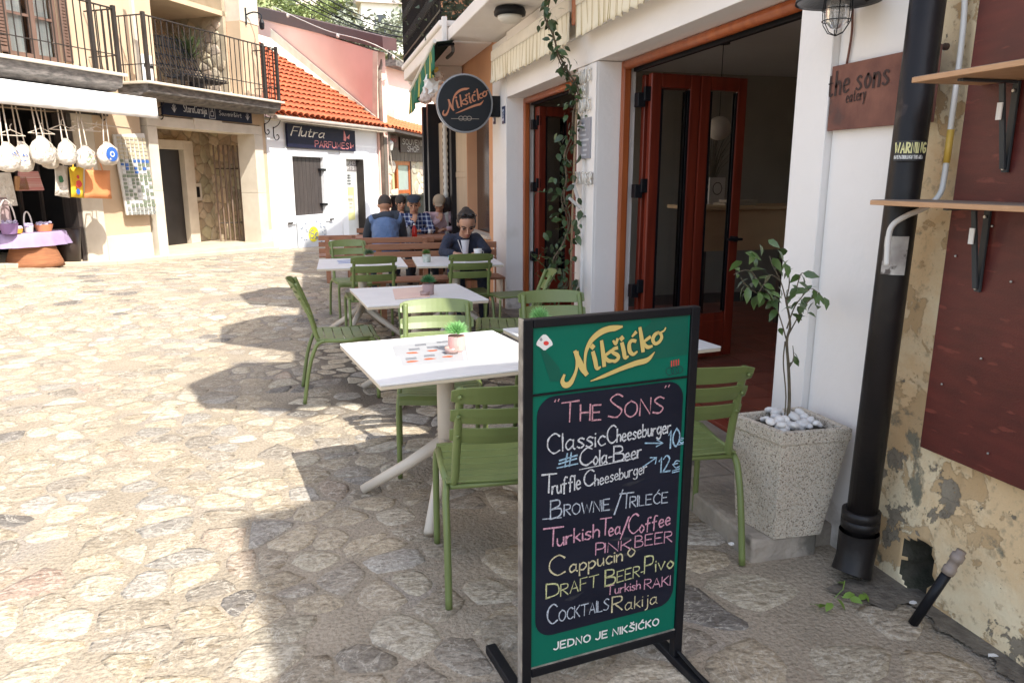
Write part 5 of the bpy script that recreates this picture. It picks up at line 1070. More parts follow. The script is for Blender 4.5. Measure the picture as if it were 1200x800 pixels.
b = MB(); b.lathe([(.03, .2), (.10, .14), (.12, .08), (.08, -.12), (.05, -.14)], F(9.85, .0, 2.5), 8); b.build('lamp_glass', flat('milk_glass', (.6, .6, .58), .3), lt); b = MB(); b.tube([F(9.85, 0, 2.36), F(9.95, .0, 1.9)], .02, 6); b.tube([F(9.85, 0, 2.7), F(9.85, 0, 2.9)], .02, 6); b.build('chain', M_lime, lt)
b = MB(); b.fb(9.6, 11.5, .1, .6, .1, .95); b.fb(9.5, 11.6, .0, .7, .955, 1.0); tag(b.build('display_cabinet', M_black, None), 'dark display cabinet in front of the stone souvenir shop', 'cabinet')
ms = empty('display_stand', F(10.6, .9, 0), 0, 'thin black display stand with two upright rods before the stone shop', 'stand')
for s in (10.35, 10.85): b = MB(); b.tube([F(s, .9, -.4), F(s, .9, 1.5)], .02, 6); b.build('rod', M_black, ms)
b = MB(); b.tube([F(10.2, .9, 1.05), F(11.0, .9, 1.05)], .02, 6); b.build('crossbar', M_black, ms)
b = MB(); b.fb(13.0, 13.9, .1, .3, .55, 1.45); tag(b.build('hung_board', M_oldwood, None, bevel=.01), 'small dark board standing near the black posts at the stone shop', 'board')
# overhead cables
def cable(pts, label, r=.02):
    b = MB(); P = []
    for i in range(len(pts)-1):
        a, c = pts[i], pts[i+1]
        for k in range(12): t = k/12; P.append(a.lerp(c, t)-Vector((0, 0, 1))*(.25*4*t*(1-t)))
    b.tube(P+[pts[-1]], r, 5); tag(b.build('overhead_cable', M_black, None, smooth=True), label, 'cable', 'cables across the roofs')
def far(x, y, d): r = ray(x, y); return E0+r*(d/r.dot(FW))
labs = ['uppermost thick black cable running down to the right over the roofs', 'second black cable, just under the uppermost one', 'third black cable, crossing the hillside houses', 'fourth black cable, nearer to the brown parapet', 'lowest black cable, closest above the brown parapet']
for i, (a, c) in enumerate((((375, -6), (500, 36)), ((362, -6), (500, 42)), ((345, -5), (490, 46)), ((330, -8), (470, 44)), ((352, -8), (484, 52)))): cable([far(*a, 24), far(*c, 26)], labs[i])
b = MB(); P = [pk3(320, 8, .2), pk3(380, 35, .2), pk3(450, 58, .2), F(15, -.4, 4.6)]; b.tube(spline(P, 8), .012, 5)
for p in spline(P, 8)[3::7]: b.ell(p-Vector((0, 0, .06)), (.05, .05, .07), n=8, m=6)
tag(b.build('festoon_string', flat('pale_bulbs', (.6, .58, .55), .3), None, smooth=True), 'string of small pale bulbs sagging along the brown parapet', 'festoon lights')

# ================================================================ HILLSIDE behind the roofs
def hz(x, y): 
    t = max(0, y-42); return -1.5+t*.52+2.5*math.sin(x*.06)+1.5*math.sin(y*.09+x*.05)
mb = MB(); xs = np.arange(-90, 110, 4); ys = np.arange(40, 190, 4)
for y in ys:
    for x in xs: mb.v.append((x, y, hz(x, y)))
n = len(xs)
for j in range(len(ys)-1):
    for i in range(n-1): mb.f.append((j*n+i, j*n+i+1, (j+1)*n+i+1, (j+1)*n+i)); mb.m.append(0)
struct(mb.build('hillside', mat('dry_hill_grass', (.30, .30, .14), (.20, .24, .10), sc=.25, rough=.95, bump=.5, bsc=2, third=(.42, .38, .28), thsc=.12, thr=.55), smooth=True))
rnd = random.Random(4)
hh = [(-14, 70, 8, 6), (-4, 62, 7, 5), (-8, 84, 9, 6), (3, 76, 7, 5), (8, 66, 7, 5), (11, 86, 10, 6), (-1, 96, 8, 6), (18, 74, 8, 6), (-22, 88, 9, 6), (-18, 60, 8, 5)]
hl = ['low white house on the hillside at far left above the pale pier', 'pale house with a flat pale roof right behind the brown parapet', 'cream house high on the hillside left of the cables', 'white hillside house with an orange roof behind the cables', 'white hillside house with a terracotta roof beside the grey trees', 'long cream hillside house beside the balcony plants', 'small upper hillside house at the top of the picture', 'hillside house hidden behind the ornate balcony', 'hillside house behind the pale corner pier', 'hillside house low behind the ochre houses']
for k, (x, y, w, d) in enumerate(hh):
    z = hz(x, y)-1; h = rnd.uniform(3.6, 5); ho = empty('hillside_house', (x, y, z), 0, hl[k], 'house', 'houses on the hillside')
    b = MB(); b.bx(x-w/2, x+w/2, y-d/2, y+d/2, z, z+h); b.build('wall', M_white if k % 3 else M_lime, ho)
    b = MB(); b.prism([(x-w/2-.4, y-d/2-.4, z+h), (x-w/2-.4, y+d/2+.4, z+h), (x-w/2-.4, y, z+h+1.7)], (w+.8, 0, 0)); b.build('roof', M_tile if k % 2 else mat('pale_roof', (.5, .42, .38)), ho)
    for q in range(3): b = MB(); b.bx(x-w/2+1+q*w*.3, x-w/2+1.9+q*w*.3, y-d/2-.03, y-d/2-.001, z+h-2.2, z+h-.8); b.build('window', M_glass, ho)
def bush(x, y, z, r, lab, m, n=500, name='hill_tree'):
    t = empty(name, (x, y, z), 0, lab, 'tree', 'trees on the hillside'); b = MB(); b.tube([(x, y, z-.5), (x+.1, y, z+r*.6), (x, y, z+r)], [.2, .14, .06], 6); b.build('trunk', M_dkwood, t)
    b = MB(); pts = []
    cl = [(random.gauss(0, .45), random.gauss(0, .45), random.uniform(.4, 1.3), random.uniform(.25, .5)) for _ in range(10)]
    for _ in range(n):
        c = random.choice(cl); u = Vector((random.gauss(0, 1), random.gauss(0, 1), random.gauss(0, 1))).normalized()*c[3]*random.uniform(.6, 1)
        pts.append((x+(c[0]+u.x)*r, y+(c[1]+u.y)*r, z+(c[2]+u.z)*r))
    scatter_leaves(b, pts, .30*r/2.4, .2*r/2.4); b.build('crown', m, t)
M_olive = mat('grey_olive_leaf', (.22, .24, .18), (.30, .32, .24), sc=1.5, rough=.8, bump=0); M_lgreen = mat('bright_hill_leaf', (.27, .32, .13), (.19, .24, .09), sc=1.2, rough=.8, bump=0)
for k, (px, py, d, r, m, lab) in enumerate(((430, 28, 46, 3.0, M_olive, 'grey green olive tree behind the end of the brown parapet'), (455, 34, 44, 2.6, M_olive, 'grey green tree nearest the ornate balcony'), (412, 36, 45, 2.0, M_olive, 'small grey tree just over the brown parapet'), (345, 2, 50, 2.4, M_lgreen, 'bright green bush at the top left of the hillside'), (365, 10, 52, 1.6, M_lgreen, 'small bright bush right of the larger bright bush'), (470, 5, 60, 3, M_lgreen, 'light green tree high beside the balcony'), (440, 2, 62, 2.6, M_olive, 'dull green tree at the top centre of the hillside'), (398, -6, 66, 3, M_lgreen, 'light green tree above the hillside houses'))):
    p = far(px, py, d); bush(p.x, p.y, p.z-r*.9, r*.8, lab, m, 1100)
b = MB(); scatter_leaves(b, [(lambda x, y: (x, y, hz(x, y)+.3))(random.uniform(-30, 30), random.uniform(44, 120)) for _ in range(2200)], .6, .45); tag(b.build('hill_scrub', M_lgreen, None), None, None, None, 'stuff')
# ================================================================ CHAIRS
def make_chair(label, group='olive green slatted cafe chairs'):
    t = empty('cafe_chair', (0, 0, 0), 0, label, 'chair', group)
    def seatz(y): return .450-.014*math.cos((y-.03)/.22*1.5)
    for s in (-1, 1):
        b = LB(); b.tube(spline([(s*.227, .235, 0), (s*.226, .232, .28), (s*.224, .232, .385), (s*.220, .218, .425), (s*.216, .18, .440)], 5), [.0135]*21, 12); b.build('leg', M_green, t, smooth=True)
        b = LB(); b.tube(spline([(s*.230, -.280, 0), (s*.227, -.235, .25), (s*.225, -.190, .385), (s*.220, -.158, .425), (s*.216, -.11, .438)], 5), [.0135]*21, 12); b.build('leg', M_green, t, smooth=True)
        b = LB(); b.tube(spline([(s*.196, -.150, .425), (s*.188, -.172, .465), (s*.184, -.202, .58), (s*.180, -.245, .71), (s*.177, -.294, .838)], 5), [.0155]*17+[.0145]*4, 12); b.build('back_post', M_green, t, smooth=True)
        b = LB(); b.tube([(s*.216, -.13, .438), (s*.217, .03, .430), (s*.216, .19, .440)], .0145, 10); b.build('side_rail', M_green, t, smooth=True)
    for y in (-.165, .20): b = LB(); b.tube([(-.205, y, .428), (.205, y, .428)], .011, 8); b.build('cross_rail', M_green, t, smooth=True)
    n = 10
    def strip(ring, name, kx=.220, dip=.012):
        b = LB(); vs = []; m = len(ring)
        for k in range(n+1):
            x = -kx+2*kx*k/n
            for y, z in ring: vs.append((x, y, z+dip*(x/kx)**2-.006*(abs(x)/kx)**8))
        b.add(vs, [(m*k+j, m*k+(j+1) % m, m*k+m+(j+1) % m, m*k+m+j) for k in range(n) for j in range(m)]+[tuple(range(m-1, -1, -1)), tuple(m*n+j for j in range(m))]); return b.build(name, M_green, t, bevel=.003)
    for i in range(6):
        y0 = -.178+.0665*i; y1 = y0+.061; strip([(y0, seatz(y0)), (y1, seatz(y1)), (y1, seatz(y1)-.009), (y0, seatz(y0)-.009)], 'seat_slat')
    y0 = .222; strip([(y0, seatz(y0)), (.248, .444), (.262, .425), (.264, .398), (.256, .398), (.252, .420), (.242, .434), (y0, seatz(y0)-.009)], 'seat_slat')
    lean = lambda z: -.186-.18*(z-.5)-.45*max(0, z-.56)**1.35
    for z0, z1 in ((.612, .680), (.697, .765), (.782, .848)):
        b = LB(); vs = []; n2 = 14
        for k in range(n2+1):
            x = -.210+.42*k/n2; cv = -.042*(1-(x/.21)**2); e = .010*(abs(x)/.21)**10
            for z, dy in ((z0+e, 0), ((z0+z1)/2, -.003), (z1-e, 0), (z1-e, .008), ((z0+z1)/2, .005), (z0+e, .008)):
                vs.append((x, lean(z)+cv+dy+.016, z+(.010*(1-(x/.21)**2) if z1 > .83 and z > .8 else 0)))
        b.add(vs, [(6*k+j, 6*k+(j+1) % 6, 6*k+6+(j+1) % 6, 6*k+6+j) for k in range(n2) for j in range(6)]+[(5, 4, 3, 2, 1, 0), tuple(6*n2+j for j in range(6))]); b.build('back_slat', M_green, t, bevel=.003)
        for s in (-1, 1): b = LB(); zc = (z0+z1)/2; b.tube([(s*.182, lean(zc)-.0015, zc), (s*.182, lean(zc)-.012, zc)], .008, 8); b.build('rivet', M_green, t, smooth=True)
    return t
chairs = [((.65, 2.69), -4, 'green slatted chair with its back to us, left of the chalkboard at the nearest table'),
 ((.14, 5.42), -88, 'green slatted chair standing sideways at the left of the middle table, facing right'),
 ((1.42, 2.74), -7, 'green slatted chair right of the chalkboard, beside the speckled planter'),
 ((.62, 3.90), 173, 'sunlit yellow green chair facing us behind the nearest table'),
 ((1.37, 4.06), 174, 'shaded green chair facing us just above the chalkboard'),
 ((.49, 7.10), 3, 'green chair seen from behind at the far left table'),
 ((1.41, 7.10), -2, 'green chair seen from behind opposite the woman writing'),
 ((.40, 8.32), 190, 'green chair facing us behind the far left table, partly hidden by a plant'),
 ((1.42, 5.45), 78, 'green chair at the right of the middle table with its tilted back near the doorway')
]
c0 = make_chair(chairs[0][2])
for i, ((x, y), a, lab) in enumerate(chairs):
    c = c0 if i == 0 else copy_tree(c0)
    c.location = (x, y, .006); c.rotation_euler = (0, 0, R(a)); c['label'] = lab
stl = empty('green_stool', (1.80, 6.85, .006), R(8), 'low green metal stool beyond the tilted chair, under the climbing plant', 'stool')
b = LB(); b.bx(-.19, .19, -.17, .17, .435, .452); b.build('seat', M_green, stl, bevel=.012)
for i in (-1, 1):
    for j in (-1, 1): b = LB(); b.tube(spline([(i*.2, j*.19, 0), (i*.19, j*.18, .3), (i*.18, j*.165, .43)], 4), .0125, 8); b.build('leg', M_green, stl, smooth=True)
# ================================================================ WHITE TABLES
def make_table(label):
    t = empty('cafe_table', (0, 0, 0), 0, label, 'table', 'square white cafe tables'); h = .415
    b = LB(); b.bx(-h, h, -h, h, .722, .732); b.build('table_top', M_tabw, t, bevel=.003)
    b = LB(); b.bx(-h+.001, h-.001, -h+.001, h-.001, .706, .7215); b.build('edge', M_tabe, t, bevel=.003)
    b = LB(); b.tube([(0, 0, .23), (0, 0, .704)], .042, 16); b.build('column', M_leg, t, smooth=True)
    b = LB(); b.lathe([(.12, .69), (.10, .704), (.05, .705)], n=16); b.build('top_plate', M_leg, t)
    for k in range(4):
        a = R(60+90*k); b = LB(); c, s = math.cos(a), math.sin(a)
        b.tube([(c*.01, s*.01, .30), (c*.20, s*.20, .165), (c*.43, s*.43, .022)], [.034, .029, .024], 12); b.build('leg', M_leg, t, smooth=True)
    return t
tabs = [((.566, 3.394), 9, 'nearest white square table, sunlit, with a menu and a pink potted succulent'), ((1.445, 3.55), 8, 'white square table mostly hidden behind the chalkboard'),
 ((.68, 5.28), 5, 'middle white square table in the shade with napkins on it'), ((.43, 7.42), -2, 'far left white square table with a blue printed menu'), ((1.36, 7.38), -4, 'far right white square table where the woman is writing')]
tb0 = make_table(tabs[0][2])
for i, ((x, y), a, lab) in enumerate(tabs):
    c = tb0 if i == 0 else copy_tree(tb0); c.location = (x, y, .004); c.rotation_euler = (0, 0, R(a)); c['label'] = lab
TZ = .7365
# menus and napkins
def sheet_at(name, pts, m, label, cat, z=TZ, th=.0015):
    P = [at(*q, z=z) for q in pts]; b = MB(); b.prism(P, (0, 0, th)); return tag(b.build(name, m, None), label, cat), P
o, P = sheet_at('menu', [(468, 430), (459, 405), (545, 397), (549, 422)], flat('coated_menu_paper', (.34, .345, .36), .5), 'printed food menu with small orange pictures on the nearest table', 'menu')
def mp(u, v, dz=.0022): return P[0].lerp(P[3], u).lerp(P[1].lerp(P[2], u), v)+Vector((0, 0, dz))
b = MB()
for u, v in ((.12, .10), (.38, .14), (.66, .16), (.18, .48), (.45, .50), (.80, .50)):
    q = mp(u+.06, v+.06); b.prism([q+Vector((.030*math.cos(a)*random.uniform(.6, 1.2), .015*math.sin(a)*random.uniform(.7, 1.2), 0)) for a in np.linspace(0, 5.6, 9)], (0, 0, .0004))
b.build('burger_picture', mat('orange_food_print', (.60, .13, .03), (.30, .05, .02), sc=70), o)
b = MB()
for u, v in ((.12, .25), (.38, .3), (.66, .33), (.2, .66), (.45, .68), (.75, .7), (.3, .85), (.6, .9)):
    for k in range(3): b.prism([mp(u, v+k*.035), mp(u+.15, v+k*.035), mp(u+.15, v+.012+k*.035), mp(u, v+.012+k*.035)], (0, 0, .0003))
b.build('menu_lettering', flat('grey_print', (.12, .12, .15)), o)
b = MB()
for u in (.0, .93): b.prism([mp(u, .0), mp(u+.045, .0), mp(u+.045, .42), mp(u, .42)], (0, 0, .0004))
b.build('menu_edge', flat('grey_blue_edge', (.42, .45, .55)), o)
o, P = sheet_at('napkin', [(463, 351), (460, 339), (500, 336), (504, 348)], mat('peach_napkin', (.78, .58, .48), (.72, .5, .42), rough=.9), 'pale peach napkins on the middle table', 'napkin', th=.004)
o, P = sheet_at('menu', [(393, 311), (390, 305), (425, 303), (430, 309)], M_paper, 'menu with blue print on the far left table', 'menu')
b = MB(); 
for v in (.25, .5, .75): b.prism([mp(.1, v), mp(.85, v), mp(.8, v+.12), mp(.15, v+.1)], (0, 0, .0004))
b.build('menu_lettering', flat('blue_print', (.12, .2, .5)), o)
# succulents
def succulent(px, py, label, pot, R_=.062, spike=(.16, .42, .14), n=90, ph=.075, pr=.042, cup=True):
    p = at(px, py, z=TZ); t = empty('succulent', p, 0, label, 'plant', 'small potted succulents on the tables')
    b = MB(); b.lathe([(pr*.86, 0), (pr*.95, ph*.1), (pr, ph), (pr*.9, ph), (pr*.88, ph*.9)], p, 22); b.build('pot', pot, t, smooth=False)
    b = MB(); b.lathe([(pr*.87, ph*.88), (.001, ph*.9)], p, 16); b.build('soil', flat('dark_soil', (.03, .022, .016)), t)
    c = p+Vector((0, 0, ph+R_*.25)); b = MB()
    for i in range(n):
        a = i*2.39996; e = math.asin(min(1, .02+.97*i/n)); d = Vector((math.cos(a)*math.cos(e), math.sin(a)*math.cos(e), math.sin(e))); L = R_*random.uniform(.85, 1.1); b.tube([c+d*.008, c+d*L*.5, c+d*L], [.0035, .004, .0006], 5)
    b.build('spiky_leaves', mat('succulent_'+'_'.join(str(int(v*100)) for v in spike), spike, tuple(v*.6 for v in spike), sc=30, rough=.5, bump=0), t, tagk='stuff')
    if cup: 
        b = MB(); q = p+Vector((-.032, -.045, 0)); b.lathe([(.030, 0), (.034, .03), (.031, .03), (.027, .006)], q, 16); tag(b.build('ashtray', mat('rosy_glass', (.60, .42, .38), rough=.15, trans=.3, bump=0), None, smooth=True), 'small rosy glass dish '+label.split(' in ')[-1].replace('a pink pot', 'beside the pink pot').replace('a grey pink pot', 'beside the grey pink pot'), 'dish')
M_pp = mat('pink_pot', (.72, .42, .38), (.68, .39, .35), rough=.5, bump=.05); M_gp = mat('grey_pink_pot', (.42, .30, .30), (.36, .26, .26), rough=.5, bump=.05); M_wp = mat('white_patterned_pot', (.62, .64, .58), (.3, .36, .3), sc=26, rough=.5)
succulent(535, 411, 'bright green spiky succulent in a pink pot on the sunlit nearest table', M_pp, spike=(.22, .50, .16)); succulent(632, 392, 'bright green spiky succulent peeping over the chalkboard top', M_pp, spike=(.22, .50, .16), cup=False)
succulent(502, 345, 'dark green spiky succulent in a grey pink pot on the middle table', M_gp, spike=(.06, .2, .07)); succulent(433, 308, 'grey green fluffy succulent in a grey pot on the far left table', M_gp, spike=(.09, .15, .07), cup=False, R_=.055); succulent(500, 307, 'low green succulent in a white patterned pot on the woman\'s table', M_wp, spike=(.10, .2, .04), R_=.045, cup=False)

# ================================================================ CHALKBOARD SIGN
sg = empty('chalkboard_sign', (.8, 1.9, 0), 0, 'tall green beer pavement sign with chalk menu lettering in a black frame', 'sign')
BP = Vector((1.07, 1.93, 0)); BD = Vector((.99, .14, 0)).normalized(); BNo = Vector((BD.y, -BD.x, 0))
def bp3(x, y, off=0): return atp(x, y, BP+BNo*off, BNo)
def bu(u, z, off=0): return BP+BD*u+BNo*off+Vector((0, 0, z))
def bbox(mb, u0, u1, z0, z1, n0, n1): mb.prism([bu(u0, z0, n0), bu(u1, z0, n0), bu(u1, z0, n1), bu(u0, z0, n1)], (0, 0, z1-z0))
uL = (bp3(613, 500)-BP).dot(BD); uR = .012
b = MB(); bbox(b, uL, uL+.030, .03, 1.182, -.03, .0); bbox(b, uR-.030, uR, .03, 1.182, -.03, .0); bbox(b, uL+.031, uR-.031, 1.158, 1.182, -.03, .0); bbox(b, uL+.031, uR-.031, .10, .128, -.03, .0); b.build('frame', M_black, sg, bevel=.003)
b = MB(); bbox(b, uL-.0025, uL+.002, .03, 1.184, -.028, -.002); bbox(b, uL+.02, uR-.03, .1285, .131, -.02, -.003); b.build('worn_edge', mat('worn_metal_edge', (.42, .38, .32), (.15, .13, .12), sc=20, rough=.5), sg)
for u in (uL+.015, uR-.015):
    b = MB(); bbox(b, u-.018, u+.018, .0, .03, -.30, .26); b.build('foot', M_black, sg, bevel=.004)
    b = MB(); b.tube([bu(u, .03, .18), bu(u, .05, .0)], .006, 6); b.build('brace', M_black, sg)
u0, u1 = uL+.031, uR-.031
b = MB(); bbox(b, u0, u1, .1285, 1.1575, -.022, -.008); gp = b.build('panel', mat('bottle_green_panel', (.0, .135, .088), (.0, .12, .078), sc=3, rough=.4, spec=.3, bump=.02), sg)
b = MB(); bbox(b, u0, u1, .968, .974, -.0078, -.004); b.build('divider', M_black, sg)
def brect(mb, u0, u1, z0, z1, r, n0, th):
    pts = []
    for cx, cz, a0 in ((u1-r, z1-r, 0), (u0+r, z1-r, 90), (u0+r, z0+r, 180), (u1-r, z0+r, 270)):
        for k in range(7): a = R(a0+15*k); pts.append(bu(cx+r*math.cos(a), cz+r*math.sin(a), n0))
    mb.prism(pts, BNo*th)
zc0 = bp3(700, 728).z
cuL = (bp3(629.5, 600)-BP).dot(BD); cuR = (bp3(797, 560)-BP).dot(BD); zb_ = (bp3(640, 748).z+bp3(780, 709).z)/2
M_chalk = mat('smeared_blackboard', (.005, .007, .018), (.012, .014, .028), sc=2.5, streak=(1, 1, 2), rough=.5, spec=.25, bump=.05, third=(.045, .048, .06), thsc=3.2, thr=.66)
b = MB(); brect(b, cuL, cuR, zb_, .962, .055, -.0078, .002); b.build('blackboard', M_chalk, sg)
# darker facets on the green header
b = MB()
for tri in (((700, 430), (770, 372), (806, 365), (806, 415)), ((645, 447), (630, 400), (655, 430), (660, 446))): b.prism([bp3(*q, -.0076) for q in tri], BNo*.0004)
for tri in (((778, 400), (806, 388), (806, 366), (760, 371)),): b.prism([bp3(*q, -.0070) for q in tri], BNo*.0004)
b.build('header_shapes', mat('darker_green_facet', (.0, .10, .068), rough=.32, bump=0), sg)
b = MB(); o1 = bp3(620, 360, -.006); ux_ = (bp3(820, 360, -.006)-o1)/800; # zoomed pixel frame of the header
for k, (st_,) in enumerate(LOGO):
    pts = spline([(x, y, w) for x, y, w in st_], 5); Pw = [bp3(620+v.x/4, 360+v.y/4, -.0062+.00015*k) for v in pts]; ribbon(b, Pw, BNo, [max(2.5, v.z)*.000735 for v in pts])
b.build('brand_lettering', mat('gold_print', (.62, .48, .17), (.58, .44, .15), rough=.4, bump=0), sg)
b = MB()
for k, (st_,) in enumerate(LOGO):
    pts = spline([(x, y, w) for x, y, w in st_], 5); Pw = [bp3(620+v.x/4, 360+v.y/4, -.00655+.00001*k) for v in pts]; ribbon(b, Pw, BNo, [(max(2.5, v.z)+5)*.000735 for v in pts])
b.build('lettering_outline', mat('dark_green_outline', (.0, .05, .035), rough=.4, bump=0), sg)
def btext(mb, s, x0, y0, x1, y1, h, w, off=-.0052, jit=.03, **k):
    a = bp3(x0, y0, off); c = bp3(x1, y1, off); hh = (bp3(x0, y0-h, off)-a).length; d = c-a; text(mb, s, a, d.normalized()*hh, Vector((0, 0, hh)), BNo, w, fit=d.length/hh, jit=jit, **k)
def chalk(n, c): return mat('chalk_'+n, c, tuple(v*.42 for v in c), sc=210, det=3, rough=.95, bump=0)
CK = {'pink': chalk('pink', (.70, .36, .42)), 'white': chalk('white', (.75, .78, .82)), 'blue': chalk('blue', (.40, .62, .80)), 'rose': chalk('rose', (.75, .40, .52)), 'yellow': chalk('yellow', (.72, .66, .42)), 'lime': chalk('lime', (.66, .68, .36)), 'pale': chalk('pale_blue', (.55, .62, .72))}
LINES = {
 'pink': [('T', 658, 495, 678, 492, 24), ('HE', 680, 493, 704, 491, 18), ('S', 713, 490, 729, 488, 27), ('ONS', 732, 489, 777, 483, 19), ('"', 650, 478, 655, 477, 10), ('"', 779, 462, 784, 461, 10)],
 'white': [('C', 641, 531, 656, 530, 23), ('lassic', 659, 528, 709, 521, 20), ('C', 711, 520, 722, 518, 21), ('heeseburger', 723, 518, 785, 506, 15), ('C', 679, 547, 694, 543, 20), ('ola-', 695, 545, 717, 541, 16), ('B', 719, 541, 731, 539, 18), ('eer', 732, 540, 751, 535, 15), ('T', 635, 578, 652, 576, 22), ('ruffle', 647, 579, 680, 572, 17), ('C', 684, 571, 696, 568, 19), ('heeseburger', 697, 569, 757, 553, 13)],
 'blue': [('#', 655, 549, 676, 544, 15), ('10', 783, 525, 796, 521, 21), ('€', 795, 520, 801, 519, 9), ('12', 772, 553, 785, 551, 18), ('€', 788, 550, 796, 548, 13)],
 'pale': [('B', 645, 608, 658, 604, 21), ('ROWNIE', 661, 604, 714, 597, 13), ('/', 720, 600, 729, 597, 22), ('T', 726, 596, 742, 594, 18), ('RILEĆE', 738, 594, 782, 588, 12), ('C', 641, 731, 653, 729, 22), ('OCKTAILS', 655, 728, 713, 713, 13)],
 'rose': [('T', 637, 641, 660, 638, 22), ('urkish', 653, 640, 702, 628, 16), ('T', 703, 628, 716, 626, 19), ('ea', 713, 628, 727, 625, 15), ('/', 727, 629, 736, 626, 20), ('C', 736, 626, 748, 623, 22), ('offee', 749, 624, 785, 614, 15), ('P', 698, 650, 708, 649, 14), ('INK', 709, 647, 739, 643, 11), ('BEER', 744, 641, 787, 634, 13), ('Turkish', 711, 697, 750, 689, 10), ('RAKI', 755, 690, 785, 685, 11)],
 'yellow': [('C', 643, 674, 662, 672, 23), ('appucin', 667, 671, 729, 656, 15), ('o', 735, 653, 744, 651, 17), ('R', 717, 717, 729, 714, 17), ('akija', 732, 715, 770, 706, 14)],
 'lime': [('D', 640, 701, 655, 698, 16), ('RAFT', 657, 698, 701, 686, 14), ('B', 709, 686, 721, 683, 18), ('EER-', 723, 682, 755, 673, 13), ('P', 755, 672, 765, 670, 19), ('ivo', 768, 669, 789, 664, 15)]}
for c, L in LINES.items():
    b = MB()
    for i, (s, x0, y0, x1, y1, h) in enumerate(L): btext(b, s, x0, y0, x1, y1, h, .0048 if h > 14 else .0036, off=-.0052+.0001*(i % 5), gap=.13)
    if c == 'white': ribbon(b, [bp3(679, 550, -.005), bp3(748, 536, -.005)], BNo, .003)
    if c == 'blue':
        for seg in (((756, 519), (776, 519)), ((770, 515), (777, 519), (769, 523)), ((753, 547), (769, 536)), ((762, 536), (769.5, 535.5), (768, 543)), ((788, 553.5), (796, 551.5)), ((653, 548), (677, 543))): ribbon(b, [bp3(*q, -.0049) for q in seg], BNo, .004)
    if c == 'pale': ribbon(b, [bp3(636, 608, -.005), bp3(658, 606, -.005)], BNo, .003)
    if c == 'pink': pass
    b.build('chalk_lettering', CK[c], sg)
b = MB(); rq = random.Random(8)
for _ in range(9):                                           # wiped chalk smears left on the board
    x, y = rq.uniform(655, 775), rq.uniform(480, 715); L = rq.uniform(10, 34); a = rq.uniform(-.5, .5)
    P_ = [bp3(x+L*t, y-L*t*.15+a*L*t*t, -.00565+.00002*_) for t in (0, .3, .6, 1)]; ribbon(b, P_, BNo, [.003, .012*rq.uniform(.6, 1.3), .009, .002])
b.build('chalk_smear', mat('chalk_smear_dust', (.028, .030, .040), (.012, .013, .022), sc=40, rough=.9, bump=0), sg)
b = MB(); btext(b, 'JEDNO JE NIKŠIĆKO', 649, 761, 771, 731, 8.2, .0048, off=-.0065, jit=0, gap=.2); b.build('slogan_lettering', M_text_w, sg)
b = MB(); btext(b, '1896', 786.5, 427, 797, 424.5, 6, .0030, jit=0) if False else None
b = MB()
for k in range(4): x = 787+k*2.7; ribbon(b, [bp3(x, 429-k*.6, -.006), bp3(x, 423-k*.6, -.006)], BNo, .0042)
b.build('red_year', flat('red_print', (.55, .06, .05)), sg)
b = MB()
for x, y, r in ((785, 435, 4.5), (791, 434, 4.5), (796, 433, 4.2)): ribbon(b, [bp3(x+r*math.cos(a), y+r*math.sin(a), -.0062) for a in np.linspace(0, 6.28, 14)], BNo, .0022)
b.build('medal_print', flat('dark_teal_print', (.01, .045, .045)), sg)
# round white sticker with a red blot (a plain blob in place of a cartoon)
b = MB(); b.prism([bp3(638+(9+1.3*math.sin(3*a))*math.cos(a), 401+(8+1.5*math.cos(4*a))*math.sin(a), -.0072) for a in np.linspace(0, 6.0, 22)], BNo*.001); so = b.build('sticker', flat('white_sticker', (.78, .78, .76), .4), sg)
b = MB(); b.prism([bp3(640+3.2*math.cos(a), 402+2.6*math.sin(a), -.0060) for a in np.linspace(0, 5.7, 12)], BNo*.0004); b.build('sticker_spot', flat('red_sticker', (.7, .05, .04)), so)
b = MB(); b.prism([bp3(*q, -.0060) for q in ((632, 398), (634, 395), (636, 398), (634, 400))], BNo*.0003); b.build('sticker_mark', flat('grey_sticker', (.3, .3, .3)), so)

# ================================================================ PLANTER AND LEMON TREE
plr = empty('planter', (1.85, 2.56, .10), 0, 'square speckled pebble concrete planter tapering to its foot', 'planter')
top = [at(850, 489, z=.575), at(905, 510, z=.575), at(983, 514, z=.575), at(938, 487, z=.575)]; bc = [(1.725, 2.70), (1.735, 2.42), (2.0, 2.40), (1.985, 2.69)]
tp = [Vector((1.665, 2.665, .575)), Vector((1.725, 2.395, .575)), Vector((2.025, 2.375, .575)), Vector((2.01, 2.68, .575))]; bt = [Vector((1.710, 2.655, .102)), Vector((1.750, 2.430, .102)), Vector((1.965, 2.42, .102)), Vector((1.965, 2.65, .102))]
cx = sum(tp, Vector())/4
def inset(P, f, dz): c = sum(P, Vector())/4; return [c+(p-c)*f+Vector((0, 0, dz)) for p in P]
b = MB(); rim = [p-Vector((0, 0, .055)) for p in tp]; lay = [bt, inset(rim, .985, 0), inset(rim, 1.02, .004), inset(tp, 1.02, 0), inset(tp, .84, 0), inset(tp, .80, -.06)]
vs = [v for L in lay for v in L]; fs = [(3, 2, 1, 0)]+[(4*i+j, 4*i+(j+1) % 4, 4*i+4+(j+1) % 4, 4*i+4+j) for i in range(5) for j in range(4)]+[(20, 21, 22, 23)]
b.add(vs, fs)
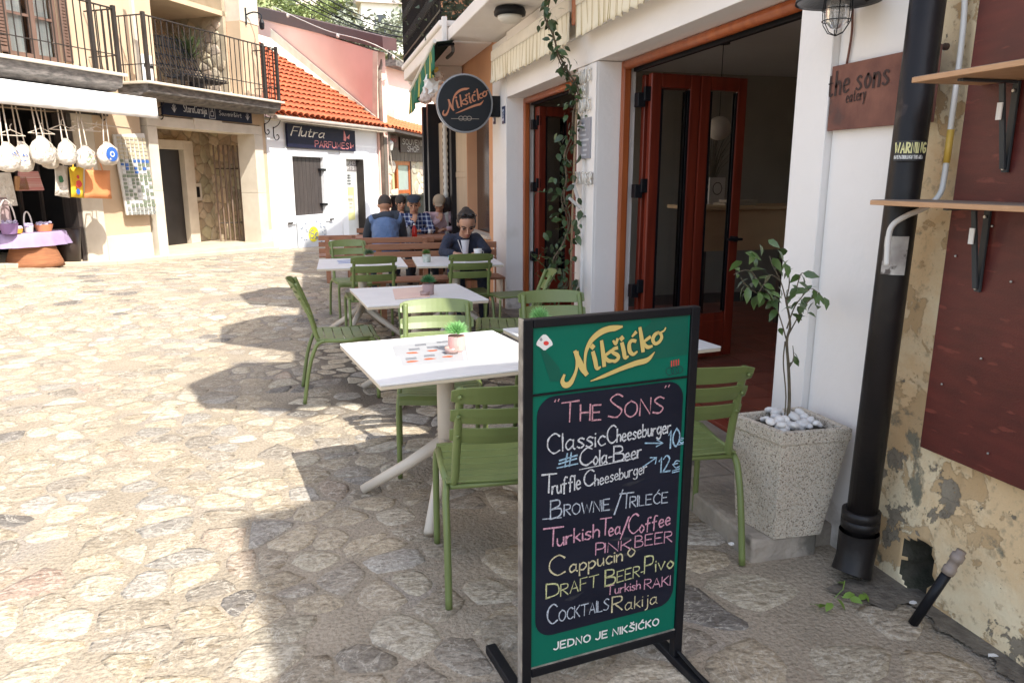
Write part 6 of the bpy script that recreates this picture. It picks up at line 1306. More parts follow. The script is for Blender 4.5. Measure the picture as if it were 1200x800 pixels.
def speckle():
    m = bpy.data.materials.new('pebble_concrete'); m.use_nodes = True; N = m.node_tree.nodes; Lk = m.node_tree.links.new; bs = N['Principled BSDF']; bs.inputs['Roughness'].default_value = .85
    tc = N.new('ShaderNodeTexCoord'); v = N.new('ShaderNodeTexVoronoi'); v.inputs['Scale'].default_value = 210; Lk(tc.outputs['Object'], v.inputs['Vector'])
    r = N.new('ShaderNodeValToRGB'); r.color_ramp.interpolation = 'CONSTANT'; e = r.color_ramp.elements; e[0].color = (.72, .63, .51, 1); e[1].position = .3; e[1].color = (.58, .49, .39, 1)
    for p, c in ((.45, (.60, .54, .44)), (.64, (.22, .17, .13)), (.7, (.44, .38, .30)), (.85, (.68, .63, .54))): x = e.new(p); x.color = (*c, 1)
    sp = N.new('ShaderNodeSeparateXYZ'); Lk(v.outputs['Color'], sp.inputs[0]); Lk(sp.outputs[0], r.inputs[0])
    n = N.new('ShaderNodeTexNoise'); n.inputs['Scale'].default_value = 5; Lk(tc.outputs['Object'], n.inputs['Vector']); mx = N.new('ShaderNodeMixRGB'); mx.blend_type = 'MULTIPLY'; mx.inputs[0].default_value = .35; Lk(r.outputs[0], mx.inputs[1]); Lk(n.outputs[0], mx.inputs[2]); Lk(mx.outputs[0], bs.inputs['Base Color'])
    bp = N.new('ShaderNodeBump'); bp.inputs['Strength'].default_value = .7; bp.inputs['Distance'].default_value = .004; bp.invert = True; Lk(v.outputs['Distance'], bp.inputs['Height']); Lk(bp.outputs[0], bs.inputs['Normal']); return m
b.build('planter_body', speckle(), plr, bevel=.010)
b = MB(); b.add(inset(tp, .83, -.03), [(0, 1, 2, 3)]); b.build('soil', flat('dark_soil', (.03, .022, .016)), plr)
M_peb = mat('white_pebble', (.72, .70, .68), (.60, .58, .56), sc=20, rough=.6, bump=.1, rnd=.1)
pr_ = None; cen = Vector((1.855, 2.53, .56))
for i in range(46):
    a = random.uniform(0, 6.28); r = math.sqrt(random.random())*.125; lvl = 0 if i < 30 else .02
    x, y = cen.x+r*math.cos(a)*1.0-.0, cen.y+r*math.sin(a)*.95
    if pr_ is None:
        q = LB(); q.ell((0, 0, 0), (.022, .017, .013), n=10, m=7); pr_ = q.build('pebble', M_peb, None, smooth=True, at0=None) if False else None
        me_b = MB(); me_b.ell((0, 0, 0), (.022, .017, .013), n=10, m=7); pr_ = me_b.build('pebble', M_peb, None, smooth=True); o = pr_
    else: o = pr_.copy(); COL.objects.link(o)
    o.location = (x, y, cen.z-.008+lvl); o.rotation_euler = (random.gauss(0, .3), random.gauss(0, .3), a*3); k = random.uniform(.7, 1.35); o.scale = (k, k, k)
    tag(o, 'smooth white pebble lying in the speckled planter around the stem', 'pebble', 'white pebbles in the planter')
lt_ = empty('lemon_tree', (1.855, 2.54, .57), 0, 'slim young citrus tree with drooping dark leaves growing in the planter', 'tree')
XT = 1.90
def tp3(x, y, dx=0): return at(x, y, Y=2.54+dx)
stem = [tp3(922, 500), tp3(925, 470), tp3(924, 430), tp3(922, 400), tp3(926, 380), tp3(921, 352)]
b = MB(); b.tube(spline(stem, 5), [.0075-.0035*i/25 for i in range(26)], 8); b.tube(spline([tp3(918, 500), tp3(921, 465), tp3(918, 425), tp3(920, 400)], 4), .003, 6); b.build('trunk', mat('young_bark', (.14, .11, .07), (.08, .065, .04), sc=20, rough=.8, bump=.4, bsc=120), lt_, smooth=True)
BR = [[(922, 400), (915, 375), (905, 350), (893, 336), (883, 325)], [(921, 352), (915, 330), (905, 310), (902, 300)], [(922, 385), (930, 362), (938, 350), (950, 338), (962, 346)], [(921, 352), (925, 332), (922, 312), (915, 302)], [(924, 392), (935, 372), (948, 352), (958, 345)], [(905, 350), (890, 345), (876, 336), (868, 325)], [(893, 336), (880, 318), (868, 318), (860, 322)], [(921, 352), (932, 340), (938, 322), (942, 320)], [(925, 430), (930, 420), (929, 405)], [(915, 330), (904, 322), (897, 330), (888, 345)]]
lf = []; b = MB()
for br_ in BR:
    dx = random.uniform(-.10, .08); pts = [tp3(x, y, dx*i/(len(br_)-1)) for i, (x, y) in enumerate(br_)]; S = spline(pts, 4); b.tube(S, [.0032-.002*i/len(S) for i in range(len(S))], 6); lf += [(S[i], S[min(i+1, len(S)-1)]-S[i-1]) for i in range(3, len(S))]
b.build('branch', mat('young_bark', (.14, .11, .07), (.08, .065, .04)), lt_, smooth=True)
pl0 = None; M_lem = mat('citrus_leaf', (.055, .10, .028), (.10, .165, .045), sc=18, rough=.32, bump=.1, rnd=.35)
spots = []
for px, py in ((882, 300), (870, 310), (862, 318), (878, 322), (890, 290), (900, 285), (910, 296), (885, 306), (868, 335), (876, 342), (884, 330), (893, 322), (903, 330), (912, 340), (905, 352), (915, 318), (925, 308), (930, 318), (920, 295), (935, 352), (944, 345), (952, 338), (960, 346), (966, 352), (954, 358), (940, 362), (946, 370), (933, 340), (938, 325), (928, 338), (920, 365), (914, 388), (930, 395), (927, 418), (896, 342), (873, 300), (905, 306), (958, 362), (950, 352), (925, 350), (900, 345), (887, 350), (878, 330)):
    if py < 390 and (px, py) != (0, 0): spots.append(tp3(px, py-4, random.uniform(-.08, .08)))
spots += [p for p, d in random.sample(lf, 46)]
for p in spots:
    if pl0 is None:
        q = LB(); vs, fs = leafmesh(.062, .032, .4); q.add(vs, fs); pl0 = q.build('leaf', M_lem, lt_, smooth=True); o = pl0
    else: o = share(pl0, 'leaf', (0, 0, 0), lt_)
    o.location = p-lt_.location; o.rotation_euler = (random.gauss(-.5, .5), random.gauss(0, .4), random.uniform(0, 6.28)); k = random.uniform(.6, 1.15); o.scale = (k, k, k)

# ================================================================ CLIMBING VINE on a cane
vn = empty('climbing_vine', (1.9, 5.72, 0), 0, 'climbing plant with glossy leaves winding up a cane beside the left doorway', 'plant')
vp = [(652, 350), (664, 330), (648, 308), (660, 285), (668, 258), (661, 232), (664, 210), (662, 180), (670, 157), (672, 131), (679, 109), (667, 86), (655, 64), (648, 41), (638, 19), (642, 0), (650, -25)]
YV = 5.62
S = spline([at(x, y, Y=YV) for x, y in vp], 7); S2 = spline([at(x+3*math.sin(i), y+2, Y=YV+.02) for i, (x, y) in enumerate(vp)], 7)
b = MB(); b.tube(S, .007, 6); b.tube(S2, .005, 6); b.build('stem', mat('vine_bark', (.14, .10, .065), (.09, .065, .04), rough=.85), vn, smooth=True)
b = MB(); b.tube([at(668, 348, Y=YV), at(671, 240, Y=YV), at(676, 120, Y=YV)], .009, 8); b.build('cane', mat('bamboo_cane', (.42, .30, .18), (.33, .23, .13), sc=3, rough=.6), vn, smooth=True)
v0 = None; M_vine = mat('vine_leaf', (.035, .07, .028), (.085, .12, .045), sc=10, rough=.35, bump=.1, rnd=.4); cnt = 0
for i, p in enumerate(S):
    z = (i/len(S)); dens = 3.6 if z < .30 else (2.2 if z < .62 else 1.7); rad = .085 if z < .25 else (.055 if z < .6 else .035)
    if z > .62 and (i % 5 == 0): dens = 4
    for _ in range(int(dens+random.random())):
        if cnt >= 298: break
        cnt += 1
        if v0 is None: q = LB(); vs, fs = leafmesh(.072, .042, .3); q.add(vs, fs); v0 = q.build('leaf', M_vine, vn, smooth=True); o = v0
        else: o = share(v0, 'leaf', (0, 0, 0), vn)
        o.location = p+Vector((random.gauss(0, rad), random.gauss(0, rad*.7), random.gauss(0, .04)))-vn.location; o.rotation_euler = (random.gauss(-.6, .6), random.gauss(0, .5), random.uniform(0, 6.28)); k = random.uniform(.6, 1.3); o.scale = (k, k, k)
b = MB()
for (a, c) in (((652, 330), (622, 298)), ((660, 230), (630, 225)), ((655, 310), (632, 300)), ((648, 345), (630, 322))):
    q0 = at(*a, Y=YV); q1 = at(*c, Y=YV); b.tube([q0, q0.lerp(q1, .5)+Vector((0, 0, .02)), q1], .003, 5)
    scatter_leaves(b, [q0.lerp(q1, t) for t in (.4, .6, .75, .9, 1)], .05, .028)
b.build('side_shoots', M_vine, vn, tagk='stuff')
b = MB(); b.tube([at(672, 215, Y=YV-.05), at(677, 232, Y=YV-.05)], .014, 6); b.tube([at(667, 232, Y=YV-.05), at(680, 244, Y=YV-.05)], .012, 6); tag(b.build('hook_tool', flat('grey_white_plastic', (.6, .58, .56)), None), 'white plastic clip tied to the cane of the climbing plant', 'clip')
b = MB(); b.lathe([(.12, 0), (.16, .28), (.15, .28), (.14, .25)], (1.86, 5.66, .10), 20); tag(b.build('plant_pot', flat('dark_grey_pot', (.05, .05, .05)), None, smooth=False), 'dark pot at the foot of the climbing plant', 'pot')
# weeds and fallen leaves by the drainpipe
b = MB(); rr_ = random.Random(5)
for x0, y0, y1, amp, sd_ in ((2.07, .8, 2.02, .05, 1), (2.02, 2.02, 2.36, .07, 2)):
    n_ = 120; ph = [rr_.uniform(0, 6) for _ in range(6)]; L_ = [(x0-amp*(.5+.25*math.sin(9*k/n_*3+ph[0])+.2*math.sin(31*k/n_*2+ph[1])+.12*math.sin(97*k/n_+ph[2])+rr_.uniform(-.08, .08)), y0+(y1-y0)*k/n_) for k in range(n_+1)]
    b.add([(x, y, .0135+.0005*sd_) for x, y in L_]+[(2.16, y, .0135+.0005*sd_) for x, y in L_], [(k, k+1, n_+2+k, n_+1+k) for k in range(n_)])
b.prism([(1.98+.13*math.cos(a)*(1+.2*math.sin(3*a)+.12*math.sin(7*a+1)+rr_.uniform(-.04, .04)), 2.13+.10*math.sin(a)*(1+.2*math.sin(3*a)+.12*math.sin(7*a+1)), .0105) for a in np.linspace(0, 6.2, 70)], (0, 0, .002))
b.build('damp_dirt', mat('damp_dirt', (.10, .085, .068), (.20, .175, .14), sc=22, det=9, rough=.8, bump=.8, bsc=60, bdist=.01), ground, tagk='stuff')
wd = empty('weed', at(985, 690, z=0), 0, 'small yellow green weed growing from the paving below the drainpipe', 'plant')
lw = None
for px, py in ((985, 668), (990, 684), (1002, 696), (1010, 692), (975, 706), (968, 708), (960, 710), (996, 700), (1015, 697), (980, 700)):
    p = at(px, py, z=.03)
    if lw is None: q = LB(); vs, fs = leafmesh(.05, .03, .3); q.add(vs, fs); lw = q.build('leaf', M_leafy, wd, smooth=True); o = lw
    else: o = share(lw, 'leaf', (0, 0, 0), wd)
    o.location = p-wd.location; o.rotation_euler = (random.gauss(.1, .35), random.gauss(0, .3), random.uniform(0, 6.28))
b = MB(); b.tube([at(978, 700, z=.0), at(988, 690, z=.03), at(990, 680, z=.05)], .002, 5); b.build('stem', M_leafy, wd)
for k, (px, py, lab) in enumerate(((857, 637, 'white paper scrap on the step edge by the planter foot'), (1163, 768, 'white flat scrap at the foot of the yellow wall'), (1070, 706, 'pale scrap beside the black pipe stub'))):
    p = at(px, py, z=.012 if k else .10); b = MB(); b.prism([p+Vector((.018*math.cos(a)*random.uniform(.6, 1.3), .010*math.sin(a)*random.uniform(.6, 1.3), 0)) for a in np.linspace(0, 5.4, 6)], (0, 0, .004)); tag(b.build('scrap', M_paper, None), lab, 'litter')
b = MB()
for _ in range(260):
    y = random.uniform(.9, 2.25); x = 2.1-abs(random.gauss(0, .035)); s = random.uniform(.003, .009); b.ell((x, y, .004), (s, s*.8, s*.6), n=5, m=4)
b.build('gutter_gravel', mat('dark_debris', (.12, .10, .08), (.3, .26, .2), sc=60), None, tagk='stuff')

# ================================================================ BENCHES AND WOODEN TABLES
def bench(cx, cy, L, face, label, zb=.82, back=True):
    t = empty('slatted_bench', (cx, cy, 0), 0, label, 'bench', 'brown slatted wooden benches'); f = face
    ws = 0
    for z in (zb-.035, zb-.125, zb-.215) if back else ():
        b = MB(); b.bx(cx-L/2, cx+L/2, cy-.015, cy+.015, z-.034, z+.034); b.build('back_slat', M_wood_br, t, bevel=.005)
    for k in range(4): b = MB(); y = cy+f*(.09+k*.10); b.bx(cx-L/2, cx+L/2, y-.043, y+.043, .43, .455); b.build('seat_slat', M_wood_br, t, bevel=.005)
    for x in (cx-L/2+.12, cx+L/2-.12):
        for y in (cy-f*.03, cy+f*.38): b = MB(); b.bx(x-.03, x+.03, y-.03, y+.03, 0, (zb-.01 if y == cy-f*.03 else .429)); b.build('leg', M_wood_br, t, bevel=.004)
    return t
bench(1.38, 8.50, 1.62, -1, 'brown slatted bench the woman writing sits on, backrest behind her'); bench(.90, 9.42, 1.12, 1, 'brown slatted bench of the man in the blue jacket, its back to us'); bench(1.25, 11.25, 1.3, -1, 'brown slatted bench of the man in the flat cap'); bench(.32, 10.9, .55, 1, 'short brown slatted bench left of the man in the blue jacket', zb=.75); bench(1.85, 9.62, .42, 1, 'short slatted bench end behind the woman, next to the wooden table', zb=.8)
wt = empty('wooden_table', (1.35, 10.4, 0), 0, 'brown slatted wooden table between the two seated men', 'table')
for k in range(5): b = MB(); y = 10.15+k*.14; b.bx(.55, 2.0, y-.062, y+.062, .72, .75); b.build('table_slat', M_wood_br, wt, bevel=.005)
for x in (.7, 1.85):
    for y in (10.2, 10.65): b = MB(); b.bx(x-.035, x+.035, y-.035, y+.035, 0, .719); b.build('leg', M_wood_br, wt)
def bottle(x, y, z, h, r, m, cm, lab):
    t = empty('bottle', (x, y, z), 0, lab, 'bottle'); b = MB(); b.lathe([(r*.9, 0), (r, h*.05), (r, h*.6), (r*.4, h*.82), (r*.4, h*.9)], (x, y, z), 14); b.build('bottle_body', m, t, smooth=True); b = MB(); b.lathe([(r*.5, h*.9), (r*.45, h), (.001, h)], (x, y, z), 12); b.build('cap', cm, t)
bottle(1.31, 10.15, .752, .19, .035, mat('red_sauce', (.5, .02, .015), rough=.25, bump=0), M_text_w, 'red sauce bottle on the wooden table'); bottle(1.24, 10.18, .752, .17, .032, flat('clear_grey_glass', (.35, .36, .36), .1), M_black, 'grey glass bottle left of the red sauce bottle'); bottle(1.16, 10.2, .752, .14, .045, flat('dark_jar', (.06, .06, .05), .2), M_black, 'dark short jar on the wooden table beside the grey bottle')
def cup(px, py, Y, r, h, m, lab, z=None):
    p = at(px, py, Y=Y) if z is None else at(px, py, z=z); b = MB(); b.lathe([(r*.7, 0), (r*.9, h*.3), (r, h), (r*.92, h), (r*.8, h*.3), (r*.6, h*.1)], p, 16)
    a = [p+Vector((r*.95+.018*math.sin(t), 0, h*.5+.022*math.cos(t))) for t in np.linspace(0, 3.14, 8)]; b.tube(a, .004, 6); tag(b.build('cup', m, None, smooth=True), lab, 'cup')
M_por = flat('white_porcelain', (.78, .77, .74), .2)
cup(560, 301, 0, .045, .085, M_por, 'white coffee cup on the woman\'s table', z=TZ); cup(503, 274, 0, .04, .07, M_por, 'white cup on the wooden table by the red bottle', z=.752); cup(524, 268, 0, .035, .06, flat('red_cup', (.5, .03, .03), .3), 'small red cup before the person in pale pink', z=.752)
p = at(568, 303, z=TZ); b = MB(); b.lathe([(.03, 0), (.045, .035), (.04, .05), (.001, .05)], p, 14); tag(b.build('jam_pot', mat('dark_berry', (.18, .03, .04), (.5, .3, .25), sc=50), None, smooth=True), 'dark red speckled pot right of the white coffee cup', 'pot')
for k, (pts, m, lab) in enumerate(((((536, 306), (530, 300), (548, 297), (556, 303)), flat('red_booklet', (.6, .05, .05)), 'red booklet under the woman\'s hand'), (((545, 308), (538, 304), (560, 302), (566, 306)), M_paper, 'crumpled white paper at the front of the woman\'s table'), (((527, 303), (524, 300), (534, 299), (538, 302)), flat('teal_card', (.1, .35, .5)), 'small blue card left of the red booklet'))): sheet_at('paper', pts, m, lab, 'paper', th=.006+.004*k)
# easel-like board right end, etc.
# ================================================================ PEOPLE
M_skin = mat('tan_skin', (.50, .27, .17), (.46, .24, .15), sc=8, rough=.55, bump=.05); M_skinw = mat('woman_skin', (.52, .29, .19), (.47, .25, .16), sc=8, rough=.5, bump=.05)
M_hair = mat('dark_hair', (.018, .013, .011), (.035, .026, .022), sc=5, streak=(30, 30, 4), rough=.5, bump=.6, bsc=90)
V = Vector
def head_prims(b, c, f, u, s=1.0):
    f = f.normalized(); r = f.cross(u).normalized(); u = r.cross(f); M = Matrix((r, f, u)).transposed()
    q = lambda x, y, z: c+(r*x+f*y+u*z)*s
    b.ell(q(0, -.012, .022), (.075*s, .094*s, .092*s), M, 16, 12); b.ell(q(0, .016, -.045), (.056*s, .062*s, .068*s), M, 14, 10); b.ell(q(0, .048, -.088), (.027*s, .026*s, .022*s), M, 10, 8)
    b.cap(q(0, .082, .012), q(0, .104, -.024), .008*s, .0135*s, 8); b.ell(q(0, .078, -.060), (.024*s, .012*s, .011*s), M, 10, 6)
    for e in (-1, 1): b.ell(q(e*.076, -.008, -.004), (.012*s, .020*s, .03*s), M, 8, 6); b.ell(q(e*.04, .055, -.02), (.024*s, .022*s, .02*s), M, 8, 6)
    return q, M
def face_parts(t, q, M, s=1.0, glasses=False):
    b = MB()
    for e in (-1, 1): b.ell(q(e*.031, .074, .004), (.016*s, .009*s, .008*s), M, 8, 6)
    b.build('eye', flat('eye_dark', (.03, .02, .018), .2), t, smooth=True, at0=True)
    b = MB()
    for e in (-1, 1): b.tube([q(e*.012, .083, .024), q(e*.033, .080, .030), q(e*.056, .062, .024)], [.004*s, .006*s, .003*s], 6)
    b.build('eyebrow', M_hair, t, smooth=True, at0=True)
    b = MB(); b.tube([q(-.024, .078, -.062), q(0, .090, -.059), q(.024, .078, -.062)], [.004*s, .008*s, .004*s], 8); b.build('mouth', mat('lips', (.36, .12, .09), rough=.4, bump=0), t, smooth=True, at0=True)
def hand(b, w, d, up, side, s=1.0, curl=.6):
    d = d.normalized(); sd = d.cross(up).normalized()*side; up = sd.cross(d)*side
    b.ell(w+d*.045*s, (.042*s, .042*s, .018*s), Matrix((sd, d, up)).transposed(), 10, 8)
    for i, (o, L) in enumerate(((-.030, .068), (-.011, .078), (.009, .073), (.027, .058))):
        k0 = w+d*.075*s+sd*o*s; k1 = k0+(d*math.cos(curl*.5)-up*math.sin(curl*.5))*L*.5*s; k2 = k1+(d*math.cos(curl*1.3)-up*math.sin(curl*1.3))*L*.5*s; b.cap(k0, k1, .0105*s, .0095*s, 8); b.cap(k1, k2, .0095*s, .008*s, 8)
    k0 = w+d*.025*s-sd*.034*s; k1 = k0+(d*.6-sd*.7-up*.2).normalized()*.035*s; b.cap(k0, k1, .013*s, .0115*s, 8); b.cap(k1, k1+(d*.95-sd*.2-up*.3).normalized()*.03*s, .0115*s, .009*s, 8)
def person(label, J, fdir, m_top, m_leg, tilt=0, hs=1.0, skin=None, voxel=.009, sleeve=.052, belly=.13, shoes=True, hair=None, open_front=False):
    """J: joints in world space: pel, chest, neck, head, shL/elL/haL, shR/elR/haR, hipL/knL/anL, hipR/knR/anR"""
    J = {k: V(v) for k, v in J.items()}; base = V((J['pel'].x, J['pel'].y, 0)); t = empty('person', base, 0, label, 'person'); skin = skin or M_skin; L = lambda p: V(p)-base
    for k in J: J[k] = L(J[k])
    f = V(fdir).normalized(); u = V((0, 0, 1)); hu = (u+V((f.x, f.y, 0))*tilt).normalized(); hf = (V((f.x, f.y, 0))-u*tilt).normalized()
    b = MB(); q, M = head_prims(b, J['head'], hf, hu, hs)
    b.cap(J['neck']-u*.04, J['head']-hu*.05*hs-hf*.015, .052*hs, .048*hs); b.cap(J['pel'], J['chest'], belly*.85, belly*.92); b.cap(J['shL'], J['shR'], .05, .05)
    for s_ in 'LR':
        b.cap(J['sh'+s_], J['el'+s_], .045, .036); b.cap(J['el'+s_], J['ha'+s_], .036, .025); dd = (J['ha'+s_]-J['el'+s_]); hd = J.get('hd'+s_); hand(b, J['ha'+s_], (hd-J['ha'+s_]) if hd else dd, u if abs(dd.normalized().z) < .8 else -f, 1 if s_ == 'L' else -1)
        b.cap(J['hip'+s_], J['kn'+s_], .07, .05); b.cap(J['kn'+s_], J['an'+s_], .045, .032)
    fuse(b, 'body', skin, t, voxel)
    face_parts(t, lambda x, y, z: q(x, y, z), M, hs) if False else None
    # garments
    b = MB(); r = hf.cross(u).normalized(); Mt = Matrix((V((f.y, -f.x, 0)), V((f.x, f.y, 0)), u)).transposed()
    b.ell(J['chest']+u*.0, (.165, belly, .17), Mt, 16, 12); b.cap(J['pel']+u*.02, J['chest'], belly+.03, belly+.02, 16); b.cap(J['shL']-u*.01, J['shR']-u*.01, .066, .066); b.cap(J['neck']-u*.045, (J['neck']+J['chest'])*.5, .072, .10)
    for s_ in 'LR': b.cap(J['sh'+s_], J['el'+s_], .066, .054); b.cap(J['el'+s_], J['el'+s_].lerp(J['ha'+s_], .88), .054, sleeve*.75)
    top = fuse(b, 'jacket', m_top, t, .012, 5)
    b = MB()
    for s_ in 'LR': b.cap(J['hip'+s_], J['kn'+s_], .095, .072); b.cap(J['kn'+s_], J['an'+s_]+u*.03, .070, .055)
    b.cap(J['hipL'], J['hipR'], .105, .105); fuse(b, 'trousers', m_leg, t, .014, 4)
    for s_ in 'LR':
        b = MB(); a = J['an'+s_]; ff = V((f.x, f.y, 0)); b.ell(a+ff*.06-u*.035, (.045, .12, .035), Mt, 12, 8); b.ell(a-u*.01, (.042, .05, .05), Mt, 10, 8); fuse(b, 'shoe', M_black, t, .010, 2)
    return t, q, M, J, top
HS = 1.0
def addc(t, mb, name, m, vox=None, smooth=True):
    if vox: return fuse(mb, name, m, t, vox, 2)
    return MB.build(mb, name, m, t, smooth=smooth, at0=True)
# -- the woman writing
HS = 1.2
wj = dict(pel=(1.60, 8.22, .53), chest=(1.56, 8.06, .80), neck=(1.565, 7.98, .955), head=(1.575, 7.86, 1.065), shL=(1.405, 8.02, .90), elL=(1.31, 7.84, .775), haL=(1.40, 7.66, .775), hdL=(1.50, 7.60, .765), shR=(1.705, 8.02, .90), elR=(1.79, 7.85, .775), haR=(1.68, 7.70, .775), hdR=(1.58, 7.66, .765), hipL=(1.50, 8.16, .52), knL=(1.45, 7.72, .53), anL=(1.46, 7.62, .09), hipR=(1.70, 8.16, .52), knR=(1.72, 7.74, .53), anR=(1.70, 7.62, .09))
M_navy = mat('navy_cotton', (.018, .024, .045), (.030, .038, .066), sc=8, rough=.85, bump=1, bsc=11, bdist=.05)
t, q, M, J, top = person('woman in a navy jacket and white top writing, sunglasses on her dark hair', wj, (-.10, -1, 0), M_navy, M_navy, tilt=.72, hs=1.18, skin=M_skinw, voxel=.007, belly=.12)
face_parts(t, q, M, HS)
b = MB(); b.ell(q(0, -.040, .042), tuple(HS*v_ for v_ in (.083, .086, .080)), M, 16, 12); b.ell(q(0, -.02, .080), tuple(HS*v_ for v_ in (.068, .068, .042)), M, 14, 8)
for e in (-1, 1): b.ell(q(e*.062, -.03, .0), tuple(HS*v_ for v_ in (.026, .05, .065)), M, 10, 8)
b.ell(q(0, -.12, .05), tuple(HS*v_ for v_ in (.045, .04, .045)), M, 12, 8); hb_ = addc(t, b, 'hair', M_hair, .006)
b = MB()
for e in (-1, 1): b.ell(q(e*.034, .030, .122), tuple(HS*v_ for v_ in (.030, .012, .020)), M, 12, 8); b.tube([q(e*.06, .03, .118), q(e*.088, -.01, .085), q(e*.085, -.07, .06)], .004, 6)
b.tube([q(-.012, .036, .122), q(.012, .036, .122)], .004, 6); addc(t, b, 'sunglasses', mat('black_lens', (.01, .01, .012), rough=.1, bump=0))
b = MB(); ff = V((-.1, -1, 0)).normalized(); 
vs = []
for z, w, off in ((.895, .048, 0), (.86, .042, 0), (.82, .036, 0), (.76, .030, 0), (.70, .026, 0)):
    c = V((1.535-base_x if False else 0, 0, 0)) if False else None
    y = -.22+(.955-z)*.40
    for k in range(5): x = -.06+w*(k-2)/2; vs.append((x+.02, -.322-(.955-z)*.06-.018*(1-((k-2)/2)**2), z))
b.add(vs, [(5*i+j, 5*i+j+1, 5*i+6+j, 5*i+5+j) for i in range(4) for j in range(4)]); addc(t, b, 'white_top', flat('white_cotton', (.75, .75, .76), .9))
b = MB(); a = V((1.475, 7.62, .79)); b.tube([a, a+V((-.05, -.03, .13))], .004, 6); tag(b.build('pen', M_text_w, None), 'white pen held by the woman writing', 'pen')
HS = 1.12
# -- man in the blue jacket, back to us
M_blue = mat('blue_denim_back', (.13, .20, .36), (.09, .15, .28), sc=6, rough=.85, bump=1, bsc=9, bdist=.05); M_hood = mat('charcoal_fleece', (.035, .045, .06), (.05, .06, .08), sc=8, rough=.95, bump=.4)
mj = dict(pel=(.88, 9.72, .54), chest=(.89, 9.82, .90), neck=(.90, 9.90, 1.10), head=(.905, 9.95, 1.195), shL=(.735, 9.86, 1.02), elL=(.665, 10.02, .80), haL=(.80, 10.25, .80), shR=(1.065, 9.86, 1.02), elR=(1.14, 10.02, .80), haR=(1.0, 10.25, .80), hipL=(.78, 9.74, .52), knL=(.76, 10.15, .52), anL=(.76, 10.15, .09), hipR=(.99, 9.74, .52), knR=(1.0, 10.15, .52), anR=(1.0, 10.15, .09))
t, q, M, J, top = person('man seen from behind in a blue jacket with a dark grey hood', mj, (.05, 1, 0), M_blue, M_hood, tilt=.2, hs=1.12, belly=.155)
b = MB(); b.ell(q(0, -.012, .035), tuple(HS*v_ for v_ in (.080, .098, .088)), M, 16, 12); addc(t, b, 'hair', mat('cropped_hair', (.05, .04, .033), (.08, .065, .055), rough=.8, bump=.3), .008)
b = MB(); b.ell(J['neck']+V((0, -.07, -.035)), (.12, .075, .06), None, 14, 10); b.cap(J['shL']+V((-.02, .02, -.02)), J['elL'], .070, .060); b.cap(J['shR']+V((.02, .02, -.02)), J['elR'], .070, .060); b.cap(J['shL']+V((0.03, 0, .010)), J['shR']+V((-.03, 0, .010)), .070, .070); addc(t, b, 'hood', M_hood, .012)
HS = 1.15
# -- man in the flat cap
M_plaid = mat('blue_plaid', (.03, .06, .20), (.35, .42, .55), sc=18, det=0, streak=(1, 1, 1), rough=.9, bump=.1, third=(.02, .03, .09), thsc=14, thr=.5)
def plaid():
    m = bpy.data.materials.new('blue_check_shirt'); m.use_nodes = True; N = m.node_tree.nodes; Lk = m.node_tree.links.new; bs = N['Principled BSDF']; bs.inputs['Roughness'].default_value = .9; tc = N.new('ShaderNodeTexCoord'); sp = N.new('ShaderNodeSeparateXYZ'); Lk(tc.outputs['Object'], sp.inputs[0]); outs = []
    for ax in (0, 2):
        mu = N.new('ShaderNodeMath'); mu.operation = 'MULTIPLY'; mu.inputs[1].default_value = 16; Lk(sp.outputs[ax], mu.inputs[0]); fr = N.new('ShaderNodeMath'); fr.operation = 'FRACT'; Lk(mu.outputs[0], fr.inputs[0]); g = N.new('ShaderNodeMath'); g.operation = 'GREATER_THAN'; g.inputs[1].default_value = .72; Lk(fr.outputs[0], g.inputs[0]); outs.append(g.outputs[0])
    ad = N.new('ShaderNodeMath'); ad.operation = 'ADD'; Lk(outs[0], ad.inputs[0]); Lk(outs[1], ad.inputs[1]); hf = N.new('ShaderNodeMath'); hf.operation = 'MULTIPLY'; hf.inputs[1].default_value = .5; Lk(ad.outputs[0], hf.inputs[0])
    r = N.new('ShaderNodeValToRGB'); r.color_ramp.elements[0].color = (.012, .025, .10, 1); r.color_ramp.elements[1].color = (.5, .55, .65, 1); Lk(hf.outputs[0], r.inputs[0]); Lk(r.outputs[0], bs.inputs['Base Color']); return m
def seated(x, y, sc=1.0, dx=0):                              # facing us, arms on the table, one hand up to the face
    return dict(pel=(x, y+.10, .54), chest=(x, y+.02, .86), neck=(x, y-.04, 1.045), head=(x, y-.09, 1.165), shL=(x-.19, y, .985), elL=(x-.25, y-.22, .80), haL=(x-.02, y-.26, .93), hdL=(x, y-.20, 1.05), shR=(x+.19, y, .985), elR=(x+.24, y-.22, .80), haR=(x+.05, y-.33, .80), hipL=(x-.1, y+.05, .52), knL=(x-.12, y-.36, .52), anL=(x-.12, y-.36, .09), hipR=(x+.1, y+.05, .52), knR=(x+.12, y-.36, .52), anR=(x+.12, y-.36, .09))
t, q, M, J, top = person('man in a dark flat cap and blue checked shirt holding his hand to his mouth', seated(1.42, 11.08), (-.15, -1, 0), plaid(), M_hood, tilt=.25, hs=1.15, belly=.15)
face_parts(t, q, M, HS); b = MB(); b.ell(q(0, -.02, .075), tuple(HS*v_ for v_ in (.095, .115, .042)), M, 16, 10); b.ell(q(0, .075, .055), tuple(HS*v_ for v_ in (.07, .045, .012)), M, 14, 8); addc(t, b, 'flat_cap', mat('slate_wool', (.035, .045, .065), rough=.95, bump=.3), .008)
b = MB(); b.ell(q(0, -.05, .01), tuple(HS*v_ for v_ in (.079, .06, .06)), M, 12, 8); addc(t, b, 'hair', mat('cropped_hair', (.05, .04, .033)), .008)
HS = 1.1
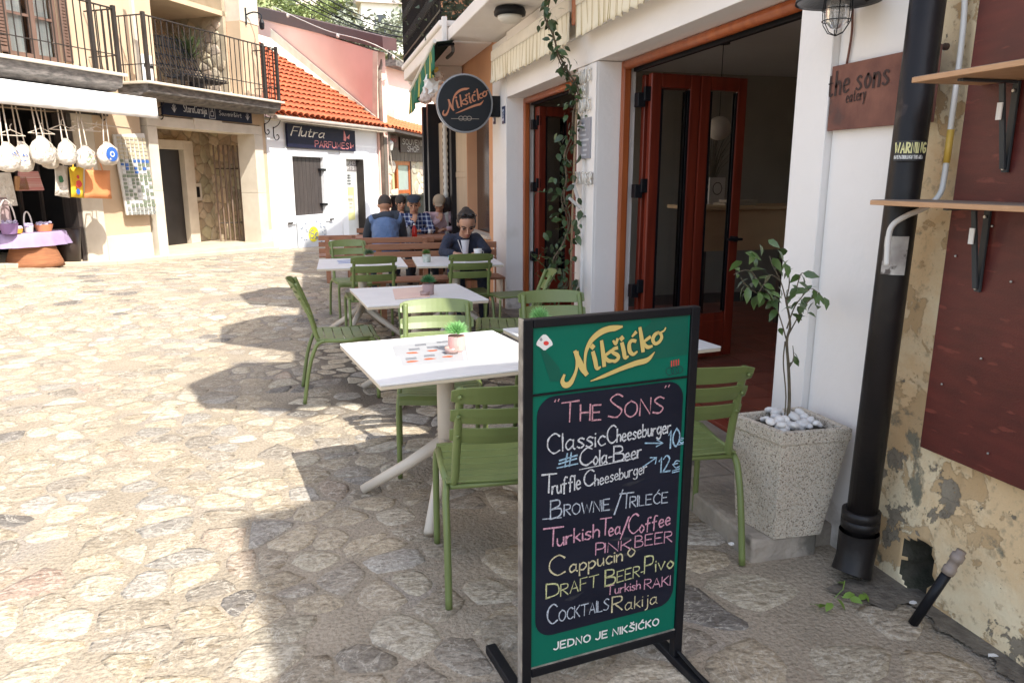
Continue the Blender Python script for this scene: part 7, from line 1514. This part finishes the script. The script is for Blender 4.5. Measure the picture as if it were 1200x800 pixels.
# -- person with a beige cap in pale pink, and the dark haired one behind
M_pk = mat('pale_pink_knit', (.55, .40, .42), (.48, .33, .36), sc=10, rough=.95, bump=.3)
t, q, M, J, top = person('person in a beige cap and pale pink top, long dark hair, bending over a cup', seated(1.84, 11.35), (-.25, -1, 0), M_pk, M_hood, tilt=.6, hs=1.1, belly=.13)
face_parts(t, q, M, HS); b = MB(); b.ell(q(0, -.01, .05), tuple(HS*v_ for v_ in (.088, .105, .075)), M, 16, 10); b.ell(q(0, .10, .045), tuple(HS*v_ for v_ in (.06, .05, .010)), M, 12, 8); addc(t, b, 'cap', mat('beige_cotton', (.42, .33, .23), rough=.95, bump=.2), .008)
b = MB(); b.ell(q(-.075, -.02, -.06), tuple(HS*v_ for v_ in (.05, .07, .13)), M, 12, 10); b.ell(q(.05, -.07, -.03), tuple(HS*v_ for v_ in (.05, .05, .1)), M, 12, 10); b.ell(q(-.12, -.03, -.02), tuple(HS*v_ for v_ in (.06, .06, .10)), M, 12, 10); addc(t, b, 'hair', M_hair, .008)
HS = 1.0
t, q, M, J, top = person('dark haired person mostly hidden behind the man in the flat cap', seated(1.33, 11.95), (.1, -1, 0), M_hood, M_hood, tilt=.2, belly=.13)
face_parts(t, q, M, HS); b = MB(); b.ell(q(0, -.015, .03), tuple(HS*v_ for v_ in (.088, .10, .095)), M, 16, 12); b.ell(q(0, -.06, -.03), tuple(HS*v_ for v_ in (.08, .05, .09)), M, 12, 8); addc(t, b, 'hair', M_hair, .008)

# ================================================================ SHOP GOODS under the white awning
M_bag = mat('canvas_bag', (.70, .65, .58), (.52, .47, .41), sc=6, rough=.9, bump=1, bsc=9, bdist=.06); M_cord = flat('cotton_cord', (.62, .54, .45), .9)
def dbag(px, py, w, h, label, n=.95, deco=None):
    c = V(F(*fpx(px, py, n)[:1], n, fpx(px, py, n)[1])); t = empty('drawstring_bag', c-V((0, 0, h/2)), 0, label, 'bag', 'canvas drawstring bags hanging from the awning bar')
    b = MB(); rows = 9; nn_ = 14; vs = []
    prof = [(0, .30), (.08, .78), (.25, 1.0), (.45, 1.0), (.62, .9), (.78, .66), (.88, .36), (.94, .26), (1.0, .34)]
    for zt, r in prof:
        for k in range(nn_): a = 2*math.pi*k/nn_; wob = 1+.06*math.sin(a*3+zt*7+px); vs.append(c+LD*(w/2*r*wob*math.cos(a))+LN*(w*.24*r*wob*math.sin(a))+V((0, 0, h*(zt-.5))))
    b.add(vs, [(i*nn_+j, i*nn_+(j+1) % nn_, (i+1)*nn_+(j+1) % nn_, (i+1)*nn_+j) for i in range(8) for j in range(nn_)]+[tuple(range(nn_-1, -1, -1))]); b.build('bag_body', M_bag, t, smooth=True)
    top_ = c+V((0, 0, h*.46)); hk = V((top_.x, top_.y, 2.56)); hk2 = hk+LD*random.uniform(-.06, .06)
    for e in (-1, 1): b = MB(); b.tube([c+LD*(e*w*.38)+LN*.04+V((0, 0, -h*.1)), c+LD*(e*w*.34)+LN*.06+V((0, 0, h*.2)), top_+LD*(e*.05), hk2+LD*e*.03], .010, 6); b.build('strap', M_cord, t, smooth=True)
    if deco:
        b = MB()
        for kind, dx, dz, r0, r1, mm in deco:
            pass
        for kind, dx, dz, r0, r1, mm in deco:
            b = MB(); cc = c+LD*dx+V((0, 0, dz))+LN*(w*.245)
            if kind == 'ring': b.add([cc+LD*(r*math.cos(a))+V((0, 0, r*math.sin(a)))+LN*(.004-.25*r*r/w) for a in np.linspace(0, 6.283, 25)[:-1] for r in (r0, r1)], [(2*i, 2*i+1, (2*i+3) % 48, (2*i+2) % 48) for i in range(24)])
            elif kind == 'dot': b.prism([cc+LD*(r0*math.cos(a))+V((0, 0, r0*math.sin(a))) for a in np.linspace(0, 6.283, 17)[:-1]], LN*.006)
            else:
                for _ in range(9): a = random.uniform(0, 6.28); p_ = cc+LD*(r0*random.uniform(-1, 1))+V((0, 0, r0*random.uniform(-1, 1)*r1))+LN*.004; d_ = LD*random.uniform(-.04, .04)+V((0, 0, random.uniform(-.04, .04))); ribbon(b, [p_, p_+d_], LN, .009)
            b.build('print', mm, t)
    return t
fb_ = flat('blue_ink', (.03, .12, .45)); fg_ = flat('green_ink', (.25, .42, .15)); fk_ = flat('grey_ink', (.25, .25, .25)); fw_ = flat('white_ink', (.8, .8, .8))
dbag(9, 184, .36, .42, 'canvas drawstring bag with blue print, leftmost of the row', deco=[('x', .06, 0, .07, 1.6, fb_)]); dbag(27, 184, .34, .44, 'canvas drawstring bag with a tall blue mark, second from the left', n=.8, deco=[('x', -.06, 0, .05, 1.5, fb_)])
dbag(49, 176, .38, .42, 'plain white canvas drawstring bag, third from the left'); dbag(58, 183, .32, .38, 'canvas drawstring bag with grey print, fourth from the left', n=.75, deco=[('x', .05, .05, .06, .8, fk_)])
dbag(78, 178, .34, .40, 'canvas drawstring bag with a small dark figure, fifth from the left', deco=[('x', .1, -.05, .03, 1.2, fk_)]); dbag(100, 184, .36, .36, 'canvas drawstring bag with green print, left of the blue eye bag', deco=[('x', 0, -.03, .09, .6, fg_), ('x', 0, .06, .07, .4, fk_)])
dbag(126, 180, .40, .38, 'canvas drawstring bag with a round blue eye', deco=[('ring', 0, -.01, .045, .115, fb_), ('dot', 0, -.01, .028, 0, fb_), ('ring', 0, -.01, .028, .046, fw_)])
def tote(pts, n, m, label, prints=()):
    P = [V(F(fpx(*q, n)[0], n, fpx(*q, n)[1])) for q in pts]; t = empty('tote_bag', P[0], 0, label, 'bag', 'cloth tote bags below the drawstring bags'); b = MB(); k = 5; vs = []
    for i in range(k+1):
        for j in range(k+1): u, v = i/k, j/k; vs.append(P[0].lerp(P[1], u).lerp(P[3].lerp(P[2], u), v)+LN*(.02*math.sin(u*9+v*3)))
    b.add(vs, [(i*(k+1)+j, i*(k+1)+j+1, (i+1)*(k+1)+j+1, (i+1)*(k+1)+j) for i in range(k) for j in range(k)]); o = b.build('cloth', m, t, smooth=True); sd = o.modifiers.new('t', 'SOLIDIFY'); sd.thickness = .012
    mid = P[3].lerp(P[2], .3); mid2 = P[3].lerp(P[2], .7); b = MB(); b.tube([mid, mid.lerp(mid2, .3)+V((0, 0, .22)), mid.lerp(mid2, .7)+V((0, 0, .22)), mid2], .010, 6); b.build('handle', m, t)
    for (u, v, ru, mm) in prints: b = MB(); c = P[0].lerp(P[1], u).lerp(P[3].lerp(P[2], u), v)+LN*.035; b.prism([c+LD*(ru*math.cos(a)*random.uniform(.7, 1.1))+V((0, 0, ru*1.2*math.sin(a)*random.uniform(.7, 1.1))) for a in np.linspace(0, 5.9, 11)], LN*.003); b.build('print', mm, t)
fr_ = flat('red_ink', (.6, .06, .05))
tote([(64, 229), (81, 232), (79, 195), (63, 193)], .7, M_bag, 'pale tote bag with a dark green leaf print, hanging leftmost', [(.35, .55, .05, flat('dark_green_ink', (.03, .14, .06)))])
tote([(83, 231), (97, 232), (98, 196), (80, 196)], .72, flat('yellow_cloth', (.80, .52, .04), .9), 'yellow tote bag with a red and blue print', [(.55, .45, .06, fr_), (.5, .2, .04, fb_), (.5, .68, .03, fr_)])
tote([(98, 232), (130, 233), (129, 200), (99, 199)], .70, mat('orange_cloth', (.74, .30, .12), (.66, .26, .10), rough=.9, bump=.2), 'wide orange tote bag hanging beside the stone pillar')
for k, (px, py) in enumerate(((12, 152), (48, 150), (72, 146), (95, 145), (113, 148))):
    n = .9; s, z = fpx(px, py, n); c = V(F(s, n, z)); b = MB(); b.tube([c+LD*-.22-V((0, 0, .08)), c, c+LD*.22-V((0, 0, .08)), c+LD*-.22-V((0, 0, .08))], .008, 6); b.tube([c, c+V((0, 0, .05)), c+LD*.03+V((0, 0, .08))], .006, 6)
    tag(b.build('clothes_hanger', M_cord, None), ['wooden hanger over the leftmost bags', 'wooden hanger above the plain white bag', 'wooden hanger between the third and fifth bags', 'wooden hanger above the green print bag', 'wooden hanger left of the blue eye bag'][k], 'hanger')
b = MB(); b.tube([F(-3.9, .95, 2.585), F(-1.0, .95, 2.585)], .014, 8); b.tube([F(-2.4, .9, 2.40), F(-1.2, .85, 2.36)], .012, 8); tag(b.build('hanging_rail', M_cord, None), 'horizontal rail the canvas bags hang from', 'rail')
# skirted basket table
bt_ = empty('basket_table', F(-2.9, .15, .2), 0, 'round wicker stand under a frilled lilac cloth', 'table'); cT = F(-2.42, .05, 0)
M_wick = mat('wicker', (.42, .17, .07), (.26, .10, .045), sc=5, streak=(1, 1, 14), rough=.7, bump=.8, bsc=50, bdist=.01)
s_, z_ = fpx(40, 300, .1); cT = F(s_, .1, 0); zg = .16
b = MB(); b.lathe([(.42, 0), (.40, .08), (.30, .35), (.28, .50)], cT+V((0, 0, zg)), 28); b.build('wicker_base', M_wick, bt_, smooth=True)
b = MB(); vs = []; nn_ = 60
for r, z, w in ((0.001, .545, 0), (.50, .545, 0), (.52, .53, .004), (.55, .42, .02), (.58, .33, .03)):
    for k in range(nn_): a = 2*math.pi*k/nn_; vs.append(cT+LD*((r+w*math.sin(a*14))*math.cos(a)*1.12)+LN*((r+w*math.sin(a*14))*math.sin(a)*.6)+V((0, 0, zg+z)))
b.add(vs, [(i*nn_+j, i*nn_+(j+1) % nn_, (i+1)*nn_+(j+1) % nn_, (i+1)*nn_+j) for i in range(4) for j in range(nn_)]); b.build('frilled_cloth', mat('lilac_cloth', (.38, .29, .46), (.33, .25, .41), sc=8, rough=.9, bump=.1), bt_, smooth=True)
M_bk = {'purple': flat('purple_straw', (.25, .15, .32), .8), 'yellow': flat('yellow_straw', (.75, .42, .05), .8), 'white': flat('white_straw', (.62, .58, .56), .8), 'orange': flat('orange_straw', (.62, .24, .12), .8)}
for px, w, h, c, hd, lab in ((10, .26, .16, 'purple', .35, 'purple basket with a tall white handle, leftmost on the lilac cloth'), (19, .17, .07, 'yellow', 0, 'shallow yellow basket on the lilac cloth'), (33, .14, .10, 'white', .22, 'small white basket with a hoop handle'), (51, .27, .11, 'orange', 0, 'wide orange basket filled with lilac sachets')):
    s, z = fpx(px, 264, .28); cc = F(s, .28, zg+.55); t = empty('gift_basket', cc, 0, lab, 'basket', 'baskets of lavender sachets'); b = MB(); b.lathe([(w*.38, 0), (w*.5, h), (w*.45, h), (w*.35, .02)], cc, 18); b.build('basket_body', M_bk[c], t)
    if hd: b = MB(); b.tube([cc+LD*(w*.48*math.cos(a))+V((0, 0, h+hd*math.sin(a))) for a in np.linspace(0, math.pi, 14)], .012, 6); b.build('handle', M_bk['white'], t, smooth=True)
    b = MB(); 
    for _ in range(22): b.ell(cc+LD*random.uniform(-w*.4, w*.4)+LN*random.uniform(-w*.3, w*.3)+V((0, 0, h+random.uniform(-.01, .03))), (.03, .03, .022), n=6, m=5)
    b.build('sachets', mat('lavender_mix', (.30, .24, .42), (.55, .5, .6), sc=25), t, tagk='stuff')
# clothes and goods glimpsed in the dark of the shop
for k, (px, py, w, h, m, lab) in enumerate(((8, 222, .30, .5, M_bag, 'white garment hanging at the left edge of the shop'), (36, 212, .45, .30, mat('red_stripe_cloth', (.5, .05, .06), (.65, .55, .5), sc=3, streak=(.1, .1, 14)), 'red and white striped garment inside the shop'), (4, 250, .28, .5, flat('floral_cloth', (.4, .3, .3)), 'faded floral garment at the far left of the shop'), (26, 215, .25, .22, flat('tan_card', (.42, .22, .10)), 'tan triangular hat shape hanging in the shop'))):
    s, z = fpx(px, py, .2); c = F(s, .2, z); b = MB(); b.prism([c+LD*(-w/2)+V((0, 0, -h/2)), c+LD*(w/2)+V((0, 0, -h/2)), c+LD*(w*.35)+V((0, 0, h/2)), c+LD*(-w*.35)+V((0, 0, h/2))], -LN*.05); tag(b.build('hanging_garment', m, None, bevel=.01), lab, 'garment')
sp = empty('shop_door_frame', F(-1.8, -.1, 0), 0, 'dark open shop door with glass beside the stone pillar', 'door')
b = MB(); b.fb(-1.72, -1.64, -.3, .02, .0, 2.6); b.fb(-2.05, -2.0, -.9, -.85, .1, 2.5); b.fb(-1.9, -1.86, -.6, -.55, .1, 2.5); b.build('frame', M_dkwood, sp)
b = MB(); b.lathe([(.17, 0), (.22, .55), (.2, .55)], F(-1.98, .0, .15), 18); tag(b.build('dark_bin', mat('dark_brown_metal', (.05, .035, .03), rough=.4), None, smooth=True), 'dark brown bin standing in the shop doorway', 'bin')
